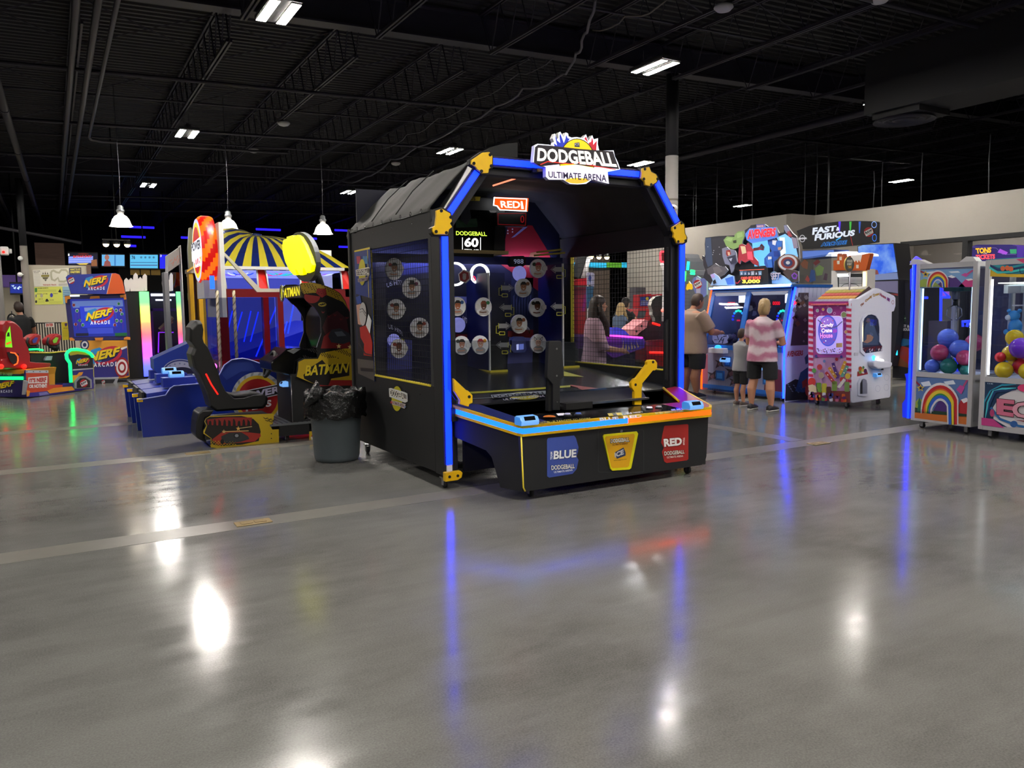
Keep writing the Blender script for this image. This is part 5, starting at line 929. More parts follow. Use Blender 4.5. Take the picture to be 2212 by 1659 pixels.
g.fl(pl, Zn([(395,1400),(450,1415),(435,1490),(400,1500)]), '#e0922c', 3); g.fl(pl, Zn([(705,1410),(800,1370),(930,1355),(1075,1345),(1120,1400),(740,1450)]), '#e0922c', 3); g.fl(pl, Zn([(580,1440),(700,1425),(740,1465),(590,1485)]), '#7a78b8', 3); g.fl(pl, Zn([(935,1325),(1080,1300),(1085,1340),(935,1352)]), '#2a2866', 2)
part('base_print', g, BS)
g = G(); g.ext(LP, Zn([(-60,1095),(365,1100),(345,1205),(345,1460),(370,1500),(-60,1488)]), .72, '#e09a30'); LS = part('rear_panel', g, NB)
g = G(); g.fl(LP, Zn([(-60,1230),(345,1240),(300,1310),(150,1360),(-60,1380)]), '#2a4cc0', 1); g.fl(LP, Zn([(180,1370),(340,1300),(345,1320),(210,1400)]), '#e8e4dc', 2); g.fl(LP, Zn([(200,1190),(350,1150),(345,1200)]), '#1c1c2c', 2); g.text(LP, 'IT IN NERF', Zn([(0,1130),(185,1145),(185,1185),(0,1175)]), '#f0dcc0', .03, 3); blast_logo(g, LP, 10, 834, 22); part('rear_print', g, LS)
g = G(); g.tube([PT(LP, *Zn([(-60,1222)])[0], 4), PT(LP, *Zn([(345,1222)])[0], 4)], .03, 'led_green', 8); part('light_strip', g, LS)
g = G(); g.ext(LP, Zn([(345,1255),(395,1270),(360,1470),(325,1470)]), .04, '#b9bcc2', lay=14); part('corner_guard', g, LS)
def seat(off, sh, nm):
    pts = Zn([(x+sh, y) for x, y in [(60,520),(80,420),(120,370),(180,362),(240,385),(300,440),(340,500),(350,600),(400,700),(430,770),(460,900),(460,985),(560,998),(700,1002),(775,1005),(792,1030),(750,1088),(560,1094),(300,1090),(100,1088),(20,1080),(10,950),(95,935),(55,760),(70,640)]])
    g = G(); rings = []; A = [PT(S(off), u, v) for u, v in pts]; c = sum(A, Vector())/len(A)
    for d, s in ((0, .94), (.05, 1.0), (.42, 1.0), (.47, .94)): rings.append([c+(p-c)*s - nv*d for p in A])
    g.loft(rings, 'red_plastic', smooth=False); o = part(nm, g, NB, bevel=.03)
    h = G(); q = S(off-.02); h.fl(q, Zn([(x+sh, y) for x, y in [(78,720),(90,560),(150,440),(165,600),(185,765),(80,760)]]), '!7ae020*1.0', 2); h.fl(q, Zn([(x+sh, y) for x, y in [(100,600),(115,540),(140,540),(145,600)]]), '#101418', 3); h.fl(q, Zn([(x+sh, y) for x, y in [(88,700),(165,670),(170,700),(95,730)]]), '!e86a20*1', 3); part('lit_panel', h, o)
    h = G(); h.fl(q, Zn([(x+sh, y) for x, y in [(100,835),(180,825),(245,850),(285,860),(250,1000),(210,1030),(150,970)]]), '#141414', 2); part('speaker', h, o)
    h = G(); h.tube([PT(S(off-.03), *p) for p in Zn([(x+sh, y) for x, y in [(155,838),(225,850),(265,900),(268,960),(255,1005),(210,1028)]])], .012, '!ff5a20*2', 6); part('speaker_light', h, o)
    for x in (15, 360): h = G(); p = PT(S(off-.03), *Zn([(x+sh, 1048)])[0]); h.ball(p, .045, 'led_red', 10); part('tail_light', h, o)
seat(.18, 0, 'seat'); seat(.95, -320, 'seat')
g = G(); g.ext(S(.28), Zn([(455,830),(990,828),(1060,1000),(1065,1292),(730,1305),(700,1000),(460,985)]), .8, 'black'); GC = part('gun_console', g, NB); h = G(); h.tube([PT(S(.27), *p) for p in Zn([(440,840),(740,845),(985,822)])], .018, '#c8b03a', 6); part('console_edge', h, GC); h = G(); h.ext(S(.24), Zn([(675,935),(700,895),(785,893),(770,955),(675,958)]), .04, '#9aa4b0'); part('card_slot', h, GC)
h = G(); h.tube([PT(S(.3), *p) for p in Zn([(440,795),(560,790),(640,806)])], .02, 'led_green', 6); part('light_strip', h, GC)
for dx, m in ((0, '#3a3a9a'), (305, '#8ac83a')):
    o = G(); q = S(.45); o.ext(q, Zn([(x+dx, y) for x, y in [(440,640),(520,575),(570,558),(625,580),(615,640),(580,720),(520,740),(450,730),(440,690)]]), .22, 'red_plastic'); GN = part('blaster', o, NB, bevel=.03)
    h = G(); h.fl(S(.44), Zn([(x+dx, y) for x, y in [(480,660),(530,610),(570,620),(540,690),(495,700)]]), m, 1); part('blaster_print', h, GN)
    h = G(); h.tube([PT(S(.55), *p) for p in Zn([(x+dx, y) for x, y in [(540,720),(530,760),(510,800)]])], .06, 'black', 8); h.tube([PT(S(.5), *p) for p in Zn([(x+dx, y) for x, y in [(420,620),(400,690),(440,760),(520,760)]])], .025, 'black', 8); part('blaster_mount', h, GN)
FN = Zn([(1060,1285),(1045,1000),(1000,935),(990,870),(1010,830),(1060,798),(1150,792),(1280,815),(1350,855),(1388,905),(1398,1290)])
g = G(); g.ext(S(), FN, .06, '#2e2a78'); FP = part('side_fin', g, NB); pl = S(); g = G()
g.fl(pl, Zn([(1010,830),(1060,802),(1150,796),(1280,820),(1350,858),(1380,900),(1050,885)]), '#e09a30', 1); g.fl(pl, Zn([(1030,890),(1160,865),(1380,885),(1390,1065),(1085,1085),(1060,960)]), '#1c1c22', 2); blast_logo(g, pl, 178.5, 781, 14.5, lay=3); g.fl(pl, Zn([(1085,1090),(1390,1070),(1392,1085),(1085,1112)]), '#b9bcc2', 3)
g.fl(pl, Zn([(1085,1180),(1150,1175),(1180,1135),(1245,1130),(1220,1180),(1160,1200),(1130,1270),(1085,1300)]), '#e0922c', 2)
part('fin_print', g, FP); h = G(); h.tube([PT(S(-.02), *p) for p in FN[:10]], .03, 'led_green', 8); part('light_strip', h, FP)
g = G(); g.ext(S(-.03), Zn([(1118,1378),(1120,1265),(1175,1200),(1290,1192),(1370,1245),(1375,1370)]), .03, '#8f9298'); MB = part('maker_plate', g, NB); h = G(); h.fl(S(-.03), Zn([(1145,1370),(1145,1280),(1195,1225),(1275,1215),(1345,1260),(1348,1362)]), '#1c1c20', 1); maker_badge(h, S(-.03), *Zn([(1252,1298)])[0], 8.5, 2); part('plate_print', h, MB)
# the screen cabinet
YS = 19.9; t = thing('blaster_screen', 'large blue screen cabinet on an orange and purple pedestal beside the red seats', 'arcade game', (PY(230, 830, YS).x, YS, 0)); pl = ('y', YS)
g = G(); g.ext(pl, Z1([(625,1068),(990,1064),(1010,1345),(985,1358),(735,1375),(730,1200),(640,1150)]), .5, '#e09a30', '#e6d840'); PD = part('pedestal', g, t); h = G()
h.fl(pl, Z1([(900,1150),(990,1110),(1005,1340),(735,1368),(730,1250)]), '#2e2a78', 1); h.fl(pl, Z1([(900,1140),(990,1108),(990,1122),(900,1160)]), '#e8e8ec', 2); blast_logo(h, pl, *Z1([(815,1185)])[0], 36, lay=3)
for rr, m in ((60, '#9a1a20'), (48, '#e8e4e4'), (34, '#9a1a20'), (20, '#e8e4e4')): h.fl(pl, Z1(ell(950, 1275, rr*.92, rr*1.3, 24)), m, 4+int((60-rr)/10))
for rr, m in ((35, '#1c2a5a'), (25, '#d8d8dc'), (14, '#1c2a5a')): h.fl(pl, Z1(ell(660, 1100, rr, rr*1.15, 20)), m, 2+int((35-rr)/8))
part('pedestal_print', h, PD)
g = G(); g.ext(('y', YS-.1), Z1([(735,1358),(925,1352),(905,1412),(735,1425)]), .5, '#9a9ca2'); o = part('foot', g, t); h = G(); h.fl(('y', YS-.1), Z1([(740,1370),(900,1366),(880,1400),(745,1410)]), '#202024', 1); maker_badge(h, ('y', YS-.1), *Z1([(805,1388)])[0], 4, 2); part('foot_print', h, o)
g = G(); g.ext(pl, Z1([(505,715),(985,703),(1016,1060),(545,1068)]), .45, '#25205e'); SCR = part('screen_frame', g, t); h = G()
pl = ('y', YS); h.fl(pl, Z1([(545,745),(965,735),(992,1030),(580,1038)]), '!1c2c9a*.8', 1); h.fl(pl, Z1([(560,760),(955,750),(960,800),(568,812)]), '!6a86d0*.6', 2); h.fl(pl, Z1([(620,800),(900,795),(915,960),(640,968)]), '!2238c8*.8', 3)
for k in range(12):
    u, v = (575, 790, 925, 780, 950, 860, 590, 940, 645, 945, 620, 910, 895, 945, 600, 835, 905, 832, 940, 830, 945, 915, 910, 912)[2*k:2*k+2]; h.fl(pl, Z1(ell(u, v, 13, 14, 12)), '#d8d8d8', 4); h.fl(pl, Z1(ell(u, v, 10, 11, 12)), '!1e7a4a*.5' if k % 3 else '!7a2030*.5', 5)
for x0 in (580, 605, 885, 945): h.fl(pl, Z1([(x0,850), (x0+15,850), (x0+22,980), (x0+8,985)]), '!3a2a9a*.7', 4)
h.fl(pl, Z1([(655,810),(880,800),(890,830),(660,840)]), '!8aa0e0*.5', 4); h.fl(pl, Z1([(680,970),(880,965),(885,1010),(690,1015)]), '!3848c8*.7', 4); h.fl(pl, Z1([(895,1008),(990,1005),(990,1030),(897,1032)]), '!1c6a3a*.5', 4); h.fl(pl, Z1([(590,1010),(690,1008),(690,1030),(592,1034)]), '!1a1a3a*.5', 4)
blast_logo(h, pl, *Z1([(775,870)])[0], 30, 'lit', 6); part('screen', h, SCR)
for q in ([(505,722),(545,718),(550,740),(525,745),(522,775),(510,770)], [(935,712),(980,705),(985,745),(968,748),(962,730),(940,732)], [(540,1045),(560,1042),(580,1055),(582,1066),(545,1068)], [(965,1060),(968,1045),(990,1038),(1014,1040),(1016,1060)], [(705,722),(775,718),(778,738),(700,742)], [(738,1046),(805,1044),(800,1066),(745,1068)]):
    h = G(); h.ext(('y', YS-.06), Z1(q), .05, '#d8862a'); part('corner_bumper', h, SCR)
h = G(); h.tube([PY(*Z1([(545,718)])[0], YS-.08), PY(*Z1([(620,716)])[0], YS-.08)], .02, '!e0ffe0*2', 6); part('light_strip', h, SCR)
g = G(); g.ext(('y', YS-.12), Z1([(515,570),(530,555),(900,540),(930,552),(955,600),(978,700),(830,705),(555,700)]), .4, '#2c3a9a'); TB = part('topper', g, t); pl = ('y', YS-.12); h = G(); h.fl(pl, Z1([(870,543),(900,542),(930,554),(955,600),(976,700),(830,704)]), '#c8531c', 1); h.band(pl, Z1([(872,543),(832,704)]), 1.2, '#d8b8a0', 2); blast_logo(h, pl, *Z1([(745,612)])[0], 26, lay=2); maker_badge(h, pl, *Z1([(555,598)])[0], 7.5); part('topper_print', h, TB)
# ================================================================ RAINBOW-STRIP CRANE
Yr = 20.6; t = thing('rainbow_strip_crane', 'black prize cabinet with rainbow light strips and a white picket crest', 'arcade game', (PY(310, 820, Yr).x, Yr, 0)); pl = ('y', Yr)
xa, xb, xc, xd = [PY(u, 750, Yr).x for u in (277, 307, 328, 386)]; xe = PY(400, 750, Yr).x; zt = PY(310, 630, Yr).z
g = G(); g.box(xa, xb, Yr+.02, Yr+1.0, 0, zt, 'matte_black'); part('left_case', g, t); g = G(); g.box(xb, xe, Yr+.9, Yr+1.0, 0, zt, '#1a1226'); part('rear_wall', g, t); g = G(); g.box(xb, xe, Yr, Yr+1.0, 0, .35, 'matte_black'); part('base', g, t)
spec('rainbow', '#ffffff', .4, 0, 1.7, 'rainbow', z0=.05, z1=zt, cols=['#1040ff', '#3a50ff', '#c020ff', '#ff20b0', '#ff3050', '#ff8a30', '#e8ff40', '#40ff60', '#20ff60'])
for x0, x1 in ((xb, xc), (xd, xe)): g = G(); g.box(x0, x1, Yr-.04, Yr+.02, .05, zt, 'rainbow'); part('light_strip', g, t, bevel=.01)
g = G(); g.box(xc, xd, Yr, Yr+.006, .35, zt, 'tint_glass'); part('window', g, t)
g = G(); g.tube([PY(326, 637, Yr+.1), PY(378, 637, Yr+.1)], .03, 'led_white', 8); g.tube([PY(336, 648, Yr+.2), PY(370, 648, Yr+.2)], .02, 'led_white', 8); part('interior_light', g, t)
g = G(); g.box(xc, xd, Yr+.05, Yr+.1, PY(340, 672, Yr).z, PY(340, 666, Yr).z, 'purple'); g.box(xc+.02, xc+.07, Yr+.05, Yr+.1, .4, zt-.4, 'purple'); part('inner_frame', g, t); g = G(); g.tube([PY(345, 712, Yr+.3), PY(373, 685, Yr+.3)], .05, 'pale_wood', 4); g.tube([PY(345, 719, Yr+.35), PY(373, 694, Yr+.35)], .03, 'pale_wood', 4); part('wooden_arm', g, t); g = G(); g.tube([PY(342, 762, Yr+.2), PY(343, 718, Yr+.2), PY(375, 718, Yr+.2)], .015, 'led_purple', 6); part('neon_edge', g, t)
for x0, x1 in ((268, 318), (350, 374)):
    n = 5 if x1-x0 > 30 else 3; q = []; wd = (x1-x0)/n
    for k in range(n): h0 = (600, 600, 589, 598, 591)[k]; q += [(x0+wd*k+.5, h0+5), (x0+wd*(k+.5), h0), (x0+wd*(k+1)-.5, h0+5)]
    q += [(x1,628), (x1-6,629), (x1-6,621), (x1-7,629), (x0+14,629), (x0+13,622), (x0+12,629), (x0+3,630), (x0,612)]
    g = G(); g.ext(('y', Yr), q, .05, '#c9c4bc'); part('picket_crest', g, t)
# ================================================================ WHITE PRIZE TOWER with yellow columns
Yw = 13.28; t = thing('white_prize_tower', 'tall white prize tower with a slanted sign box and yellow columns', 'arcade game', (PY(405, 830, Yw).x, Yw, 0))
g = G(); g.ext(('y', Yw), [(363,551), (391,532), (392,568), (363,588)], .35, '#8d8a88', '#dfe2e4'); SB2 = part('sign_box', g, t); h = G(); pl = ('y', Yw)
for k in range(7): h.band(pl, [(366+k*3.5,566-k*2+(k % 3)*6), (372+k*3,560-k*2+(k % 2)*8)], 1.2, '#b0685a', 1)
part('sign_print', h, SB2)
for u0, u1, v0, v1, m, nm in ((390, 405, 530, 850, 'white_paint', 'pillar'), (363, 366, 588, 840, 'grey_steel', 'corner_post')):
    a = PY(u0, v0, Yw); b = PY(u1, v1, Yw); g = G(); g.box(a.x, b.x, Yw-.05, Yw+.2, 0, a.z, m); part(nm, g, t, bevel=.01)
a = PY(366, 588, Yw); b = PY(390, 588, Yw); g = G(); g.box(a.x, b.x, Yw+.02, Yw+.03, .3, a.z, 'glass'); part('window', g, t); g = G(); g.box(a.x, PY(447, 700, Yw).x, Yw, Yw+.4, 0, .3, '#5a5c66'); part('base', g, t)
for u0, u1 in ((407, 417), (426, 441)):
    a = PY(u0, 585, Yw); b = PY(u1, 585, Yw); g = G(); g.box(a.x, b.x, Yw, Yw+.2, .3, a.z, '#c89a20'); part('yellow_column', g, t, bevel=.01)
a = PY(417, 590, Yw); b = PY(447, 590, Yw); g = G(); g.box(a.x, b.x, Yw+.22, Yw+.24, .3, a.z, '#6a6a98'); part('lavender_panel', g, t); g = G(); g.box(PY(405, 580, Yw).x, b.x, Yw-.02, Yw+.3, a.z, a.z+.06, '#b8b0a0'); part('cornice', g, t)
g = G(); g.ext(('y', Yw-.02), [(406,540), (409,492), (413,491), (419,505), (421,560), (418,580), (408,580)], .1, '#76785e', '#d0d0c8'); o = part('topper', g, t); h = G(); h.ext(('y', Yw-.06), [(404,584), (422,572), (422,576), (404,588)], .03, '#e0b040'); part('topper_ledge', h, o)
# ================================================================ FAR LEFT: partition, posters, rail, bowling screens
Yp = 28.0; a = PY(60, 577, Yp); b = PY(186, 572, Yp); c = PY(196, 572, Yp)
g = G(); g.box(a.x, b.x, Yp, Yp+.15, 0, (a.z+b.z)/2+.02, 'cream_wall'); struct('wall_partition', g); g = G(); g.box(b.x, c.x, Yp-.02, Yp+.3, 0, b.z, 'wood'); struct('trim_4', g)
g = G(); g.box(-9, a.x-.4, 33, 33.15, 0, PY(30, 621, 33).z, 'cream_wall'); struct('wall_cream', g); a = PY(8, 594, 33); b = PY(62, 621, 33); g = G(); g.box(-9, b.x, 32.96, 33.1, b.z, a.z, '#6a4aa8'); struct('wall_purple', g)
pl = ('y', 31.5); Zq = lambda p: ZP(p, 0, 500, 8.295)
def poster(nm, lb, pts, m, fn, Y=Yp, pitch=.012, cat='poster'):
    A = [PY(u, v, Y) for u, v in pts]; bs = sum(A, Vector())/len(A); g = G(); g.poly([p+Vector((0,-pitch,0)) for p in A], Vector((0,pitch*.9,0)), m); o = single(nm, g, lb, cat, base=bs); h = G(); fn(h, ('y', Y-pitch)); part('print', h, o); return o
def f1(h, p):
    h.text(p, 'NIGHT FEVER', Zq([(600,703),(720,700),(720,720),(600,722)]), '#3a3a3c', .02, 1); h.text(p, 'TRACK', Zq([(602,732),(695,730),(695,748),(602,750)]), '#3a3a3c', .02, 1)
    for k in range(8): h.band(p, Zq([(608,778+k*27), (722,772+k*27)]), .5, '#9a9890', 1)
    h.fl(p, Zq([(738,778),(885,775),(880,815),(740,815)]), '#8a8038', 1); h.fl(p, Zq([(755,820),(870,820),(850,850),(775,855)]), '#5a5430', 1); h.fl(p, Zq([(790,860),(840,855),(820,895)]), '#4a4a4a', 1)
    for u in (760, 800, 840): h.fl(p, Zq([(u,770), (u+10,715+abs(u-800)*.3), (u+26,765)]), '#4a463c', 1)
    tr = [(915,720), (960,700), (1010,730), (1060,740), (1100,690), (1180,690), (1225,740), (1215,860), (1150,900), (1060,895), (1040,830), (980,880), (930,860), (915,790), (915,720)]; h.band(p, Zq(tr), 4.5, '#b0ac94', 1); h.text(p, 'THE SLICK TRACK', Zq([(768,945),(1012,942),(1012,968),(768,972)]), '#a84a40', .04, 1)
    for k in range(2): h.band(p, Zq([(1050,945+k*20), (1205,940+k*20)]), .8, '#5a5a58', 1)
poster('track_poster', 'pale poster with a race-track map on the cream partition', Zq([(585,690),(1232,655),(1240,985),(612,985)]), '#d6d3c6', f1)
def f2(h, p):
    h.fl(p, Zq([(622,1015),(665,1012),(668,1085),(625,1088)]), '#3a7a3a', 1); h.text(p, 'POWER UP SPOTS', Zq([(680,1010),(862,1005),(862,1025),(680,1030)]), '#2a3020', .03, 1)
    for k in range(3): h.band(p, Zq([(680,1052+k*14), (1010,1046+k*14)]), .5, '#8a9440', 1)
    h.fl(p, Zq([(632,1155),(648,1115),(660,1150),(648,1195)]), '#6a6a8a', 1); h.fl(p, Zq(ell(745, 1148, 25, 38)), '#a8a090', 1); h.fl(p, Zq(ell(922, 1142, 26, 38)), '#3a3a9a', 1); h.fl(p, Zq(ell(648, 1258, 18, 26)), '#1c1c1c', 1); h.fl(p, Zq([(810,1255),(825,1210),(850,1205),(870,1235),(880,1250),(840,1260)]), '#1c1c1c', 1); h.fl(p, Zq([(1040,1080),(1070,1040),(1080,1015),(1085,1050),(1105,1090),(1075,1095)]), '#1c1c1c', 1)
    for s, u, v in (('BOOST', 665, 1112), ('LIFT TIME', 770, 1112), ('SHIELD', 955, 1105), ('DIRECT HIT', 690, 1205), ('TURTLE SPEED', 885, 1222)): h.text(p, s, Zq([(u,v), (u+80,v-2), (u+80,v+14), (u,v+16)]), '#2a3020', .02, 1)
    for k in range(4): h.band(p, Zq([(680,1240+k*13), (800,1236+k*13)]), .4, '#9aa04a', 1); h.band(p, Zq([(880,1255+k*12), (1110,1248+k*12)]), .4, '#9aa04a', 1)
poster('power_up_poster', 'yellow poster with small icons below the race-track map', Zq([(612,998),(1118,985),(1130,1300),(630,1312)]), '#cfd25e', f2)
poster('faster_poster', 'purple poster headed with yellow lettering at the partition top', Zq([(1238,655),(1455,645),(1460,790),(1240,790)]), '#453f5e', lambda h, p: (h.text(p, 'WANT TO GO', Zq([(1255,668),(1440,660),(1440,692),(1255,700)]), '#d8c850', .04, 1), h.text(p, 'FASTER?', Zq([(1262,710),(1435,702),(1435,742),(1262,748)]), '#d8c850', .05, 1)))
poster('blue_poster', 'pale blue poster half hidden behind the blue topper board', Zq([(1120,990),(1250,985),(1270,1290),(1135,1295)]), '#8fb4c8', lambda h, p: [h.band(p, Zq([(1130,1060+k*32), (1250,1056+k*32)]), 1.2, '#3a6a9a', 1) for k in range(4)])
# wooden screen wall and hanging lane screens
a = PY(74, 524, 34); b = PY(141, 576, 34); g = G(); g.box(a.x, b.x, 34, 34.2, 0, a.z, 'wood'); struct('wall_wood', g)
def tv(nm, lb, u0, v0, u1, v1, Y, m, fn, stand=True):
    a = PY(u0, v0, Y); b = PY(u1, v1, Y); t = thing(nm, lb, 'screen', ((a.x+b.x)/2, Y, b.z)); g = G(); g.box(a.x-.025, b.x+.025, Y+.02, Y+.12, b.z-.06, a.z+.06, 'black'); part('tv_housing', g, t); g = G(); g.tube([((a.x+b.x)/2, Y+.08, a.z), ((a.x+b.x)/2, Y+.08, zc((a.x+b.x)/2, 6.47))], .03, 'black', 6); part('ceiling_mount', g, t)
    h = G(); p = ('y', Y+.02); h.fl(p, [(u0,v0), (u1,v0+.5), (u1,v1+.5), (u0,v1)], m, 1); fn(h, p); part('picture', h, t)
def s1(h, p):
    h.fl(p, [(148,554), (201,553), (201,568), (148,569)], '!7a90f0*1.0', 2)
    for k in range(3): h.band(p, [(148,557+k*4), (200,556+k*4)], .7, '!d8e0ff*1', 3)
    h.text(p, '1', ((147,548), (150,548), (150,553), (147,553)), '!ffffff*1', .03, 3); h.text(p, 'BOWLING', ((158,552), (198,551), (198,556), (158,557)), '!d03a28*1', .05, 4); h.fl(p, [(165,569), (192,568), (186,572), (172,572)], '!e8c850*1', 4); h.fl(p, ell(180, 548.5, 12, 2), '!6a1a18*.8', 3); h.fl(p, [(197,562), (209,560), (210,575), (197,575)], '!a86a40*.7', 3)
tv('lane_screen', 'bowling score screen with pale blue rows left of the pendant lamps', 148, 547, 211, 576, 36, '!0c1030*.6', s1)
def s2(h, p): h.fl(p, ell(231, 556, 5, 6), '!c08070*.7', 2); h.fl(p, [(224,575), (226,565), (232,561), (238,566), (240,575)], '!a85a58*.7', 2); h.fl(p, [(247,551), (250,551), (250,574), (247,574)], '!3a80c8*.9', 2)
tv('lane_screen', 'television picture of a bare-shouldered person between the score screens', 220, 550, 269, 574, 36, '!66b4e8*1.0', s2)
def s3(h, p):
    h.text(p, '76', ((284,552), (292,552), (292,560), (284,560)), '!1a3a6a*.5', .03, 2); h.band(p, [(282,567), (340,567)], 1.2, '!1a4a9a*.6', 2); h.band(p, [(282,573), (340,573)], 2.5, '!5a86c0*.6', 2)
    for k in range(4): h.fl(p, ell(305+k*9, 556, 2.5, 2.5, 10), '!4a9ac8*.6', 2)
tv('lane_screen', 'light blue score screen showing the number 76', 281, 550, 341, 579, 36, '!5cc0ee*1.0', s3)
tv('lane_screen', 'deep blue score screen showing the number 3', 345, 550, 372, 580, 36, '!1418e8*1.1', lambda h, p: h.text(p, '3', ((346,550), (349,550), (349,555), (346,555)), '!ffffff*1', .03, 2))
g = G(); a = PY(281, 581, 36); b = PY(349, 594, 36)
t = thing('masking_panel', 'row of three yellow panels under the light blue score screen', 'panel', (a.x, 36, b.z))
for k in range(3): w3 = (b.x-a.x)/3; g = G(); g.box(a.x+k*w3+.02, a.x+(k+1)*w3-.02, 36.2, 36.25, b.z, a.z, '#b08a20'); part('panel', g, t)
g = G(); g.box(a.x-.4, b.x+.2, 36.26, 36.35, 0, b.z+.6, 'far_black'); part('backing', g, t)
tv('wall_tv', 'wall television with a blue abstract picture on the purple wall', 22, 613, 52, 633, 32.5, '!0c2a9a*.8', lambda h, p: [h.fl(p, [(24+k*4,617+(k*5) % 9), (31+k*4,616+(k*3) % 8), (29+k*4,620+(k*5) % 9)], '!c8e4ff*1', 2) for k in range(5)])
# black rail with pickets
Yf = 25.0; t = thing('picket_rail', 'black metal picket rail in front of the cream partition', 'railing', (0, Yf, 0)); a = PY(75, 697, Yf); b = PY(168, 694, Yf)
g = G(); g.box(a.x-.7, b.x, Yf-.02, Yf+.02, a.z-.03, a.z, 'black'); g.box(a.x-.7, b.x, Yf-.02, Yf+.02, .12, .15, 'black'); part('rail', g, t)
n = 26; me = None
for k in range(n):
    x = a.x-.65+k*(b.x-a.x+.6)/n
    if me is None: g = G(); g.box(x-.016, x+.016, Yf-.012, Yf+.012, .02, a.z-.03, 'black'); o = part('picket', g, t); me = o; x00 = x
    else: o = me.copy(); COL.objects.link(o); o.parent = t; o.location.x = x-x00
poster('enter_sign', 'white sign with red lettering on the picket rail', Zn([(670,402),(810,395),(812,458),(672,464)]), '#d8d4d0', lambda h, p: h.text(p, 'ENTER', Zn([(690,412),(795,406),(795,446),(690,452)]), '#c8281c', .04, 1), Yf-.04, cat='sign')
def f3(h, p):
    h.fl(p, Zn([(968,402),(1003,398),(1005,430),(985,455),(968,435)]), '#4a2a6a', 1); h.text(p, 'RULES', Zn([(950,470),(1010,468),(1010,482),(950,484)]), '#3a3010', .02, 1)
    for k in range(6): h.band(p, Zn([(930,505+k*18), (1015,502+k*18)]), .4, '#9a8a20', 1)
poster('rules_sign', 'tall yellow notice hung on the picket rail', Zn([(915,388),(1020,380),(1028,648),(935,655)]), '#d8c424', f3, Yf-.04, cat='sign')
# two racing rigs with steering wheels behind the seats
for i, (u, lb) in enumerate(((26, 'left of the two steering-wheel stands behind the red seats'), (49, 'right of the two steering-wheel stands, beside the man in black'))):
    p = PY(u, 690, 22.5); t = thing('wheel_stand', lb, 'driving stand', (p.x, 22.5, 0), 'steering-wheel stands'); g = G(); g.tube([(p.x+.085*math.cos(2*PI*k/24), 22.5, p.z+.13*math.sin(2*PI*k/24)) for k in range(24)], .02, 'black', 6, closed=True); part('steering_wheel', g, t); g = G(); g.box(p.x-.09, p.x+.09, 22.55, 22.9, 0, p.z-.08, 'black'); part('stand', g, t)
    if i == 0: g = G(); g.tube([(p.x, 22.6, p.z-.1), (p.x, 22.6, p.z+.2)], .015, 'steel', 6); part('lever', g, t)
# speaker and projector on the columns at far left
t = thing('wall_projector', 'white projector unit fixed to the leftmost column', 'projector', PY(10, 542, 21.9)); p = PY(11, 542, 21.8); g = G(); g.box(p.x-.1, p.x+.07, 21.75, 21.95, p.z-.1, p.z+.1, 'white_paint'); part('housing', g, t, bevel=.03); g = G(); g.lathe([(.06,0), (.05,.06)], (p.x+.07, 21.85, p.z), 'white_paint', 12, 'x'); part('snout', g, t); g = G(); g.ball((p.x-.03, 21.74, p.z-.03), .03, 'led_red', 8); part('indicator', g, t)
for u, v, lb in ((44, 558, 'upper white dome camera on the thin cream column'), (43, 593, 'lower white dome camera on the thin cream column')): p = PY(u, v, 27.88); g = G(); g.ball(p, .07, 'white_paint', 12); g.tube([p, (-.62, 27.95, p.z)], .02, 'white_paint', 6); single('dome_camera', g, lb, 'camera', base=p)
# ================================================================ HERO-THEMED COIN PUSHER
Z7a = lambda p: ZP(p, 1440, 440, 3.456); Zt = lambda p: ZP(p, 1460, 480, 7.54); Zl = lambda p: ZP(p, 1460, 640, 6.381)
AY0, AY1, AX = 8.72, 10.57, 10.22
A = thing('hero_pusher_game', 'blue coin-pusher cabinet with slanted windows and a busy comic-style lit topper', 'arcade game', (10.7, 9.65, 0))
prof = [(AX, .09), (AX, .88), (10.45, 1.86), (11.35, 1.9), (11.35, .09)]
for y in (AY0, AY1-.04):
    g = G(); g.poly([(x, y, z) for x, z in prof], Vector((0,.04,0)), '#b4c2e4'); o = part('side_panel', g, A)
    if y == AY0: SA = o
    h = G(); yy = y-.012 if y == AY0 else y+.052
    m = 'led_ice2' if y == AY0 else 'led_orange'
    h.tube([(AX-.01, yy, .06), (AX-.012, yy, .88), (10.44, yy, 1.86)], .016, m, 6); part('light_strip', h, o)
g = G(); g.box(AX, AX+.03, AY0+.04, AY1-.04, .09, .8, '#8f93b4'); FA = part('front_panel', g, A)
pl = ('x', AX); h = G()
for k in range(12): h.band(pl, Zl([(450+k*33,820), (450+k*33+6,1290)]), .6, '#8286a6', 1)
for u, v, s in ((500,1100,1), (760,1060,1.2), (600,930,.9), (790,1180,.8)):
    h.fl(pl, Zl([(u-60*s,v+70*s), (u-30*s,v-20*s), (u-70*s,v-60*s), (u,v-40*s), (u+50*s,v-80*s), (u+40*s,v), (u+70*s,v+50*s), (u+10*s,v+30*s)]), '#3a3340', 2); h.fl(pl, Zl([(u-30*s,v), (u+20*s,v-30*s), (u+30*s,v+20*s), (u-10*s,v+35*s)]), '#7a5a66', 3)
h.fl(pl, Zl([(380,800),(440,800),(440,1280),(360,1290)]), '#a8647c', 1); h.fl(pl, [(1650,845), (1690,850), (1688,800), (1655,790)], '#6a2a3a', 1); part('front_print', h, FA)
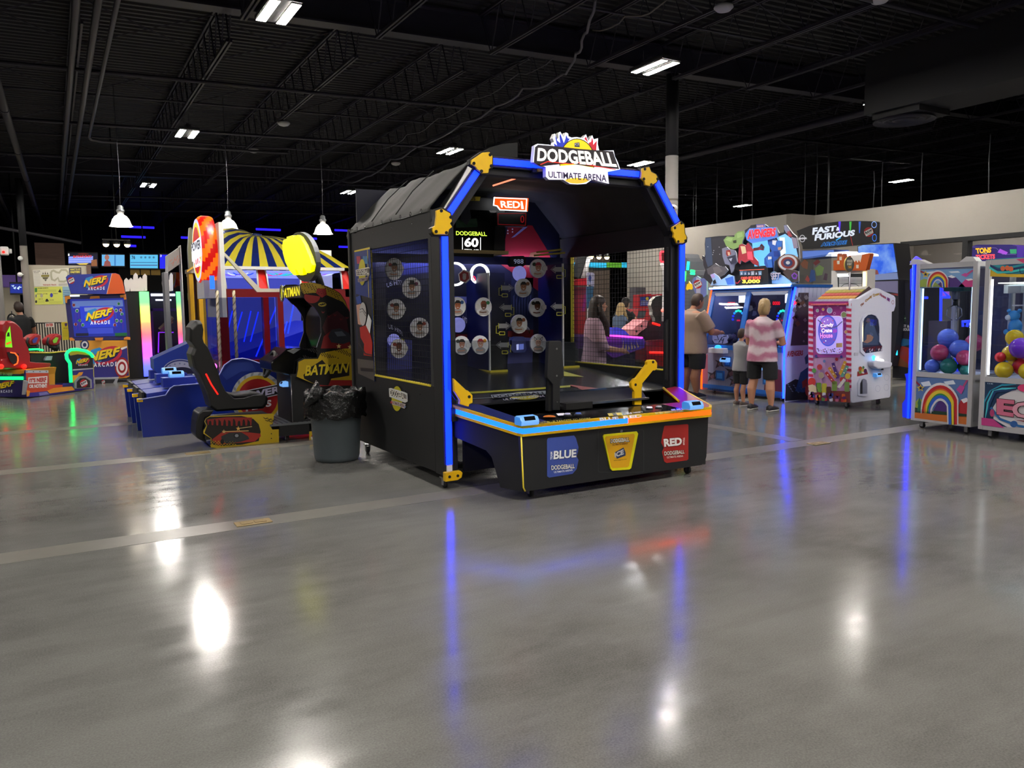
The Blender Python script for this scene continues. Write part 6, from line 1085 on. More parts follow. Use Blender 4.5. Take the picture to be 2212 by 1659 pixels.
for u0, v0, u1, v1 in ((1546.5, 800, 1563, 822), (1565.5, 770, 1578, 792), (1648, 812, 1668, 832)):
    a = PX(u0, v0, AX-.02); b = PX(u1, v1, AX-.02); g = G(); g.box(AX-.025, AX, b.y, a.y, b.z, a.z, 'hero_blue'); o = part('coin_door', g, FA); g = G(); g.box(AX-.03, AX-.02, b.y+.03, a.y-.03, b.z+.03, a.z-.04, '#3a90e8'); part('door_flap', g, o)
reader(A, PX(1567, 782, AX-.05), 1.2, (0,-1,0)); reader(A, PX(1655, 800, AX-.05), 1.2, (0,-1,0))
g = G(); g.box(AX-.015, AX+.06, AY0+.03, AY1-.03, .8, .88, 'hero_blue'); g.box(AX-.01, AX+.04, AY0+.02, AY1-.02, .09, .16, 'hero_blue'); ym = PX(1598, 790, AX).y; g.box(AX-.012, AX+.03, ym-.05, ym+.05, .1, .84, 'hero_blue'); part('front_frame', g, A)
for yc in ((AY1+ym)/2, (AY0+ym)/2):
    g = G(); g.box(AX-.13, AX, yc-.18, yc+.18, .74, .83, 'candy_white'); o = part('button_shelf', g, A, bevel=.01); h = G(); h.lathe([(.06,.83), (.055,.86), (.03,.88), (.001,.885)], (AX-.07, yc, 0), '!30a0ff*2', 16); part('play_button', h, o)
# slanted front: windows between blue frames
sd = Vector((10.45-AX, 0, 1.86-.88)); sn = Vector((-sd.z, 0, sd.x)).normalized(); FP_ = ('g', Vector((AX, 0, .88)), sn)
def sl(y, t, off=0): return Vector((AX, y, .88))+sd*t+sn*off
for y0, y1 in ((AY1-.1, AY1-.02), (ym-.05, ym+.05), (AY0+.03, AY0+.1)):
    g = G(); g.poly([sl(y0,0), sl(y1,0), sl(y1,1), sl(y0,1)], sn*.03, 'hero_blue'); part('window_mullion', g, A)
g = G(); g.poly([sl(AY0+.03,.94), sl(AY1-.03,.94), sl(AY1-.03,1), sl(AY0+.03,1)], sn*.035, 'hero_blue'); part('window_head', g, A)
for y0, y1 in ((ym+.05, AY1-.1), (AY0+.1, ym-.05)):
    g = G(); g.poly([sl(y0,.0), sl(y1,.0), sl(y1,.94), sl(y0,.94)], sn*.006, 'tint_glass'); part('window', g, A)
    yc = (y0+y1)/2; g = G(); g.poly([sl(yc-.34,.88,.012), sl(yc+.34,.88,.012), sl(yc+.42,.94,.012), sl(yc-.42,.94,.012)], sn*.01, '#d8dce8'); part('corner_brace', g, A)
# interior
g = G(); g.box(11.1, 11.14, AY0+.05, AY1-.05, .88, 1.85, '#4a4656'); BW = part('rear_board', g, A); h = G(); pb = ('x', 11.1); random.seed(11)
for k in range(70):
    u = random.uniform(1545, 1715); v = random.uniform(650, 760); s = random.uniform(3, 9); c = random.choice(['#6a5a48', '#3a3a4a', '#8a8a98', '#5a2a2a', '#2a3a5a', '#b0a890', '#22242c']); h.fl(pb, [(u-s,v+s), (u-s*.5,v-s), (u+s*.6,v-s*.8), (u+s,v+s*.4), (u,v+s*1.1)], c, 1+k % 6)
part('prize_print', h, BW)
g = G(); g.box(AX+.08, 11.1, AY0+.05, AY1-.05, .84, .88, '#5a5468'); part('coin_bed', g, A)
for u, v, s in ((1580, 656, '0000'), (1677, 655, '0000'), (1546, 657, '0000'), (1719, 654, '00')):
    g = G(); p = ('x', 10.75) if u < 1700 else ('y', AY0-.004); g.text(p, s, ((u-8,v-4), (u+8,v-4), (u+8,v+4), (u-8,v+4)), '!ff1a2a*3' if u != 1546 else '!a01828*.8', .03, 1); part('digit_display', g, A)
for u in (1595, 1691):
    g = G(); p = PX(u, 685, 10.7)
    for k in range(9): a = R(180*k/8); q = PX(u-12*math.cos(a), 690-19*math.sin(a), 10.7); g.ball(q, .022, ('!2030ff*3', '!2030ff*3', '!30a0ff*3', '!30ffd0*3', '!30ffb0*3', '!30ffd0*3', '!30a0ff*3', '!2030ff*3', '!2030ff*3')[k], 8)
    part('lamp_fan', g, A, kind='stuff'); g = G(); q = PX(u+7 if u < 1650 else u+12, 644, 10.72); g.box(10.72, 10.74, q.y-.07, q.y+.07, q.z-.08, q.z+.08, '!f0f4ff*5'); part('white_square', g, A); g = G(); g.text(('x', 10.68), '00', ((u-4,690.5), (u+4,690.5), (u+4,694), (u-4,694)), '!ff2a50*2.5', .03, 1); part('digit_display', g, A); g = G(); a = PX(u-4, 715, 10.72); g.box(10.72, 10.8, a.y-.08, a.y, .9, 1.45, '#8a86a8'); part('coin_tower', g, A)  # includes an emissive white square near each window top
# prize figures heaped inside, too small to tell apart
g = G(); random.seed(5)
for k in range(90): y = random.uniform(AY0+.1, AY1-.12); x = random.uniform(10.45, 11.0); g.ball((x, y, .88+random.uniform(.02, .16)), random.uniform(.03, .06), random.choice(['#6a5a50', '#8a3a3a', '#3a3a4a', '#a8a8b0', '#4a4a5a', '#7a6a8a']), 8)
part('prize_heap', g, A, kind='stuff')
g = G(); pj = ('x', 10.42); J = [(430,440),(490,415),(520,490),(580,480),(640,540),(700,530),(715,570),(680,600),(690,640),(650,655),(540,650),(490,600),(420,650),(410,600),(470,560)]; g.ext(pj, Zl(J), .05, '!d8d4ff*.55'); o = part('white_prize_sign', g, A); h = G()
for l in ([(430,455),(480,425)], [(480,570),(520,640)], [(590,640),(640,560)], [(650,560),(700,545)], [(560,520),(590,600),(530,600)], [(640,650),(660,580)]): h.band(pj, Zl(l), 1.6, '#17171f', 1)
part('sign_print', h, o)
# side print and side window
h = G(); pl = ('y', AY0); h.fl(pl, Z7a([(990,620),(1060,610),(1215,610),(1215,650),(1060,760),(1060,1465),(880,1478),(885,1080),(930,800)]), '#ccd6f4', 1)
for k in range(7): h.band(pl, Z7a([(1005+k*30,618), (1000+k*30,700)]), 1.4, '#a8b8dc', 2)
h.fl(pl, Z7a([(985,665),(1060,665),(1055,1055),(925,1060),(950,860)]), '#453e48', 2)
random.seed(4)
for k in range(22): u = random.uniform(955, 1050); v = random.uniform(690, 1040); s = random.uniform(10, 26); h.fl(pl, Z7a([(u-s,v), (u,v-s), (u+s*.8,v+s*.3), (u-s*.2,v+s)]), random.choice(['#6a4a3a', '#22222c', '#8a8a94', '#5a3a4a']), 3+k % 3)
h.fl(pl, Z7a([(890,1350),(960,1310),(1055,1330),(1055,1462),(885,1472)]), '#20242e', 2)
for k in range(14): u = 900+k*11; v = 1345+(k*17) % 60; h.band(pl, Z7a([(u,v), (u+12,v+8)]), 1.4, '#8a9ab8', 3)
h.fl(pl, Z7a([(1000,1260),(1055,1220),(1055,1400),(1020,1410),(960,1400)]), '#1e4a8a', 3); h.fl(pl, Z7a([(1010,1330),(1050,1300),(1050,1350),(1015,1380)]), '#a03030', 4); h.fl(pl, Z7a(ell(1052, 1390, 18, 45)), '#b84040', 4); h.fl(pl, Z7a([(1030,1150),(1055,1120),(1055,1190),(1038,1200)]), '#2a4a8a', 3)
h.text(pl, 'AVENGERS', Z7a([(898,1098),(1022,1092),(1020,1135),(896,1150)]), '#dfe4f4', .07, 4); h.text(pl, 'AVENGERS', Z7a([(900,1100),(1020,1095),(1018,1132),(898,1146)]), '#a8323c', .04, 5); part('side_print', h, SA)
g = G(); g.box(AX+.03, 11.35, AY0+.02, AY1-.02, .05, .09, 'hero_blue'); part('plinth', g, A)
for x, y in ((10.35, 8.85), (10.35, 10.4), (11.2, 8.85), (11.2, 10.4)): caster(A, x, y, .02)
# topper
g = G(); g.box(10.36, 11.35, AY0-.02, AY1+.02, 1.86, 1.905, 'hero_blue'); o = part('header', g, A); h = G(); h.box(10.34, 10.36, AY0+.02, AY1-.02, 1.873, 1.9, '!8ab8ff*5'); part('light_strip', h, o)
h = G(); h.box(10.49, 10.52, AY0+.1, AY1-.1, 1.83, 1.85, '!e8ecff*16'); part('interior_light', h, o)  # strip added behind the window head to brighten the prizes
h = G(); h.tube([(10.42, AY0+.06, 1.91), (10.42, AY1-.06, 1.91)], .008, '!a8d0ff*14', 6); part('light_strip', h, o)
pl = ('x', 10.75); g = G(); g.ext(pl, Zt([(445,900),(480,780),(450,700),(440,610),(425,600),(430,545),(465,560),(480,520),(470,360),(480,250),(700,225),(960,215),(1000,160),(1110,140),(1200,80),(1220,50),(1310,35),(1440,30),(1500,70),(1625,80),(1680,180),(1760,165),(1760,40),(1800,45),(1900,180),(1960,230),(2000,420),(2010,600),(1990,990),(600,1040)]), .03, '#23252f', '#dfe2ea'); TA = part('backdrop_board', g, A)
h = G(); h.fl(pl, Zt([(480,260),(570,250),(600,690),(520,730),(480,600)]), '#3a4a66', 1); h.fl(pl, Zt([(590,270),(940,225),(900,420),(820,700),(600,690)]), '#2e2f38', 1)
for k in range(8): h.fl(pl, Zt(ell(520+(k*97) % 300, 400+(k*61) % 150, 7, 7, 8)), '#b8b8c0', 2)
h.fl(pl, Zt([(1240,320),(1520,280),(1540,700),(1280,720)]), '!6ab8f0*1.3', 2); h.fl(pl, Zt([(1640,250),(1780,190),(1930,300),(1990,560),(1800,560)]), '!7ab4ee*1.2', 2); h.fl(pl, Zt([(1690,250),(1770,250),(1790,500),(1700,560)]), '!e0f4ff*1.6', 3); h.fl(pl, Zt([(1880,240),(1960,260),(1990,420),(1920,430)]), '#9a90a8', 3); h.fl(pl, Zt([(1760,50),(1795,50),(1860,140),(1800,180),(1765,120)]), '#8a90b0', 3); h.fl(pl, Zt([(1800,150),(1850,140),(1900,230),(1840,240)]), '#a84850', 3)
part('backdrop_print', h, TA)
# layered cut-out boards in front of it: plain comic shapes in the same colours
def cut(nm, X_, pts, m, dec=(), lit=None):
    g = G(); g.ext(('x', X_), Zt(pts), .02, m, '#e8eaf2'); o = part(nm, g, A); h = G()
    for i, (q, c) in enumerate(dec): h.fl(('x', X_), Zt(q), c, 1+i)
    if dec: part('cutout_print', h, o)
cut('cutout_board', 10.66, [(775,290),(830,230),(950,240),(960,200),(1010,150),(1110,140),(1120,230),(1090,300),(1080,360),(1000,420),(930,440),(820,390)], '#7f9f62', [([(800,290),(850,250),(930,260),(900,320)], '#94b474'), ([(990,180),(1080,160),(1090,230),(1000,260)], '#94b474'), ([(930,300),(985,290),(980,330),(935,335)], '#2c3426')])
cut('cutout_board', 10.64, [(1020,500),(1030,370),(1080,350),(1140,380),(1170,330),(1210,370),(1250,440),(1360,400),(1390,350),(1435,400),(1420,460),(1370,450),(1260,470),(1270,560),(1340,640),(1350,720),(1260,680),(1200,620),(1130,660),(1060,620),(1040,680),(1010,650)], '#a83040', [([(1050,390),(1130,390),(1150,500),(1080,520)], '#d8c8a0'), ([(1160,480),(1240,480),(1260,620),(1170,600)], '!ff5068*1'), ([(1260,420),(1350,410),(1350,450),(1270,460)], '#6a1c24'), ([(1370,370),(1420,390),(1410,440),(1370,430)], '#4a4a5a')])
cut('cutout_board', 10.62, [(750,430),(830,400),(870,440),(960,460),(980,500),(1000,640),(950,700),(930,800),(900,830),(870,700),(800,680),(760,560)], '#7a7f9a', [([(820,460),(880,450),(900,520),(840,560),(815,520)], '#9a2c2c'), ([(840,480),(880,490),(880,540),(850,540)], '#d8b8a0'), ([(830,570),(970,530),(990,650),(900,690)], '#2c2f45'), ([(860,600),(920,580),(900,640)], '#aeb4c8')])
cut('cutout_board', 10.6, [(1490,260),(1560,240),(1640,300),(1730,300),(1735,430),(1690,470),(1700,540),(1640,610),(1600,640),(1590,800),(1530,810),(1440,680),(1440,590),(1500,520),(1560,470),(1500,350)], '#2a5cc0', [([(1570,290),(1640,300),(1620,380),(1570,360)], '#e4e8f4'), ([(1640,310),(1725,310),(1725,420),(1650,440)], '#2f6fd0'), ([(1660,410),(1720,400),(1715,450),(1665,455)], '#c89a88'), ([(1590,470),(1670,470),(1680,560),(1600,560)], '#1c3f96'), ([(1460,580),(1560,600),(1580,790),(1530,800)], '#3a78d8'), ([(1500,560),(1560,560),(1560,600),(1500,610)], '#e0e0e8')])
dk = G(); pd = ('x', 10.56); cu, cv = Zt([(1825,660)])[0]; dk.ext(pd, ell(cu, cv, 22.5, 18.5, 36), .05, '#7a5040', '#4a3028'); o = part('round_shield_board', dk, A); h = G()
for rr, c in ((.9, '#c8ccd4'), (.68, '#8a3430'), (.44, '#2a3a66'), (.2, '#c8ccd4')): h.fl(pd, ell(cu, cv, 22.5*rr, 18.5*rr, 36), c, int(8-rr*8)+1)
part('shield_print', h, o)
cut('cutout_board', 10.6, [(500,760),(560,730),(640,670),(700,710),(740,720),(800,720),(850,780),(780,860),(700,900),(600,900),(520,840)], '#5a5860', [([(600,740),(700,720),(760,800),(640,860)], '#6f6a6e')])
cut('cutout_board', 10.54, [(560,1030),(600,950),(560,860),(620,830),(690,880),(730,940),(800,900),(860,850),(950,880),(960,1030)], '#9fc4ee', [([(800,920),(930,880),(950,1010),(840,1020)], '#3f6fc8'), ([(565,850),(620,840),(640,900),(580,910)], '#b8a0e0'), ([(600,960),(640,930),(660,990),(610,1010)], '#1c1e26')])
cut('cutout_board', 10.54, [(1500,1000),(1520,820),(1600,800),(1760,880),(1900,980),(1960,1000)], '#9cc8f2', [([(1540,860),(1700,830),(1720,900),(1560,920)], '#5f94dc')])
cut('cutout_board', 10.5, [(1740,820),(1800,760),(1900,780),(1990,800),(2000,960),(1900,990),(1850,940)], '#4a3c36', [([(1880,860),(1930,815),(1985,860),(1960,930),(1900,920)], '#8a4ac0'), ([(1900,865),(1930,840),(1965,870),(1945,905),(1910,900)], '#3a2c50'), ([(1850,920),(1890,890),(1920,950),(1880,980)], '#1e2a26')])
pl = ('x', 10.58); g = G(); g.ext(pl, Zt([(1130,190),(1200,100),(1310,95),(1310,40),(1440,35),(1445,80),(1630,80),(1660,240),(1540,280),(1230,340),(1150,290)]), .03, '!5a86e8*.8', '#c8d4f0'); o = part('title_board', g, A); h = G(); h.fl(pl, Zt([(1315,45),(1435,40),(1435,85),(1315,90)]), '#9a5a86', 1); h.text(pl, 'MARVEL', Zt([(1325,52),(1428,48),(1428,80),(1325,84)]), '#d8c0d8', .04, 2)
h.text(pl, 'AVENGERS', Zt([(1165,120),(1640,85),(1620,230),(1160,285)]), '#f4d8dc', .08, 2); h.text(pl, 'AVENGERS', Zt([(1170,125),(1632,92),(1612,225),(1166,278)]), '!e8283c*1.1', .05, 3); part('title_lettering', h, o)
pl = ('x', 10.46); g = G(); g.ext(pl, Zt([(1035,1010),(1030,790),(1000,770),(1440,740),(1500,740),(1510,1000)]), .12, '#17181d'); o = part('jackpot_box', g, A); h = G()
for k in range(6): h.fl(pl, Zt([(1042+k*60,800), (1095+k*60,795), (1097+k*60,860), (1044+k*60,865)]), ('#6a90b8', '#4a6a9a', '#3a4a6a', '#b0b8c8', '#3a3a48', '#7aa0c0')[k], 1); h.fl(pl, Zt([(1055+k*60,855), (1068+k*60,810), (1085+k*60,850)]), '#d8e0ea', 2)
h.fl(pl, Zt([(1042,885),(1410,872),(1410,1000),(1045,1008)]), '#0c0c10', 1); h.text(pl, 'CARD SET BONUS', Zt([(1060,890),(1380,880),(1380,930),(1060,936)]), '!ff5a50*1.3', .05, 2); h.text(pl, '3,000', Zt([(1080,938),(1370,932),(1370,1000),(1082,1004)]), '!ffe850*1.6', .05, 2); h.fl(pl, Zt([(970,960),(1000,990),(1045,940),(1052,948),(1010,1000),(975,1000)]), '#c02c38', 2); h.band(pl, Zt([(1035,785),(1440,765)]), 1, '!ff6a50*1.4', 2); part('jackpot_print', h, o)
h = G(); pq = ('x', 10.53); h.text(pq, 'SFFT', Zt([(1520,820),(1715,815),(1680,940),(1560,950)]), '#201c28', .08, 4); h.text(pq, 'SFFT', Zt([(1525,825),(1708,820),(1675,932),(1565,942)]), '#e0d4e0', .03, 5); part('burst_lettering', h, A)
# clear side board on the cabinet roof, with plain coloured shapes
pl = ('y', AY0+.1); g = G(); g.ext(pl, [(1722,612), (1722,560), (1740,556), (1796,548), (1796,612)], .012, 'acrylic'); o = part('roof_side_board', g, A); h = G()
for q, c in (([(1729,570),(1738,560),(1746,566),(1744,582),(1734,578)], '#8a5a44'), ([(1748,600),(1752,582),(1760,584),(1762,606),(1750,610)], '#3a5a96'), ([(1760,580),(1770,572),(1780,578),(1776,594),(1764,596)], '#7f9f62'), ([(1756,568),(1766,560),(1772,566),(1762,574)], '#7a3a40'), ([(1778,604),(1782,590),(1788,592),(1786,606)], '#5a4a5a'), ([(1739,604),(1744,594),(1750,604),(1746,610)], '#b05048')): h.fl(pl, q, c, 1)
part('board_print', h, o)
# ================================================================ CANDY HOUSE CRANE
Zh = lambda p: ZP(p, 1730, 620, 5.926); CX, CY = 10.3, 7.55
H = thing('candy_crane_house', 'white and purple candy crane shaped like a small house with a tiled roof', 'arcade game', (10.8, 7.9, 0)); YH = 8.27; XH = 11.34
g = G(); g.box(CX, CX+.03, CY+.02, YH, .1, 1.6, 'candy_side'); SH = part('side_wall', g, H); pl = ('x', CX); h = G()
h.fl(pl, Zh([(100,185),(650,185),(640,640),(635,900),(100,900),(90,640)]), '#8e1c7a', 1); h.fl(pl, Zh([(95,640),(640,600),(635,900),(90,900)]), '#ab4a98', 2)
for x0, x1 in ((98, 158), (580, 648)):
    for k in range(16): y0 = 200+k*70; h.fl(pl, Zh([(x0,y0), (x1,y0+8), (x1-2,y0+44), (x0,y0+36)]), '#c02a55', 4); h.fl(pl, Zh([(x0,y0+36), (x1-2,y0+44), (x1-2,y0+78), (x0,y0+70)]), '#dccbe6', 3)
h.fl(pl, Zh([(90,1330),(630,1330),(632,1480),(90,1440)]), '#7a3a3a', 5); random.seed(9)
for u, v, r in ((235,232,12), (345,250,12), (472,228,15), (515,268,13), (180,380,14), (430,338,16), (265,345,11), (565,448,12), (168,552,10)): h.ring(pl, Zh(ell(u, v, r, r*1.1)), Zh(ell(u, v, r*.75, r*.82)), '#d8b0d4', 3)
for u, v, r, c in ((368,300,36,'#8aa0c8'), (550,355,40,'#7a8a5a'), (212,302,20,'#8aa0a0'), (285,287,18,'#d89a40'), (575,575,22,'#d8a868')): h.fl(pl, Zh(ell(u, v, r, r*1.08)), '#d8c8e0', 4); h.fl(pl, Zh(ell(u, v, r*.8, r*.88)), c, 5)
for u, v, r, c in ((240,1025,34,'#c8444a'), (168,1070,28,'#5a9a4a'), (260,1130,36,'#b8a890'), (530,1185,32,'#b83a3c'), (600,1140,34,'#d8b84a'), (458,925,20,'#b83040'), (300,950,18,'#6a86c0'), (195,885,18,'#4a3a8a'), (518,892,16,'#3a3a8a'), (140,1215,50,'#c83a30')): h.fl(pl, Zh(ell(u, v, r, r*1.1, 16)), c, 6); h.band(pl, Zh([(u,v+r), (u-6,v+r+70)]), .6, '#d8d0d8', 5)
for (u0, v0), (u1, v1), c in (((320,1090), (440,1240), '#b8323a'), ((360,1030), (450,1160), '#c8902c'), ((410,970), (470,1170), '#4a2a7a'), ((570,950), (500,1120), '#d0a030'), ((600,1010), (520,1150), '#5a9a90'), ((480,1290), (560,1180), '#d8d8d8')): h.band(pl, Zh([(u0,v0), (u1,v1)]), 6.5, c, 7); h.band(pl, Zh([(u0*.8+u1*.2-8,v0*.8+v1*.2), (u0*.8+u1*.2+8,v0*.8+v1*.2+10)]), 2, '#f0e4d0', 8); h.band(pl, Zh([(u0*.4+u1*.6-8,v0*.4+v1*.6), (u0*.4+u1*.6+8,v0*.4+v1*.6+10)]), 2, '#f0e4d0', 8)
h.fl(pl, Zh([(92,1260),(150,1245),(215,1290),(225,1350),(110,1350)]), '#d8c8a0', 7)
for u, v, c in ((230,1280,'#6a9a3a'), (300,1290,'#c8c040'), (355,1330,'#5a3028'), (430,1260,'#7a9a4a'), (590,1270,'#7a9a5a')): h.fl(pl, Zh(rrect(u-32, v-55, u+32, v+70, 14)), c, 7)
for k in range(26): h.fl(pl, Zh(rrect(100+(k*83) % 490, 1340+(k*37) % 95, 100+(k*83) % 490+44, 1340+(k*37) % 95+44, 12)), random.choice(['#b8323a', '#3a4a9a', '#5a2a6a', '#c89a30', '#5a8a4a', '#c86a8a', '#8a2a2a', '#d0d0e0', '#d86a2a']), 8+k % 3)
part('side_print', h, SH)
wp = Zh(rrect(192, 368, 538, 860, 60, 5)); g = G(); g.ring(('x', CX-.012), wp, Zh(rrect(200, 377, 530, 851, 54, 5)), '#e8e4f4', 0, .02); part('side_window_rim', g, H)
h = G(); p2 = ('x', CX-.03); h.fl(p2, Zh(rrect(200, 377, 530, 851, 54, 5)), '!b4a0ee*.9', 6)
h.fl(p2, Zh(ell(345, 560, 118, 195, 28)), '!6a5ad0*.8', 7); h.ring(p2, Zh(ell(345, 560, 124, 200, 28)), Zh(ell(345, 560, 112, 186, 28)), '!3a50c8*.9', 8); h.fl(p2, Zh(ell(335, 455, 85, 70, 20)), '!9a70d8*.8', 8)
for k in range(30): h.fl(p2, Zh(ell(210+(k*41) % 310, 790+(k*17) % 55, 9, 9, 8)), ('#6a4a86', '#e0d8f0', '#a86a8a', '#4a3a6a', '#d8b8d8')[k % 5], 9+k % 3)
for k in range(26): h.fl(p2, Zh(ell(255+(k*47) % 180, 410+(k*31) % 320, 8, 8, 8)), ('!e05a90*.8', '!f0e8ff*1', '!5a60d8*.9', '!c04a70*.7')[k % 4], 9)
for s, q in (('Candy', [(250,475),(420,455),(420,515),(250,530)]), ('Crane', [(265,530),(400,525),(400,580),(262,585)]), ('House', [(245,590),(408,585),(406,650),(245,655)])): h.text(p2, s, Zh(q), '!6a2a9a*.7', .09, 11); h.text(p2, s, Zh(q), '!f4e4ff*1.1' if s != 'House' else '!e090e8*1', .04, 12)
h.text(p2, 'II', Zh([(415,545),(460,540),(460,580),(412,588)]), '!a040c0*.9', .05, 12); h.fl(p2, Zh([(452,720),(530,715),(530,770),(452,775)]), '#c0a070', 11); h.band(p2, Zh([(218,420), (290,490), (380,525), (460,505), (530,440)]), 2.2, '#5a58a0', 12); part('side_window_picture', h, H)
# white moulded front with an arched window
FY = CY; pl = ('y', FY); rr = Zh([(640,1460),(632,1300),(650,170),(665,148),(735,150),(960,12),(1000,18),(1195,110),(1215,135),(1215,240),(1195,310),(1168,318),(1150,1390),(1140,1415),(680,1485),(650,1480)])
arch = Zh([(790,700),(785,560),(790,470),(815,400),(860,358),(910,350),(960,370),(995,420),(1008,520),(1010,700),(1045,760),(1040,820),(830,850),(790,800)])
g = G(); g.ext(pl, rr, .06, 'candy_white'); FH = part('front_panel', g, H, bevel=.012)
# deep window box set into the front
g = G(); g.ring(('y', FY-.02), Zh([(765,720),(755,560),(765,450),(800,375),(850,325),(910,312),(980,335),(1025,400),(1040,520),(1042,720),(1085,760),(1085,850),(820,885),(765,830)]), arch, 'candy_white', 0, .03); part('window_rim', g, H)
h = G(); pw = ('y', FY-.003); h.fl(pw, arch, '#3f4658', 1); h.fl(pw, Zh([(800,700),(815,540),(835,470),(880,440),(930,470),(960,560),(990,640),(995,740),(800,745)]), '#5f6b7d', 2); h.fl(pw, Zh([(830,440),(850,395),(880,400),(890,440),(860,460)]), '#7a6252', 3); h.fl(pw, Zh([(845,610),(890,610),(930,640),(910,690),(850,720),(800,705),(840,670)]), '#b5846c', 3); h.fl(pw, Zh([(930,360),(1000,420),(1005,600),(960,540),(940,450)]), '#2c2f3e', 3); h.fl(pw, Zh([(783,560),(793,440),(800,440),(797,700),(785,700)]), '!fff0c8*2', 4)
for k in range(24): h.fl(pw, Zh(ell(800+(k*29) % 235, 790+(k*13) % 45-k*.5, 9, 9, 8)), ('#d8d0e4', '#8a3a4a', '#4a4a6a', '#e8e4f0')[k % 4], 5)
h.text(pw, 'YOUR CANDY SHOP', Zh([(790,775),(1040,748),(1040,785),(792,808)]), '#6a1c2c', .05, 6); part('window_picture', h, H); g = G(); g.ext(('y', FY-.015), arch, .004, 'glass'); part('window_glass', g, H)
h = G()
for s, q, c in (('The', [(760,230),(800,185),(808,215),(768,258)], '#9a5a4a'), ('Candy', [(818,170),(905,95),(918,130),(828,205)], '#c89a50'), ('Crane', [(915,90),(1000,65),(1005,100),(925,128)], '#d0b060'), ('House', [(1010,70),(1095,120),(1088,155),(1008,110)], '#b85a7a'), ('II', [(1105,130),(1142,150),(1135,190),(1100,165)], '#8a4a9a')): h.text(pl, s, Zh(q), '#5a2a3a', .08, 1); h.text(pl, s, Zh(q), c, .03, 2)
h.ring(pl, Zh(ell(1178, 195, 16, 26)), Zh(ell(1178, 195, 12, 20)), '#a85a6a', 1)
for u, v in ((1098,1155), (1095,1285), (985,1300)): h.ring(pl, Zh(ell(u, v, 32, 42)), Zh(ell(u, v, 29, 38)), '#b8bcd8', 1)
for u, v, r, c in ((762,1045,22,'#b8502c'), (790,1060,20,'#d8c060'), (825,1075,22,'#5a2a5a'), (760,1090,18,'#6a8a3a'), (800,1030,14,'#4a8a6a')): h.fl(pl, Zh(ell(u, v, r, r*1.3)), c, 2)
h.fl(pl, Zh([(725,1080),(760,1095),(800,1110),(850,1080),(858,1115),(800,1128),(720,1145)]), '#a8323a', 1); part('front_print', h, FH)
g = G(); q = Zh([(845,950),(880,935),(1080,955),(1085,990),(1060,1030),(900,1045),(850,1010)]); g.raised(pl, q, .12, 'candy_white'); o = part('control_ledge', g, H, bevel=.02); h = G(); p = PY(*Zh([(930,945)])[0], FY-.06); h.lathe([(.02,0), (.02,.05), (.035,.06), (.001,.09)], p, '!40b0ff*2.5', 12); part('joystick', h, o); h = G(); p = PY(*Zh([(1020,945)])[0], FY-.06); h.lathe([(.05,0), (.04,.02), (.001,.03)], p, '!fff4d8*6', 16); part('play_button', h, o)
g = G(); ds = Zh([(760,1370),(760,1230),(780,1185),(805,1172),(840,1190),(850,1240),(850,1365)]); g.ring(('y', FY-.02), Zh([(735,1395),(735,1220),(765,1160),(808,1145),(855,1165),(868,1230),(865,1385),(840,1400)]) , [*ds, Zh([(845,1368)])[0]], 'candy_white', 0, .025) if False else None
g.ext(('y', FY-.018), Zh([(735,1395),(732,1230),(760,1165),(805,1145),(850,1162),(868,1230),(866,1390),(840,1405)]), .02, 'candy_white'); o = part('prize_hatch', g, H, bevel=.006); h = G(); h.fl(('y', FY-.018), ds, '#8f92a8', 1); h.fl(('y', FY-.018), Zh([(762,1368),(762,1235),(790,1180),(790,1365)]), '#2a2c34', 2); part('hatch_flap', h, o)
reader(H, PY(*Zh([(978,1150)])[0], FY-.03), .9); g = G(); g.fl(pl, Zh([(1018,1060),(1058,1022),(1058,1065)]), '#16161c', 1); part('coin_slot', g, H); g = G(); g.ext(('y', FY-.015), Zh(rrect(690, 840, 735, 880, 6)), .015, '#c8cad8'); part('hinge_lock', g, H)
g = G(); g.box(CX+.03, XH-.1, YH-.03, YH, .1, 1.6, '#8e1c7a'); g.box(XH-.13, XH-.1, CY+.06, YH, .1, 1.6, '#8e1c7a'); part('rear_wall', g, H); g = G(); g.box(CX+.02, XH-.1, CY+.03, YH, .1, .13, '#8e1c7a'); part('floor_pan', g, H)
# tiled roof: each tile a piece
xr, zr0, zr1 = (CX+XH-.1)/2, 1.58, 1.84; rows_ = ['#c45a6a', '#8f8aa8', '#c8963c', '#b8484c', '#a8a04a', '#d8d4c8']
g = G(); g.poly([(CX-.02, CY+.06, zr0-.02), (xr, CY+.06, zr1), (XH-.08, CY+.06, zr0-.02)], Vector((0, YH-CY-.06, 0)), '#4a3a40'); RF = part('roof', g, H)
for side_ in (-1, 1):
    for r in range(6):
        for k in range(9):
            t0, t1 = r/6, (r+1)/6; y0 = CY+.065+(YH-CY-.06)/9*k; y1 = y0+(YH-CY-.06)/9-.006; y0 += 0
            xa, xb = (CX-.03, xr) if side_ < 0 else (XH-.07, xr)
            def rp(t, y, o): return (xa+(xb-xa)*t, y, zr0-.02+(zr1-zr0+.02)*t+o)
            if side_ > 0 and k > 0: continue
            h = G(); yy1 = y1 if side_ < 0 else YH; h.hexa([rp(t0,y0,.002), rp(t1,y0,.002), rp(t1,yy1,.002), rp(t0,yy1,.002), rp(t0,y0,.018), rp(t1-.01,y0,.008), rp(t1-.01,yy1,.008), rp(t0,yy1,.018)], rows_[r]); part('roof_tile', h, RF)
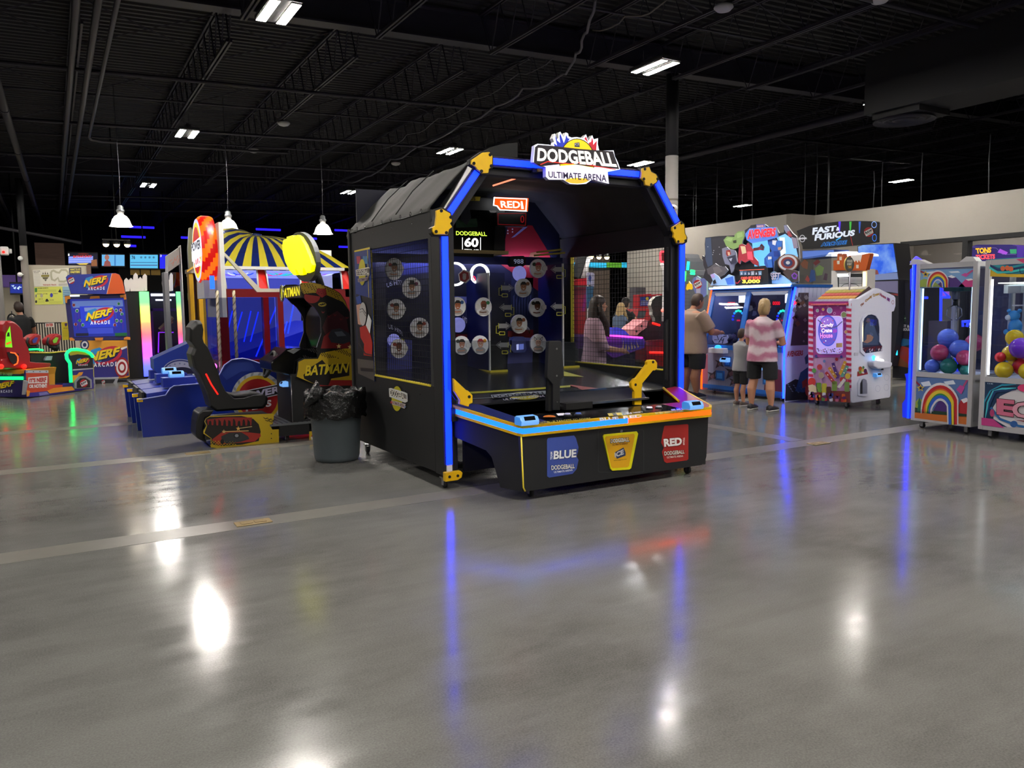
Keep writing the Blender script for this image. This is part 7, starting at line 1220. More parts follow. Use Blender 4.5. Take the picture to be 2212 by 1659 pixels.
g = G(); p = PX(1840, 575, 10.8); g.ext(('y', 7.85), ell(1835, 571, 10, 16.5, 24), .02, '#4a4a44', '#c8b050'); o = part('roof_sign', g, H); h = G(); p_ = ('y', 7.85); h.text(p_, 'WINNER', ((1829,561), (1842,561), (1842,567), (1829,567)), '#d8d0c0', .03, 1); h.text(p_, 'EVERY', ((1830,568), (1841,568), (1841,573), (1830,573)), '#e8e0d0', .03, 1); h.text(p_, 'TIME', ((1831,574), (1840,574), (1840,580), (1831,580)), '#d8a040', .03, 1); part('sign_print', h, o); a = PY(1836, 587, 7.86); g = G(); g.tube([a, (a.x, a.y, zr1-.05)], .012, '#d8d8e0', 6); part('sign_pole', g, H)
for x, y in ((CX+.08, CY+.1), (CX+.08, YH-.08), (XH-.2, CY+.1), (XH-.2, YH-.08)): caster(H, x, y, .035)
# ================================================================ BALL CRANES (right edge)
Zk = lambda p: ZP(p, 1940, 520, 3.772)
def crane(nm, lb, X0, X1, Y0, Y1, m='#adadb0'):
    """glazed cabinet between X0..X1, Y0..Y1; its broad side faces -X"""
    t = thing(nm, lb, 'arcade game', ((X0+X1)/2, (Y0+Y1)/2, 0)); w_ = .055
    for x in (X0, X1-w_):
        for y in (Y0, Y1-w_): g = G(); g.box(x, x+w_, y, y+w_, .1, 2.06, m); part('corner_post', g, t, bevel=.006)
    for z0, z1, nm2 in ((.1, .16, 'base_rail'), (.66, .72, 'mid_rail'), (2.0, 2.06, 'top_rail')):
        g = G(); g.box(X0+.004, X0+.05, Y0+w_, Y1-w_, z0, z1, m); g.box(X1-.05, X1-.004, Y0+w_, Y1-w_, z0, z1, m); g.box(X0+w_, X1-w_, Y0+.004, Y0+.05, z0, z1, m); g.box(X0+w_, X1-w_, Y1-.05, Y1-.004, z0, z1, m); part(nm2, g, t)
    g = G(); g.box(X0+.02, X1-.02, Y0+.02, Y1-.02, .68, .7, '#e4eaee'); part('prize_floor', g, t); g = G(); g.box(X0+.03, X1-.03, Y0+.03, Y1-.03, 2.0, 2.05, m); part('roof_plate', g, t); g = G(); g.box(X0+.04, X1-.03, Y0+.03, Y1-.03, .12, .2, m); part('bottom_plate', g, t)
    for a in ((X0+.02, X0+.026, Y0+w_, Y1-w_), (X1-.026, X1-.02, Y0+w_, Y1-w_), (X0+w_, X1-w_, Y0+.02, Y0+.026)): g = G(); g.box(*a, .72, 1.77, 'glass'); part('glass_pane', g, t)
    g = G(); g.box(X1-.04, X1-.02, Y0+w_, Y1-w_, .16, .66, m); g.box(X0+w_, X1-w_, Y0+.02, Y0+.03, .16, .66, m); part('lower_panel', g, t)
    for x in (X0+.1, X1-.1):
        for y in (Y0+.1, Y1-.1): caster(t, x, y, .035)
    return t
X0, Y0, Y1 = 9.35, 5.2, 5.96
CR1 = crane('rainbow_ball_crane', 'white ball crane with painted rainbow panels and a blue-lit edge', X0, 10.2, Y0, Y1)
pl = ('x', X0+.015)
def rainbow(g, cu, cv, k, end, lay=5, sx=1.0):
    cs = ['#d8d8dc', '#b8242c', '#d8742a', '#d8c23a', '#2c8a4a', '#2a5ac0', '#d8d8dc']
    for i, c in enumerate(cs):
        r0 = k*(1-i*.085); pts = [(cu-r0*sx*.95*math.cos(R(a)), cv-r0*.95*math.sin(R(a))) for a in range(0, 151, 10)] + [(cu+r0*sx*.82+i*.2, end)]
        g.band(pl, pts, [k*.02+k*.085*min(1, j/4) for j in range(len(pts))], c, lay+i % 2)
def landscape(h, u0, v0, u1, v1, top):
    h.fl(pl, [(u0,v0), (u1,v0-.5), (u1,v1), (u0,v1)], '#7aa8d8' if top else '#5a7ab0', 1); W_, H_ = u1-u0, v1-v0
    P_ = lambda q: [(u0+W_*x, v0+H_*y) for x, y in q]
    h.fl(pl, P_([(.3,1), (.45,.62), (.6,.3), (.68,.42), (.85,1)]), '#4a2a78', 2); h.fl(pl, P_([(.54,.4), (.6,.3), (.68,.42), (.62,.48)]), '#e8e8f0', 3); h.fl(pl, P_([(.72,1), (.85,.55), (.95,.5), (1,.6), (1,1)]), '#c83a86' if top else '#b02a34', 2); h.fl(pl, P_([(.85,.55), (.95,.5), (.99,.58), (.9,.64)]), '#f0e8ee', 3); h.fl(pl, P_([(0,1), (0,.7), (.12,.52), (.28,.6), (.42,1)]), '#9ab04a', 2); h.fl(pl, P_([(.15,.12), (.3,.08), (.34,.2), (.2,.22)]), '#dce8f4', 2); h.fl(pl, P_([(.55,.1), (.72,.06), (.76,.16), (.6,.18)]), '#dce8f4', 2)
    h.band(pl, P_([(.0,.0), (.14,.2)]), 4, '#8a2a4a', 3); h.fl(pl, star(*P_([(.15,.26)])[0], W_*.07), '#e0c83a', 8); h.fl(pl, star(*P_([(.15,.26)])[0], W_*.04), '#16162a', 9)
    h.band(pl, P_([(.86,.3), (.98,.02)]), 4, '#b04a7a', 3); h.fl(pl, P_([(.77,.3), (.84,.18), (.92,.24), (.86,.42)]), '#c04a9a', 4)
g = G(); g.ext(pl, [(1981,583), (2105,580), (2103,620), (1981,622)], .01, '#7aa8d8'); o = part('top_panel', g, CR1); h = G(); landscape(h, 1981, 583, 2104, 620, True); rainbow(h, 2026, 621, 37, 621, 5, .68); part('panel_print', h, o)
g = G(); g.ext(pl, [(1971,814), (2095,819), (2092,918), (1969,901)], .01, '#5a7ab0'); o = part('bottom_panel', g, CR1); h = G()
landscape(h, 1970, 816, 2094, 902, False); h.fl(pl, [(1969,880), (2000,893), (2093,900), (2092,918), (1969,902)], '#c06a2c', 4); h.fl(pl, [(1969,878), (1990,884), (2093,895), (2093,902), (1969,890)], '#1c3a2a', 4)
for u, c in ((1986, '#2c6a4a'), (1997, '#a02a3a'), (2004, '#c8742a'), (2011, '#8a9ab8')): h.fl(pl, [(u-5,888), (u-3,876), (u-4,870), (u,858), (u+4,870), (u+3,876), (u+5,889)], c, 5)
rainbow(h, 2031, 893, 66, 917, 6, .66); part('panel_print', h, o)
g = G(); pts = [(9.37, 2.0), (9.36, 2.05), (9.45, 2.15), (9.62, 2.17), (9.75, 2.08), (10.1, 2.06)]; 
for y in (Y1+.02, Y0+.12): g = G(); A_ = [PX(1984, 570, X0), PX(1990, 560, X0)]; g.poly([(X0, y-.18, 2.06), (X0, y-.05, 2.12), (X0, y+.04, 2.13), (X0, y+.07, 2.06)] if y > Y0+.2 else [(X0, y-.1, 2.06), (X0, y-.06, 2.11), (X0, y+.02, 2.12), (X0, y+.1, 2.06)], Vector((.12,0,0)), '#c4c4c6'); part('crest', g, CR1)
g = G(); p0 = [(X0+.05, Y1-.02, 2.1), (X0+.05, Y1+.03, 2.14), (X0+.05, Y1+.09, 2.08)]; g.tube(p0, .03, '!5a50ff*1.2', 6); part('crest_light', g, CR1)
g = G(); g.tube([(X0-.005, Y1+.03, .12), (X0-.005, Y1+.03, 2.05)], .016, 'led_blue', 6); part('light_strip', g, CR1)
g = G(); g.poly([(X0, Y1+.01, .12), (X0, Y1+.11, .12), (X0, Y1+.12, .3), (X0, Y1+.08, .36), (X0, Y1+.08, .62), (X0, Y1+.1, .68), (X0, Y1+.03, .7), (X0, Y1+.03, 1.7), (X0, Y1+.07, 1.75), (X0, Y1+.08, 2.0), (X0, Y1+.01, 2.06)], Vector((.05,0,0)), '!1830e0*.8'); part('front_door', g, CR1)
g = G(); g.box(X0+.06, 10.14, Y1-.026, Y1-.02, .72, 1.77, 'glass'); part('glass_pane', g, CR1); g = G(); g.box(X0+.06, 10.14, Y1-.03, Y1-.02, .16, .66, '#b9b9ba'); part('lower_panel', g, CR1)
g = G(); q = PX(2065, 630, 9.75); g.tube([(9.75, q.y, 1.77), (9.75, q.y, 1.62)], .045, 'grey_steel', 10); g.tube([(9.75, q.y, 1.62), (9.75, q.y, 1.54)], .03, 'black', 10); CL = part('claw', g, CR1); 
for k in range(3): h = G(); a = R(120*k+20); h.tube([(9.75+.02*math.cos(a), q.y+.02*math.sin(a), 1.55), (9.75+.09*math.cos(a), q.y+.09*math.sin(a), 1.5), (9.75+.1*math.cos(a), q.y+.1*math.sin(a), 1.42), (9.75+.03*math.cos(a), q.y+.03*math.sin(a), 1.36)], .007, 'steel', 5); part('claw_finger', h, CL)
g = G(); g.box(9.65, 9.85, q.y-.15, q.y+.1, 1.72, 1.8, '#2c5a52'); part('claw_carriage', g, CR1); g = G(); g.tube([(X0+.05, Y0+.072, .74), (X0+.05, Y0+.072, 1.76)], .014, '!d0f0ff*2.5', 6); part('tube_light', g, CR1); g = G(); g.tube([(X0+.05, Y1-.072, .74), (X0+.05, Y1-.072, 1.76)], .012, '!d0f0ff*2', 6); part('tube_light', g, CR1)
g = G(); g.box(X0+.62, X0+.8, Y1-.22, Y1-.05, .7, .86, '!2038e8*.8'); part('prize_chute', g, CR1)
for i, m in enumerate(('ball_blue', 'ball_pink', 'ball_green')): spec(m, ('#5a74d8', '#c8486c', '#2c7a6a')[i], .25, kind='noise', sc=14, scale=(1, 1, 4), var=.45)
for i, m in enumerate(('ball_yellow', 'ball_purple', 'ball_red')): spec(m, ('#e8c41c', '#7a3ac0', '#d02a30')[i], .18)
def balls(lst, X, grp, ctr, tail):
    B = []
    for (x, y, r, m, dx, lb) in lst:
        u, v = Zk([(x, y)])[0]; rr = r/3.772*(X+dx)*1.16/FPX; B.append([PX(u, v, X+dx), rr])
    for it in range(60):
        for i in range(len(B)):
            for j in range(i):
                d = B[i][0]-B[j][0]; gap = B[i][1]+B[j][1]-d.length
                if gap > 0: d = (d+Vector((1e-3, 0, 0))).normalized(); d.x *= 1.6; d.y *= .6; d.z *= .5; B[i][0] += d*gap*.5; B[j][0] -= d*gap*.5
        for c in B: c[0].x = min(max(c[0].x, X+.045+c[1]), X+.6-c[1] if X > 9.32 else X+.85-c[1]); c[0].y = min(max(c[0].y, ctr[0]+.032+c[1]), ctr[1]-.032-c[1]); c[0].z = max(c[0].z, .702+c[1])
    for (p, rr), (x, y, r, m, dx, lb) in zip(B, lst): g = G(); g.ball(p, rr, m, 18); single('prize_ball', g, lb+' '+tail, 'ball', grp, base=(p.x, p.y, p.z-rr))
balls([(395,840,68,'ball_blue',.36,'big blue marbled ball on top of the pile'), (305,830,48,'ball_blue',.42,'blue marbled ball left of the big top one'), (235,920,54,'ball_blue',.2,'blue marbled ball at the left shoulder of the pile'), (470,935,68,'ball_blue',.16,'large blue marbled ball right of the pink one'), (205,1030,50,'ball_blue',.1,'dark blue ball at the lower left'), (545,855,62,'ball_pink',.3,'large pink marbled ball at the top right'), (345,945,60,'ball_pink',.1,'pink marbled ball in the middle of the heap'), (572,970,55,'ball_pink',.1,'pink marbled ball against the right post'), (295,1035,48,'ball_green',.1,'green ball second from left at the bottom'), (390,1030,57,'ball_green',.1,'green marbled ball in the bottom middle'), (500,1042,55,'ball_green',.1,'green ball right of the bottom middle one'), (240,980,46,'ball_green',.45,'green ball half hidden behind the left blue ones'), (592,1050,36,'ball_green',.12,'green ball in the lower right corner')], X0, 'marbled balls in the rainbow crane', (Y0+.06, Y1-.06), 'in the rainbow crane')
# second crane, cut by the picture's edge
X0b, Y0b, Y1b = 9.3, 4.2, 5.09
CR2 = crane('wave_ball_crane', 'white ball crane with swirling wave panels at the right edge', X0b, 10.2, Y0b, Y1b); pl = ('x', X0b+.015)
g = G(); g.ext(pl, [(2134,560), (2240,554), (2240,600), (2133,597)], .01, '#2a8aa0'); o = part('top_panel', g, CR2); h = G(); h.fl(pl, [(2134,597), (2134,572), (2150,585), (2175,592), (2212,592), (2240,596), (2240,600)], '#e0b82c', 1)
for k, c in enumerate(('#1c4a7a', '#2aa0b0', '#16366a', '#3ac0c0')): h.band(pl, [(2136,562+k*5), (2155,568+k*7), (2185,572+k*5), (2215,566+k*5), (2240,556+k*6)], 4.5, c, 2+k)
for u, v in ((2166,580), (2176,579), (2184,581)): h.fl(pl, ell(u, v, 5, 5.5), '#d8683a', 7)
h.fl(pl, [(2195,560), (2240,555), (2240,570), (2210,568)], '#c83a6a', 6); h.ring(pl, ell(2208, 584, 6, 8), ell(2208, 584, 4.5, 6), '#203a5a', 7); part('panel_print', h, o)
g = G(); g.ext(pl, [(2123,822), (2240,830), (2240,935), (2120,918)], .01, '#d4d2d6'); o = part('bottom_panel', g, CR2); h = G(); h.fl(pl, [(2123,822), (2240,830), (2240,838), (2190,842), (2160,856), (2145,880), (2146,905), (2180,925), (2120,918)], '#1c3a5a', 1)
for k, c in enumerate(('#2a9ab8', '#10243e', '#4ac0d0', '#163a66')): h.band(pl, [(2122+k*3,905), (2126+k*4,870), (2140+k*3,846), (2165,832+k*4), (2195,830+k*4)], [1, 5, 6, 5, 1], c, 2+k)
h.fl(pl, [(2120,918), (2120,902), (2145,905), (2170,925)], '#b83a80', 6); h.band(pl, [(2140,880), (2160,905), (2200,920), (2240,926)], 5, '#2a6aa8', 5); h.fl(pl, ell(2143, 892, 5, 8), '#a83a6a', 7); h.fl(pl, ell(2190, 916, 8, 7), '#2a5a9a', 7); h.fl(pl, ell(2212, 838, 14, 8), '#c83a6a', 6)
h.text(pl, 'E', ((2152,860), (2193,864), (2190,902), (2152,896)), '#2c1418', .09, 7); h.text(pl, 'E', ((2153,861), (2192,865), (2189,901), (2153,895)), '#c86a86', .05, 8); h.text(pl, 'C', ((2184,866), (2232,868), (2232,905), (2186,905)), '#2c1418', .06, 7); h.text(pl, 'C', ((2185,868), (2230,870), (2230,903), (2188,903)), '#d89aac', .03, 8); h.fl(pl, [(2190,906), (2240,912), (2240,918), (2198,908)], '#7a2a28', 7); h.text(pl, 'E & ME', ((2133,827), (2145,828), (2145,830.5), (2133,829.5)), '#a8c0d8', .02, 8); part('panel_print', h, o)
g = G(); g.box(X0b+.3, X0b+.5, Y0b+.1, Y1b-.06, 1.68, 1.78, '#dfe4e4'); part('gantry', g, CR2); g = G(); g.box(X0b+.2, X0b+.34, Y1b-.3, Y1b-.16, 1.68, 1.76, 'grey_steel'); part('motor', g, CR2); g = G(); g.tube([(X0b+.045, Y1b-.068, .74), (X0b+.045, Y1b-.068, 1.84)], .012, '!fff8e8*3', 6); part('tube_light', g, CR2); g = G(); g.box(X0b+.1, X0b+.8, Y0b+.1, Y1b-.1, 1.79, 1.8, '!f4fff8*2.2'); part('ceiling_light', g, CR2)
for z in (1.53, 1.17): g = G(); g.box(X0b+.5, X0b+.85, Y0b+.06, Y1b-.06, z, z+.012, 'acrylic'); part('shelf', g, CR2); g = G(); g.box(X0b+.498, X0b+.506, Y0b+.06, Y1b-.06, z, z+.016, '#e8e8ea'); part('shelf_edge', g, CR2)
balls([(775,842,54,'ball_yellow',.4,'yellow ball at the top left of the pile'), (848,850,40,'ball_purple',.5,'dull purple ball behind the top yellow one'), (830,895,46,'ball_purple',.35,'purple ball above the big one'), (750,925,44,'ball_yellow',.3,'yellow ball at the left glass edge'), (832,952,70,'ball_purple',.12,'big glossy purple ball in front'), (735,945,34,'ball_red',.15,'red ball cut by the left post'), (915,935,52,'ball_yellow',.3,'yellow ball right of the big purple one'), (985,925,48,'ball_yellow',.42,'yellow ball in the back row at the right'), (1015,962,62,'ball_purple',.12,'purple ball at the picture edge'), (778,1045,56,'ball_yellow',.1,'clear yellow ball at the lower left'), (872,1058,60,'ball_red',.1,'red ball in the bottom row'), (945,1010,52,'ball_red',.32,'red ball behind the bottom row'), (990,1062,58,'ball_yellow',.1,'gold ball at the bottom right'), (1015,860,40,'ball_yellow',.5,'yellow ball high at the picture edge')], X0b, 'glossy balls in the wave crane', (Y0b+.05, Y1b-.06), 'in the wave crane')
t = thing('plush_bear', 'small blue plush bear sitting on the crane shelf', 'soft toy', PX(2192, 712, 9.85)); p = PX(2194, 690, 9.85); p.z = 1.185+.1
g = G(); g.ball(p, .075, '#3a8ac8', 14, 1.3); part('body', g, t); g = G(); g.ball(p+Vector((0,.02,.13)), .065, '#3f92d0', 14); part('head', g, t)
for y in (-.05, .07): g = G(); g.ball(p+Vector((0,y+.01,.19)), .024, '#3f92d0', 10); part('ear', g, t); g = G(); g.ball(p+Vector((-.05,y,-.06)), .035, '#3a86c0', 10); part('leg', g, t)
g = G(); g.ball(p+Vector((-.05,.06,.11)), .035, '#d8dce0', 10); part('muzzle', g, t)
# ================================================================ FURTHER MACHINES ON THE RIGHT
Zf = lambda p: ZP(p, 1690, 460, 6.911); Xf = 15.0
F = thing('street_race_game', 'big twin racing cabinet with a curved dark title sign and blue sky screens', 'arcade game', (15.6, 11, 0)); pl = ('x', Xf)
g = G(); g.ext(pl, Zf([(212,268),(400,195),(600,155),(860,125),(1100,118),(1390,125),(1402,140),(1398,435),(1200,465),(900,500),(600,530),(305,540),(300,500)]), .12, '#17181f', '#2a2c34'); o = part('title_sign', g, F); h = G()
for s, q in (('FAST', [(455,220),(810,185),(800,265),(445,330)]), ('&', [(805,210),(862,205),(858,262),(802,268)]), ('FURIOUS', [(490,320),(1090,250),(1075,340),(478,418)])): h.text(pl, s, Zf(q), '#0c0d12', .08, 2); h.text(pl, s, Zf(q), '!dfe8f8*.9', .05, 3)
h.text(pl, 'ARCADE', Zf([(585,440),(970,405),(950,470),(570,502)]), '!2a8cf0*1', .08, 2); h.text(pl, 'ARCADE', Zf([(590,443),(965,410),(946,467),(578,498)]), '#0a1020', .02, 3); h.text(pl, 'UNIVERSAL', Zf([(232,372),(368,362),(368,390),(232,400)]), '!e8e8f0*.8', .04, 3); h.ring(pl, Zf(ell(298, 382, 44, 55)), Zf(ell(298, 382, 34, 44)), '!d0d0d8*.6', 2)
for u, c in ((850, '!5a30ff*1'), (1012, '!40c040*.8'), (1150, '!3a6ae0*.6')): h.fl(pl, Zf([(u-12,130), (u+22,128), (u+8,300), (u-6,300)]), c, 1)
h.band(pl, Zf([(800,408), (872,368)]), 1.8, '!30b0ff*1.2', 4); h.band(pl, Zf([(1015,330), (1050,490)]), 1, '!c03030*.7', 1); h.ring(pl, Zf(ell(1370, 175, 40, 50)), Zf(ell(1370, 175, 32, 40)), '!8ab0ff*.9', 1); h.ring(pl, Zf(ell(1375, 370, 34, 55)), Zf(ell(1375, 370, 27, 46)), '!2a80ff*.9', 1); maker_badge(h, pl, *Zf([(1290,285)])[0], 10.5, 4); part('sign_print', h, o)
g = G(); g.ext(pl, Zf([(1120,500),(1200,470),(1672,450),(1740,1000),(1240,1020),(1240,800),(1130,760)]), .5, '#1c2030', '#10121a'); o = part('screen_unit', g, F); h = G(); spec('sky_print', '#2060e0', .4, 0, .55, 'sky'); h.fl(pl, Zf([(1130,505),(1200,480),(1655,462),(1715,880),(1440,915),(1240,925),(1240,800),(1140,740)]), 'sky_print', 1); h.fl(pl, Zf([(1240,925),(1715,890),(1730,990),(1240,1010)]), '!8a9cd0*.5', 1); h.fl(pl, Zf([(1250,930),(1280,860),(1420,850),(1440,915)]), '#a85a56', 2); part('screen_picture', h, o)
g = G(); g.ext(pl, Zf([(295,565),(775,545),(780,600),(640,650),(420,680),(300,690)]), .5, '#3a5aa8'); h = G(); o = part('screen_unit', g, F); h.fl(pl, Zf([(300,572),(765,552),(770,600),(640,648),(420,676),(305,686)]), '!5a80d8*.7', 1); h.fl(pl, Zf([(640,650),(700,590),(960,570),(1010,630),(800,650)]), '!eef4ff*1.2', 2); part('screen_picture', h, o)
g = G(); g.ext(pl, Zf([(1240,1025),(1735,1005),(1735,1600),(1640,2290),(1240,2290)]), .4, '#20222e'); o = part('lower_cabinet', g, F); h = G(); h.fl(pl, Zf([(1240,1030),(1725,1012),(1725,1200),(1600,1180),(1240,1160)]), '#8a88b4', 1); h.fl(pl, Zf([(1610,1205),(1725,1205),(1725,1240)]), '#a03a3a', 2); part('cabinet_print', h, o)
g = G(); a = PX(1935, 607, 15.2); b = PX(1966, 798, 15.2); g.box(15.2, 16.2, b.y, a.y, .02, a.z, '#191a24'); o = part('rear_cabinet', g, F); h = G(); p = ('x', 15.2); h.fl(p, [(1941,612), (1966,610), (1966,795), (1941,793)], '#252636', 1); h.fl(p, ell(1950, 688, 7, 9), '#3a5a46', 2); h.band(p, [(1944,689), (1957,687)], 1.6, '#b8d8b8', 3); h.text(p, 'FAST &', ((1941,700), (1965,702), (1965,708), (1941,706)), '#dfe0ea', .05, 2); h.text(p, 'FURIOUS', ((1942,708), (1965,709), (1965,715), (1942,714)), '#dfe0ea', .05, 2); h.fl(p, [(1942,742), (1950,731), (1966,733), (1966,745), (1948,748)], '#2a6a9a', 2); h.fl(p, [(1940,760), (1948,747), (1966,752), (1966,790), (1945,775)], '#9a3028', 2); h.fl(p, [(1938,790), (1944,772), (1966,790), (1966,795)], '#7a4a30', 3); part('cabinet_print', h, o)
g = G(); g.tube([PX(1936, 698, 15.1), PX(1935, 767, 15.1)], .035, 'led_cyan', 8); part('light_strip', g, F)
# orange-roofed toy house crane
Xo = 12.2; O_ = thing('orange_roof_crane', 'white crane cabinet with an orange battlement roof and snow trim', 'arcade game', (12.6, 8.9, 0)); pl = ('x', Xo)
a = PX(1796, 585, Xo); b = PX(1872, 640, Xo); g = G(); g.box(Xo, Xo+.22, b.y, a.y, .05, a.z, '#d8d6d2'); o = part('cabinet', g, O_); h = G(); h.fl(pl, Zf([(820,905),(1205,905),(1200,1120),(830,1120)]), '#1a1a1e', 1)
h.fl(pl, Zf([(845,960),(985,960),(985,1110),(845,1110)]), '#c8c8cc', 2); h.fl(pl, Zf([(1020,960),(1185,960),(1185,1110),(1020,1110)]), '#c8c8cc', 2)
for k in range(4): h.band(pl, Zf([(835,985+k*22), (1195,985+k*22)]), .9, '#2a2a2e', 3)
h.band(pl, Zf([(870,1110), (920,1065), (985,1055)]), 1, '#2a2a2e', 4); h.band(pl, Zf([(1160,1110), (1100,1065), (1020,1055)]), 1, '#2a2a2e', 4); h.fl(pl, Zf([(820,910),(985,908),(990,950),(825,955)]), '!ffffff*3', 4); part('gate_print', h, o)
g = G(); g.tube([PX(1867, 587, Xo-.03), PX(1866, 620, Xo-.03)], .025, '!ffe8b0*3', 6); part('tube_light', g, O_)
g = G(); g.ext(('x', Xo-.04), Zf([(762,860),(762,710),(820,700),(820,620),(838,605),(850,640),(885,640),(905,610),(920,680),(1000,640),(1190,625),(1300,600),(1310,615),(1245,862)]), .1, '#c25a1c', '#a84a14'); o = part('battlement_roof', g, O_); h = G(); p = ('x', Xo-.04); h.fl(p, Zf([(1020,640),(1190,628),(1165,740),(1140,700),(1125,745),(1100,705),(1080,735),(1040,690)]), '#e8e4e0', 1)
for u, v in ((835,740), (870,680), (1120,800)): h.fl(p, Zf([(u-20,v-25), (u+20,v-27), (u+18,v+25), (u-18,v+25)]), '#e0d8d0', 1)
part('roof_print', h, o)
g = G(); g.ext(('x', Xo+.1), Zf([(650,640),(700,590),(820,585),(900,600),(960,570),(1000,620),(1130,600),(1180,590),(1270,610),(1280,640),(1000,660)]), .3, '!f4f6ff*1.1'); part('snow_trim', g, O_)
# ticket game behind the cranes
Xt = 12.3; t = thing('ticket_tower_game', 'blue-lit ticket game with a purple round sign behind the ball cranes', 'arcade game', (12.7, 6.3, 0)); pl = ('x', Xt)
g = G(); g.ext(pl, Zk([(600,170),(605,45),(640,32),(930,32),(968,45),(970,185)]), .3, '#2c1c86', '#5a3ac0'); o = part('title_sign', g, t); h = G()
h.text(pl, 'TONS', Zk([(628,60),(765,50),(760,100),(635,108)]), '#3a1040', .08, 2); h.text(pl, 'TONS', Zk([(630,62),(762,52),(757,98),(638,106)]), '!ffc030*1', .05, 3); h.text(pl, 'OF', Zk([(695,98),(725,97),(725,110),(695,111)]), '#e8e0f0', .03, 3); h.text(pl, 'TICKETS', Zk([(632,115),(790,108),(790,148),(635,155)]), '!f05060*1', .06, 3); h.fl(pl, Zk([(810,95),(830,65),(895,95),(880,115)]), '!b050e0*.8', 2); h.fl(pl, Zk([(910,70),(965,68),(965,105),(915,105)]), '!30a070*.8', 2); h.band(pl, Zk([(605,50), (800,60), (850,110), (960,110)]), 1, '#8a7ae0', 2); part('sign_print', h, o)
g = G(); a = PX(2100, 570, Xt); b = PX(2195, 800, Xt); g.box(Xt, Xt+.8, b.y, a.y, 0, a.z, '#1a1c3a'); part('cabinet', g, t); g = G(); g.box(Xt-.3, Xt-.02, a.y, a.y+.55, 0, .9, '#24264a'); part('console', g, t)
for q in ([(345,770), (350,385), (415,460)], [(348,460), (420,460)], [(165,465), (240,465)], [(530,700), (525,660), (610,655)], [(560,700), (570,670)]): g = G(); g.tube([PX(*Zk([p])[0], Xt-.4) for p in q], .022, '!2838ff*2.4', 6); part('neon_edge', g, t)
g = G(); g.text(('x', Xt-.35), '50', Zk([(580,670),(615,665),(615,710),(582,712)]), '!e8f0ff*1.4', .04, 1); g.text(('x', Xt-.35), '400', Zk([(575,770),(608,765),(608,800),(575,802)]), '!c8d0ff*1.2', .04, 1); part('score_print', g, t); g = G(); g.fl(('x', Xt-.39), Zk([(350,388),(415,385),(420,450),(350,452)]), '!b060c0*.8', 1); part('lit_picture', g, t); g = G(); g.box(Xt-.42, Xt-.31, a.y+.1, a.y+.4, 0, 1.3, '#4a4450'); part('side_unit', g, t)
# city game beside the right post
Xg = 11.6; t = thing('city_game', 'grey skyscraper cabinet with green neon edges behind the man in tan', 'arcade game', (11.9, 11.6, 0)); pl = ('x', Xg)
g = G(); g.ext(pl, Zt([(95,1600),(100,540),(125,515),(150,530),(160,580),(235,640),(240,780),(290,790),(300,860),(280,1000),(310,1600)]), .4, '#63676d'); o = part('tower_board', g, t); h = G()
for k in range(14): h.band(pl, Zt([(118,700+k*60), (230,700+k*60)]), .8, '#4a4e54', 1)
h.fl(pl, Zt([(100,600),(130,600),(130,1600),(100,1600)]), '#4e5258', 1); part('tower_print', h, o)
for q, c in (([(205,640),(190,780)], '!20d0c0*2'), ([(150,800),(135,960)], '!50f060*2'), ([(245,790),(300,800)], '!30f080*2'), ([(245,835),(300,840)], '!30e0a0*1.6')): g = G(); g.tube([PX(*Zt([p])[0], Xg-.03) for p in q], .03, c, 6); part('neon_edge', g, t)
g = G(); g.ext(('x', Xg-.25), Zt([(165,1080),(180,1010),(205,1000),(210,960),(235,1000),(270,1010),(285,1070),(255,1100),(215,1090),(180,1110)]), .03, '!f0c020*.8', '#f0f0f0'); part('star_board', g, t)
g = G(); g.ext(('x', Xg-.35), Zt([(260,960),(290,900),(340,875),(400,915),(460,910),(500,940),(500,1180),(440,1230),(330,1180),(280,1080)]), .04, '#6a78b8', '#b8e8e0'); o = part('shield_board', g, t); h = G(); p = ('x', Xg-.35); h.fl(p, Zt([(330,890),(400,920),(400,1210),(330,1180)]), '#b0b4cc', 1); maker_badge(h, p, *Zt([(355,1010)])[0], 9.5, 2); part('shield_print', h, o)
g = G(); a = PX(1475, 690, Xg); b = PX(1520, 850, Xg); g.box(Xg-.2, Xg+.6, b.y, a.y, 0, a.z, '#4a3440'); part('cabinet', g, t)
# ================================================================ BEYOND THE RIGHT-HAND MESH
Zm = lambda p: ZP(p, 1210, 530, 7.214)
t = thing('red_arm_machine', 'dark red game column with a tilted black boom behind the mesh', 'arcade game', (8.3, 11.6, 0)); Y_ = 11.6; pl = ('y', Y_)
g = G(); g.ext(pl, Zm([(170,650),(405,650),(400,1420),(160,1420)]), .5, 'maroon'); part('column', g, t); g = G(); g.ext(('y', Y_-.05), Zm([(205,620),(215,560),(260,530),(415,510),(415,630)]), .6, 'red_paint'); part('column_head', g, t); g = G(); a = PY(*Zm([(235,520)])[0], Y_+.2); b = PY(*Zm([(360,190)])[0], Y_+.2); g.tube([a, b], .12, 'black', 4); part('boom', g, t); g = G(); a = PY(*Zm([(360,510)])[0], Y_); b = PY(*Zm([(450,190)])[0], Y_); g.tube([a, b], .04, 'white_paint', 6); part('boom_tube', g, t)
g = G(); q = [PY(*p, Y_+.1) for p in Zm([(160,1420),(400,1420)])]; g.box(q[0].x, q[1].x, Y_, Y_+.5, 0, q[0].z, '#2a2c30'); part('base', g, t)
t = thing('purple_racing_pod', 'purple racing pod edged by a glowing pink light strip', 'arcade game', (7.7, 9.6, 0)); Y_ = 9.6; pl = ('y', Y_)
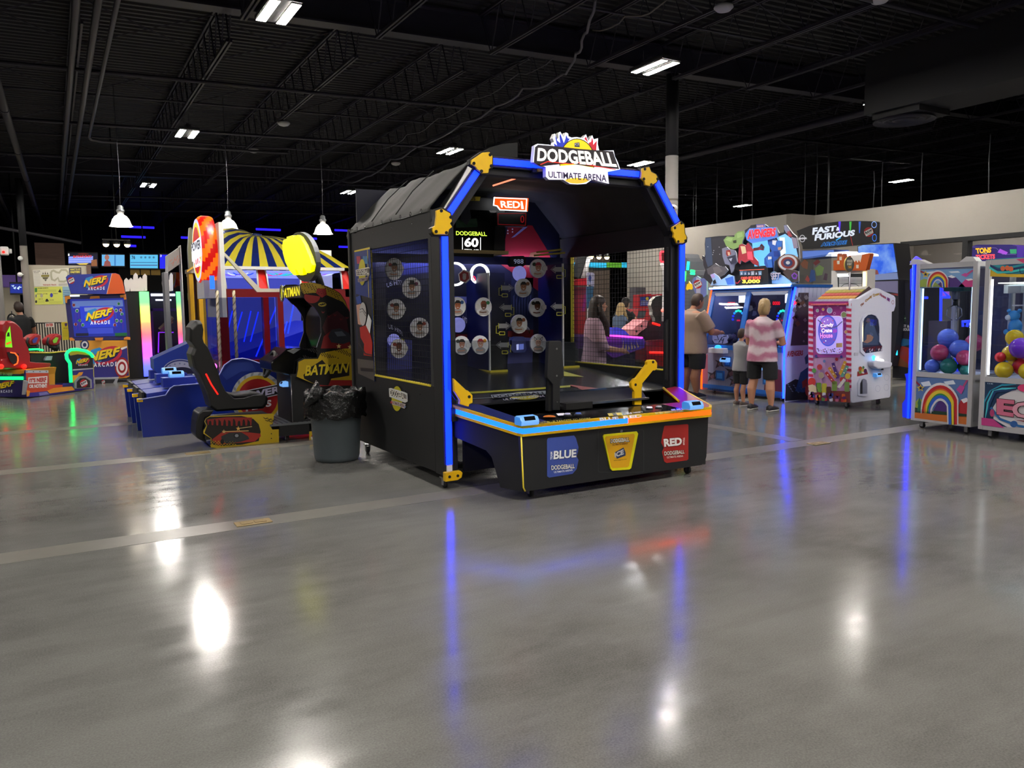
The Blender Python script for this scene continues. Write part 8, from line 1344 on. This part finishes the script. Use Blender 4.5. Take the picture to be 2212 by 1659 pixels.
g = G(); g.ext(pl, Zm([(420,1390),(1300,1440),(1325,1500),(1310,1600),(830,1760),(640,1600),(560,1500)]), .7, '#6a2a9a'); o = part('body', g, t); h = G(); h.fl(pl, Zm([(425,1400),(690,1410),(720,1480),(560,1490)]), '#1a1a3a', 1); h.fl(pl, Zm([(950,1440),(1300,1450),(1310,1580),(1000,1690)]), '#4a3aa8', 1)
for k in range(6): h.fl(pl, Zm([(960+k*50,1660-k*12), (985+k*40,1480+((k*37) % 90)), (1000+k*46,1640-k*12)]), '#c8b088', 2)
part('body_print', h, o); g = G(); g.tube([PY(*p, Y_-.02) for p in Zm([(400,1375),(1280,1440)])], .016, 'led_magenta', 6); part('light_strip', g, t)
g = G(); q = [PY(*p, Y_) for p in Zm([(560,1500),(1310,1600)])]; g.box(q[0].x+.1, q[1].x-.1, Y_+.1, Y_+.6, 0, q[1].z, '#201c30'); part('plinth', g, t); g = G(); g.ext(('y', Y_+.3), Zm([(820,1400),(830,1280),(900,1280),(1000,1320),(1080,1400)]), .2, '!4a48d8*.5'); part('lit_fin', g, t)
t = thing('spotted_bike_game', 'black motorbike game with a pink spotted tank and red lights', 'arcade game', (9.4, 11.2, 0)); Y_ = 11.2; pl = ('y', Y_)
g = G(); g.ext(pl, Zm([(1135,1400),(1140,1310),(1180,1260),(1260,1210),(1320,1155),(1370,1170),(1350,1280),(1250,1350),(1200,1400)]), .35, '#d88a90'); o = part('tank', g, t); h = G()
for u, v in ((1190,1340), (1270,1258)): h.fl(pl, Zm(ell(u, v, 17, 19)), '#15151a', 1)
part('tank_print', h, o); g = G(); g.ext(('y', Y_+.1), Zm([(1240,1400),(1340,1290),(1340,1190),(1620,1190),(1640,1700),(1330,1700)]), .6, '#14141a'); part('frame', g, t); g = G(); g.tube([PY(*p, Y_+.05) for p in Zm([(1440,1210),(1550,1245)])], .02, 'led_red', 6); part('light_bar', g, t)
g = G(); q = [PY(*p, Y_) for p in Zm([(1330,1700),(1640,1700)])]; g.box(q[0].x+.1, q[1].x-.1, Y_+.15, Y_+.6, 0, q[0].z, '#14141a'); part('plinth', g, t)
g = G(); g.ext(('y', Y_-.1), Zm([(1330,1500),(1640,1470),(1640,1900),(1330,1800)]), .5, 'maroon'); part('red_side', g, t); g = G(); g.tube([PY(*p, Y_-.12) for p in Zm([(1400,1668),(1640,1672)])], .02, 'led_red', 6); part('light_bar', g, t)
t = thing('round_back_seat', 'black rounded seat shell with a pale edge and a curved white lamp tube', 'arcade game', (9.9, 11.9, 0)); Y_ = 11.9; sh = Zm([(1490,1200),(1475,1130),(1440,1080),(1440,1010),(1415,930),(1440,850),(1500,795),(1570,780),(1640,790),(1640,1220)]); g = G(); g.ext(('y', Y_), sh, .1, 'matte_black', '#d8d4cc'); part('shell', g, t); g = G(); g.tube([PY(*p, Y_-.1) for p in Zm([(1580,280),(1610,350),(1625,480),(1625,700),(1610,1000),(1600,1220)])], .035, 'white_paint', 8); part('lamp_tube', g, t); a = PY(*Zm([(1600,1220)])[0], Y_); g = G(); g.box(a.x-.25, a.x+.25, Y_-.05, Y_+.3, 0, a.z, '#14141a'); part('pedestal', g, t)
g = G(); g.tube([PY(*p, Y_-.1) for p in Zm([(1640,95),(1575,98),(1562,120),(1562,230),(1580,258),(1640,262)])], .02, '!ff3040*2.5', 6); part('neon_outline', g, t); g = G(); g.ext(('y', Y_-.06), Zm([(1590,115),(1640,112),(1640,245),(1595,245)]), .02, '#6a1820'); part('neon_backing', g, t); g = G(); g.ball(PY(*Zm([(1610,1015)])[0], Y_-.1), .05, '!ff8070*2.5', 10); part('lamp_knob', g, t)
# ticket kiosks, poster and light frieze by the plank wall
t = thing('red_kiosk', 'red ticket kiosks with blue signs and slanted screens beyond the mesh', 'kiosk', (13, 16.5, 0)); Y_ = 16.5
for dx in (0, 205):
    g = G(); g.ext(('y', Y_), Zm([(1222+dx,980),(1225+dx,770),(1420+dx,755),(1420+dx,975)]), .25, '#b02430'); o = part('sign_panel', g, t); h = G(); h.fl(('y', Y_), Zm([(1245+dx,800),(1410+dx,792),(1410+dx,940),(1245+dx,945)]), '#243a8a', 1); h.fl(('y', Y_), Zm(ell(1358+dx, 830, 24, 26)), '#c8b030', 2)
    for k in range(3): h.band(('y', Y_), Zm([(1260+dx,870+k*25), (1395+dx,865+k*25)]), 1, '#b8c0d8', 2)
    part('sign_print', h, o); g = G(); g.ext(('y', Y_-.2), Zm([(1190+dx,1150),(1220+dx,990),(1420+dx,985),(1390+dx,1180)]), .5, '#b83038'); o = part('desk', g, t); h = G(); h.fl(('y', Y_-.2), Zm([(1195+dx,1140),(1225+dx,1020),(1345+dx,1018),(1310+dx,1130)]), '#4a5058', 1); part('screen', h, o); a = PY(*Zm([(1200+dx,1170)])[0], Y_); b = PY(*Zm([(1400+dx,1170)])[0], Y_); g = G(); g.box(a.x, b.x, Y_, Y_+.4, 0, a.z, '#8a1c24'); part('cabinet', g, t)
g = G(); a = PY(1374, 621, 18); b = PY(1394, 700, 18); g.box(a.x, b.x, 18, 18.3, 0, a.z, '#5a5a62'); single('grey_locker', g, 'tall grey locker behind the red ticket kiosks', 'locker', base=(a.x, 18, 0))
t = thing('light_frieze', 'band of blue and green lit pictures above the dark plank wall', 'sign', (14.5, 21.3, 3.25))
for u0, u1, c in ((1228, 1238, '!3a70e0*.9'), (1240, 1251, '!40b0e0*.9'), (1275, 1310, '!30b0d8*1'), (1311, 1343, '!5a9a30*.8'), (1344, 1361, '!30b0d8*1')): a = PY(u0, 567, 21.4); b = PY(u1, 578, 21.4); g = G(); g.box(a.x, b.x, 21.4, 21.46, b.z, a.z, c); part('lit_picture', g, t)
t = thing('tall_banner', 'white and blue feather banner standing before the plank wall', 'banner', PY(1275, 740, 17)); g = G(); g.ext(('y', 17), Zm([(425,420),(520,425),(535,450),(530,640),(425,610)]), .04, '#b8b8d8'); o = part('upper_panel', g, t); h = G(); h.fl(('y', 17), Zm([(440,520),(460,450),(490,500),(470,590)]), '#3a4aa0', 1); part('panel_print', h, o); g = G(); g.ext(('y', 17), Zm([(415,640),(525,640),(510,800),(470,950),(430,985)]), .04, '#2a5a80'); part('lower_panel', g, t); a = PY(*Zm([(440,980)])[0], 17.03); g = G(); g.tube([(a.x, 17.05, 0), (a.x, 17.05, a.z+1.2)], .02, 'white_paint', 6); part('pole', g, t)
# ================================================================ PEOPLE
def person(lb, loc, head, h, shirt, lower, hair, skin='skin', fat=1.0, hairstyle='short', hands=((.24,.3,1.0), (-.24,.3,1.0)), elbows=((.3,.02,1.08), (-.3,.02,1.08)), feet=.11, turn=0., bow=0., shorts=True, sleeve=.5, cap=None, shoes='#202024', tuck=None):
    t = thing('person', lb, 'person', loc); s = h/1.75; c_, s_ = math.cos(head), math.sin(head)
    def L(x, y, z): return Vector((loc[0]+(y*c_+x*s_)*s, loc[1]+(y*s_-x*c_)*s, loc[2]+z*s))     # x right, y forward, z up
    def tube(g, pts, rs, m, n=12): g.tube([L(*p) for p in pts], [r*s for r in rs], m, n)
    def rings(g, rg, m): g.loft([[L(cx+rx*math.cos(2*PI*k/20), cy+ry*math.sin(2*PI*k/20), z) for k in range(20)] for cx, cy, rx, ry, z in rg], m)
    f = fat; g = G(); hy = .03+bow*.12; hz = 1.645-bow*.05
    rings(g, [(0,0,.15*f,.1*f,.86), (0,0,.16*f,.11*f,1.0), (0,.01,.14*f,.1*f,1.15), (0,.01,.16*f,.105*f,1.3), (0,0,.15*f,.085*f,1.42), (0,-.005,.07,.06,1.47)], skin)
    tube(g, [(0,-.01,1.42), (0,.0+bow*.05,1.5), (0,hy-.01,1.58)], [.062,.055,.056], skin)
    hd = [(0,hy-.0,.03,.03,hz-.125), (0,hy+.015,.05,.055,hz-.105), (0,hy+.012,.066,.08,hz-.06), (0,hy+.004,.075,.094,hz), (0,hy-.004,.076,.096,hz+.05), (0,hy-.008,.06,.075,hz+.095), (0,hy-.008,.025,.03,hz+.118)]
    ct, sn_ = math.cos(turn), math.sin(turn)
    def T(x, y, z): return (x*ct+(y-hy)*sn_, hy+(y-hy)*ct-x*sn_, z)
    g.loft([[L(*T(cx+rx*math.cos(2*PI*k/20), cy+ry*math.sin(2*PI*k/20), z)) for k in range(20)] for cx, cy, rx, ry, z in hd], skin)
    tube(g, [T(0,hy+.085,hz+.012), T(0,hy+.112,hz-.022), T(0,hy+.09,hz-.032)], [.009,.015,.012], skin, 8)     # nose
    tube(g, [T(-.024,hy+.088,hz-.064), T(.024,hy+.088,hz-.064)], [.008,.008], skin, 6)                          # lips
    for e in (-1, 1): tube(g, [T(e*.074,hy-.012,hz-.03), T(e*.086,hy-.02,hz+.0), T(e*.08,hy-.012,hz+.022)], [.012,.017,.01], skin, 6)
    for e, (ex, ey, ez), (ax, ay, az) in ((1, elbows[0], hands[0]), (-1, elbows[1], hands[1])):
        tube(g, [(e*.16*f,0,1.4), (ex*.75+e*.04*f,ey*.5,(1.4+ez)/2+.02), (ex,ey,ez), ((ex+ax)/2,(ey+ay)/2,(ez+az)/2), (ax,ay,az)], [.052*f,.048*f,.04*f,.038*f,.027], skin)
        d = (Vector((ax, ay, az))-Vector((ex, ey, ez))).normalized(); sd_ = d.cross(Vector((0,0,1))); sd_ = sd_.normalized() if sd_.length > .05 else Vector((0,1,0)); dn = Vector((0,0,-1)) if abs(d.z) < .7 else Vector((0,1,0)); w0 = Vector((ax, ay, az))
        tube(g, [w0, w0+d*.05, w0+d*.085], [.026,.036,.032], skin, 10)
        for k in range(4): b0 = w0+d*.075+sd_*((k-1.5)*.019); ln = (.065,.078,.072,.055)[k]; tube(g, [b0, b0+d*ln*.5+dn*.008, b0+d*ln*.8+dn*.03], [.0105,.01,.0085], skin, 6)
        b0 = w0+d*.03+sd_*(-e*.028); tube(g, [b0, b0+d*.03-sd_*(e*.02), b0+d*.06-sd_*(e*.018)+dn*.012], [.013,.012,.0095], skin, 6)
    for e in (-1, 1):
        fx = e*feet; tube(g, [(e*.085*f,0,.9), (e*.09*f+fx*.1,.01,.7), ((e*.09*f+fx)/2,.015,.49), (fx*.95,-.02,.34), (fx,-.005,.2), (fx,0,.09), (fx,.02,.06)], [.085*f,.08*f,.056*f,.06*f,.045*f,.036,.035], skin); tube(g, [(fx,-.03,.05), (fx*1.05,.06,.045), (fx*1.1,.15,.035)], [.036,.036,.026], skin)
    o = part('body', g, t); m = o.modifiers.new('fuse', 'REMESH'); m.mode = 'VOXEL'; m.voxel_size = .0085*s; m.use_smooth_shade = True; m = o.modifiers.new('smooth', 'SMOOTH'); m.factor = .5; m.iterations = 3
    g = G(); hem = .82 if tuck is None else tuck
    rings(g, [(0,0,.205*f,.165*f,hem), (0,.005,.2*f,.16*f,hem+.1), (0,.015,.176*f,.142*f,1.1), (0,.012,.185*f,.135*f,1.28), (0,0,.178*f,.108*f,1.4), (0,-.005,.115,.08,1.455), (0,-.005,.075,.068,1.485)], shirt)
    for e, (ex, ey, ez) in ((1, elbows[0]), (-1, elbows[1])):
        a = Vector((e*.15*f,0,1.395)); b = Vector((ex, ey, ez)); m_ = a.lerp(b, sleeve*1.15); md = Vector((ex*.75+e*.04*f, ey*.5, (1.4+ez)/2+.02)).lerp(a, .5); tube(g, [a, md, m_], [.076*f,.07*f,.072*f], shirt)
    o = part('shirt', g, t); m = o.modifiers.new('fuse', 'REMESH'); m.mode = 'VOXEL'; m.voxel_size = .016*s; m.use_smooth_shade = True; m = o.modifiers.new('smooth', 'SMOOTH'); m.factor = .5; m.iterations = 4
    g = G(); rings(g, [(0,0,.14*f,.11*f,1.0), (0,0,.168*f,.13*f,.9), (0,0,.172*f,.134*f,.8), (0,.0,.12*f,.1*f,.74)], lower)
    for e in (-1, 1):
        fx = e*feet; zb = .5 if shorts else .1; tube(g, [(e*.085*f,0,.86), (e*.1*f+fx*.1,.008,.68), ((e*.095*f+fx)/2,.012,.5)] + ([] if shorts else [(fx,-.01,.3), (fx,0,.08)]), [.1*f,.097*f,.092*f] + ([] if shorts else [.08,.075]), lower)
    o = part('shorts' if shorts else 'trousers', g, t); m = o.modifiers.new('fuse', 'REMESH'); m.mode = 'VOXEL'; m.voxel_size = .015*s; m.use_smooth_shade = True; m = o.modifiers.new('smooth', 'SMOOTH'); m.iterations = 3
    for e in (-1, 1):
        fx = e*feet; g = G(); g.loft([[L(fx*(1+y*.4)+rx*math.cos(2*PI*k/14), y, max(0, zc_+rz*math.sin(2*PI*k/14))) for k in range(14)] for y, rx, rz, zc_ in ((-.09,.02,.03,.035), (-.075,.04,.05,.045), (0,.043,.06,.05), (.08,.046,.045,.04), (.15,.046,.032,.03), (.185,.025,.02,.02))], shoes); o = part('shoe', g, t)
        q = G(); q.loft([[L(fx*(1+y*.4)+rx*math.cos(2*PI*k/14), y, .012+.012*math.sin(2*PI*k/14)) for k in range(14)] for y, rx in ((-.095,.02), (-.07,.043), (.06,.05), (.15,.05), (.195,.02))], '#c8c4bc'); part('sole', q, o)
    # hair
    g = G(); nn3 = 24
    cap_r = [(hy-.008,.03,.034,hz+.135), (hy-.01,.07,.085,hz+.108), (hy-.014,.09,.108,hz+.055), (hy-.03,.09,.1,hz+.0)] 
    if hairstyle == 'short': cap_r += [(hy-.05,.078,.07,hz-.05), (hy-.06,.05,.045,hz-.09)]
    if hairstyle == 'bob': cap_r += [(hy-.045,.092,.09,hz-.06), (hy-.05,.07,.06,hz-.12)]
    if hairstyle == 'long': cap_r += [(hy-.055,.098,.09,hz-.08), (hy-.075,.105,.075,hz-.18), (hy-.085,.1,.06,hz-.3), (hy-.085,.06,.035,hz-.4)]
    g.loft([[L(*T((rx+.004*math.sin(k*5))*math.cos(2*PI*k/nn3), cy+(ry+.005*math.sin(k*7))*math.sin(2*PI*k/nn3), z+.004*math.sin(k*3))) for k in range(nn3)] for cy, rx, ry, z in cap_r], hair)
    if hairstyle == 'long':
        for e in (-1, 1): g.tube([L(*T(e*.075,hy+.0,hz+.03)), L(*T(e*.1,hy+.02,hz-.1)), L(*T(e*.1,hy+.09,hz-.25)), L(*T(e*.08,hy+.12,hz-.42))], [.03*s,.035*s,.04*s,.012*s], hair, 10)
    if hairstyle == 'bob':
        g.ball(L(*T(0,hy-.115,hz+.03)), .045*s, hair, 12); g.tube([L(*T(.02,hy-.13,hz+.06)), L(*T(.0,hy-.15,hz)), L(*T(-.015,hy-.125,hz-.09))], [.02*s,.024*s,.008*s], hair, 8)
    part('hair', g, t)
    if cap:
        g = G(); g.loft([[L(*T(rx*math.cos(2*PI*k/20), cy+ry*math.sin(2*PI*k/20), z)) for k in range(20)] for cy, rx, ry, z in ((hy-.005,.09,.112,hz+.045), (hy-.006,.092,.112,hz+.09), (hy-.008,.07,.085,hz+.14), (hy-.008,.02,.02,hz+.155))], cap); g.poly([L(*T(x, y, hz+.052)) for x, y in ((-.07,hy+.09), (-.06,hy+.18), (0,hy+.2), (.06,hy+.18), (.07,hy+.09))], Vector((0,0,.008)), cap); part('cap', g, t)
    g = G()
    for e in (-1, 1): g.ball(L(*T(e*.03,hy+.083,hz+.008)), .009*s, '#1a1412', 8)
    part('eyes', g, t); return t
person('heavyset man in a tan shirt and black shorts bending over the pusher game', (9.5, 10.1, 0), R(-8), 1.80, 'shirt_tan', 'shorts', 'hair_brown', 'skin_tan', 1.5, 'short', ((.12,.5,1.08), (-.12,.5,1.1)), ((.34,.16,1.1), (-.34,.16,1.1)), .15, 0, .8, True, .75, None, '#1c1c20', .74)
person('woman with blond hair in a pink tie-dye shirt and black shorts', (9.13, 8.2, 0), R(12), 1.66, 'shirt_pink', 'shorts', 'hair_blond', 'skin', 1.22, 'bob', ((.1,.34,1.06), (-.12,.34,1.06)), ((.3,.1,1.06), (-.3,.1,1.06)), .17, R(-15), .25, True, .6, None, '#202024', .78)
person('child in a grey T-shirt and dark shorts beside the woman in pink', (9.34, 8.82, 0), R(-5), 1.2, 'shirt_grey', 'shorts', 'hair_brown', 'skin', 1.05, 'short', ((.14,.4,1.1), (-.14,.4,1.1)), ((.26,.12,1.1), (-.26,.12,1.1)), .11, 0, .1, True, .6, None, '#5a5048', .8)
person('man in a black T-shirt seen from behind near the cream partition', (-.62, 21.2, 0), R(125), 1.84, 'shirt_black', '#4a4d52', 'hair_dark', 'skin', 1.12, 'short', ((.22,.22,.92), (-.2,.26,.95)), ((.3,.02,1.1), (-.3,.02,1.1)), .12, R(25), .2, False, .55)
person('woman with long dark hair and a mauve top in profile behind the mesh', (6.18, 8.42, 0), R(-28), 1.72, 'shirt_mauve', 'denim', 'hair_dark', 'skin', 1.05, 'long', ((.1,.36,1.02), (-.12,.36,1.02)), ((.26,.1,1.06), (-.26,.1,1.06)), .11, 0, .35, False, .95)
person('man in a black cap and black T-shirt at the red ticket kiosk', (12.0, 15.1, 0), R(25), 1.78, 'shirt_black', 'denim', 'hair_dark', 'skin', 1.05, 'short', ((.14,.36,1.04), (-.14,.36,1.04)), ((.3,.06,1.08), (-.3,.06,1.08)), .11, 0, .6, False, .55, '#101012')
person('girl with long fair hair in a blue-grey T-shirt beside the man in the cap', (11.55, 14.7, 0), R(15), 1.66, 'denim', '#5a6478', 'hair_blond', 'skin', .85, 'long', ((.1,.34,1.0), (-.1,.34,1.0)), ((.24,.08,1.06), (-.24,.08,1.06)), .1, 0, .3, False, .55)
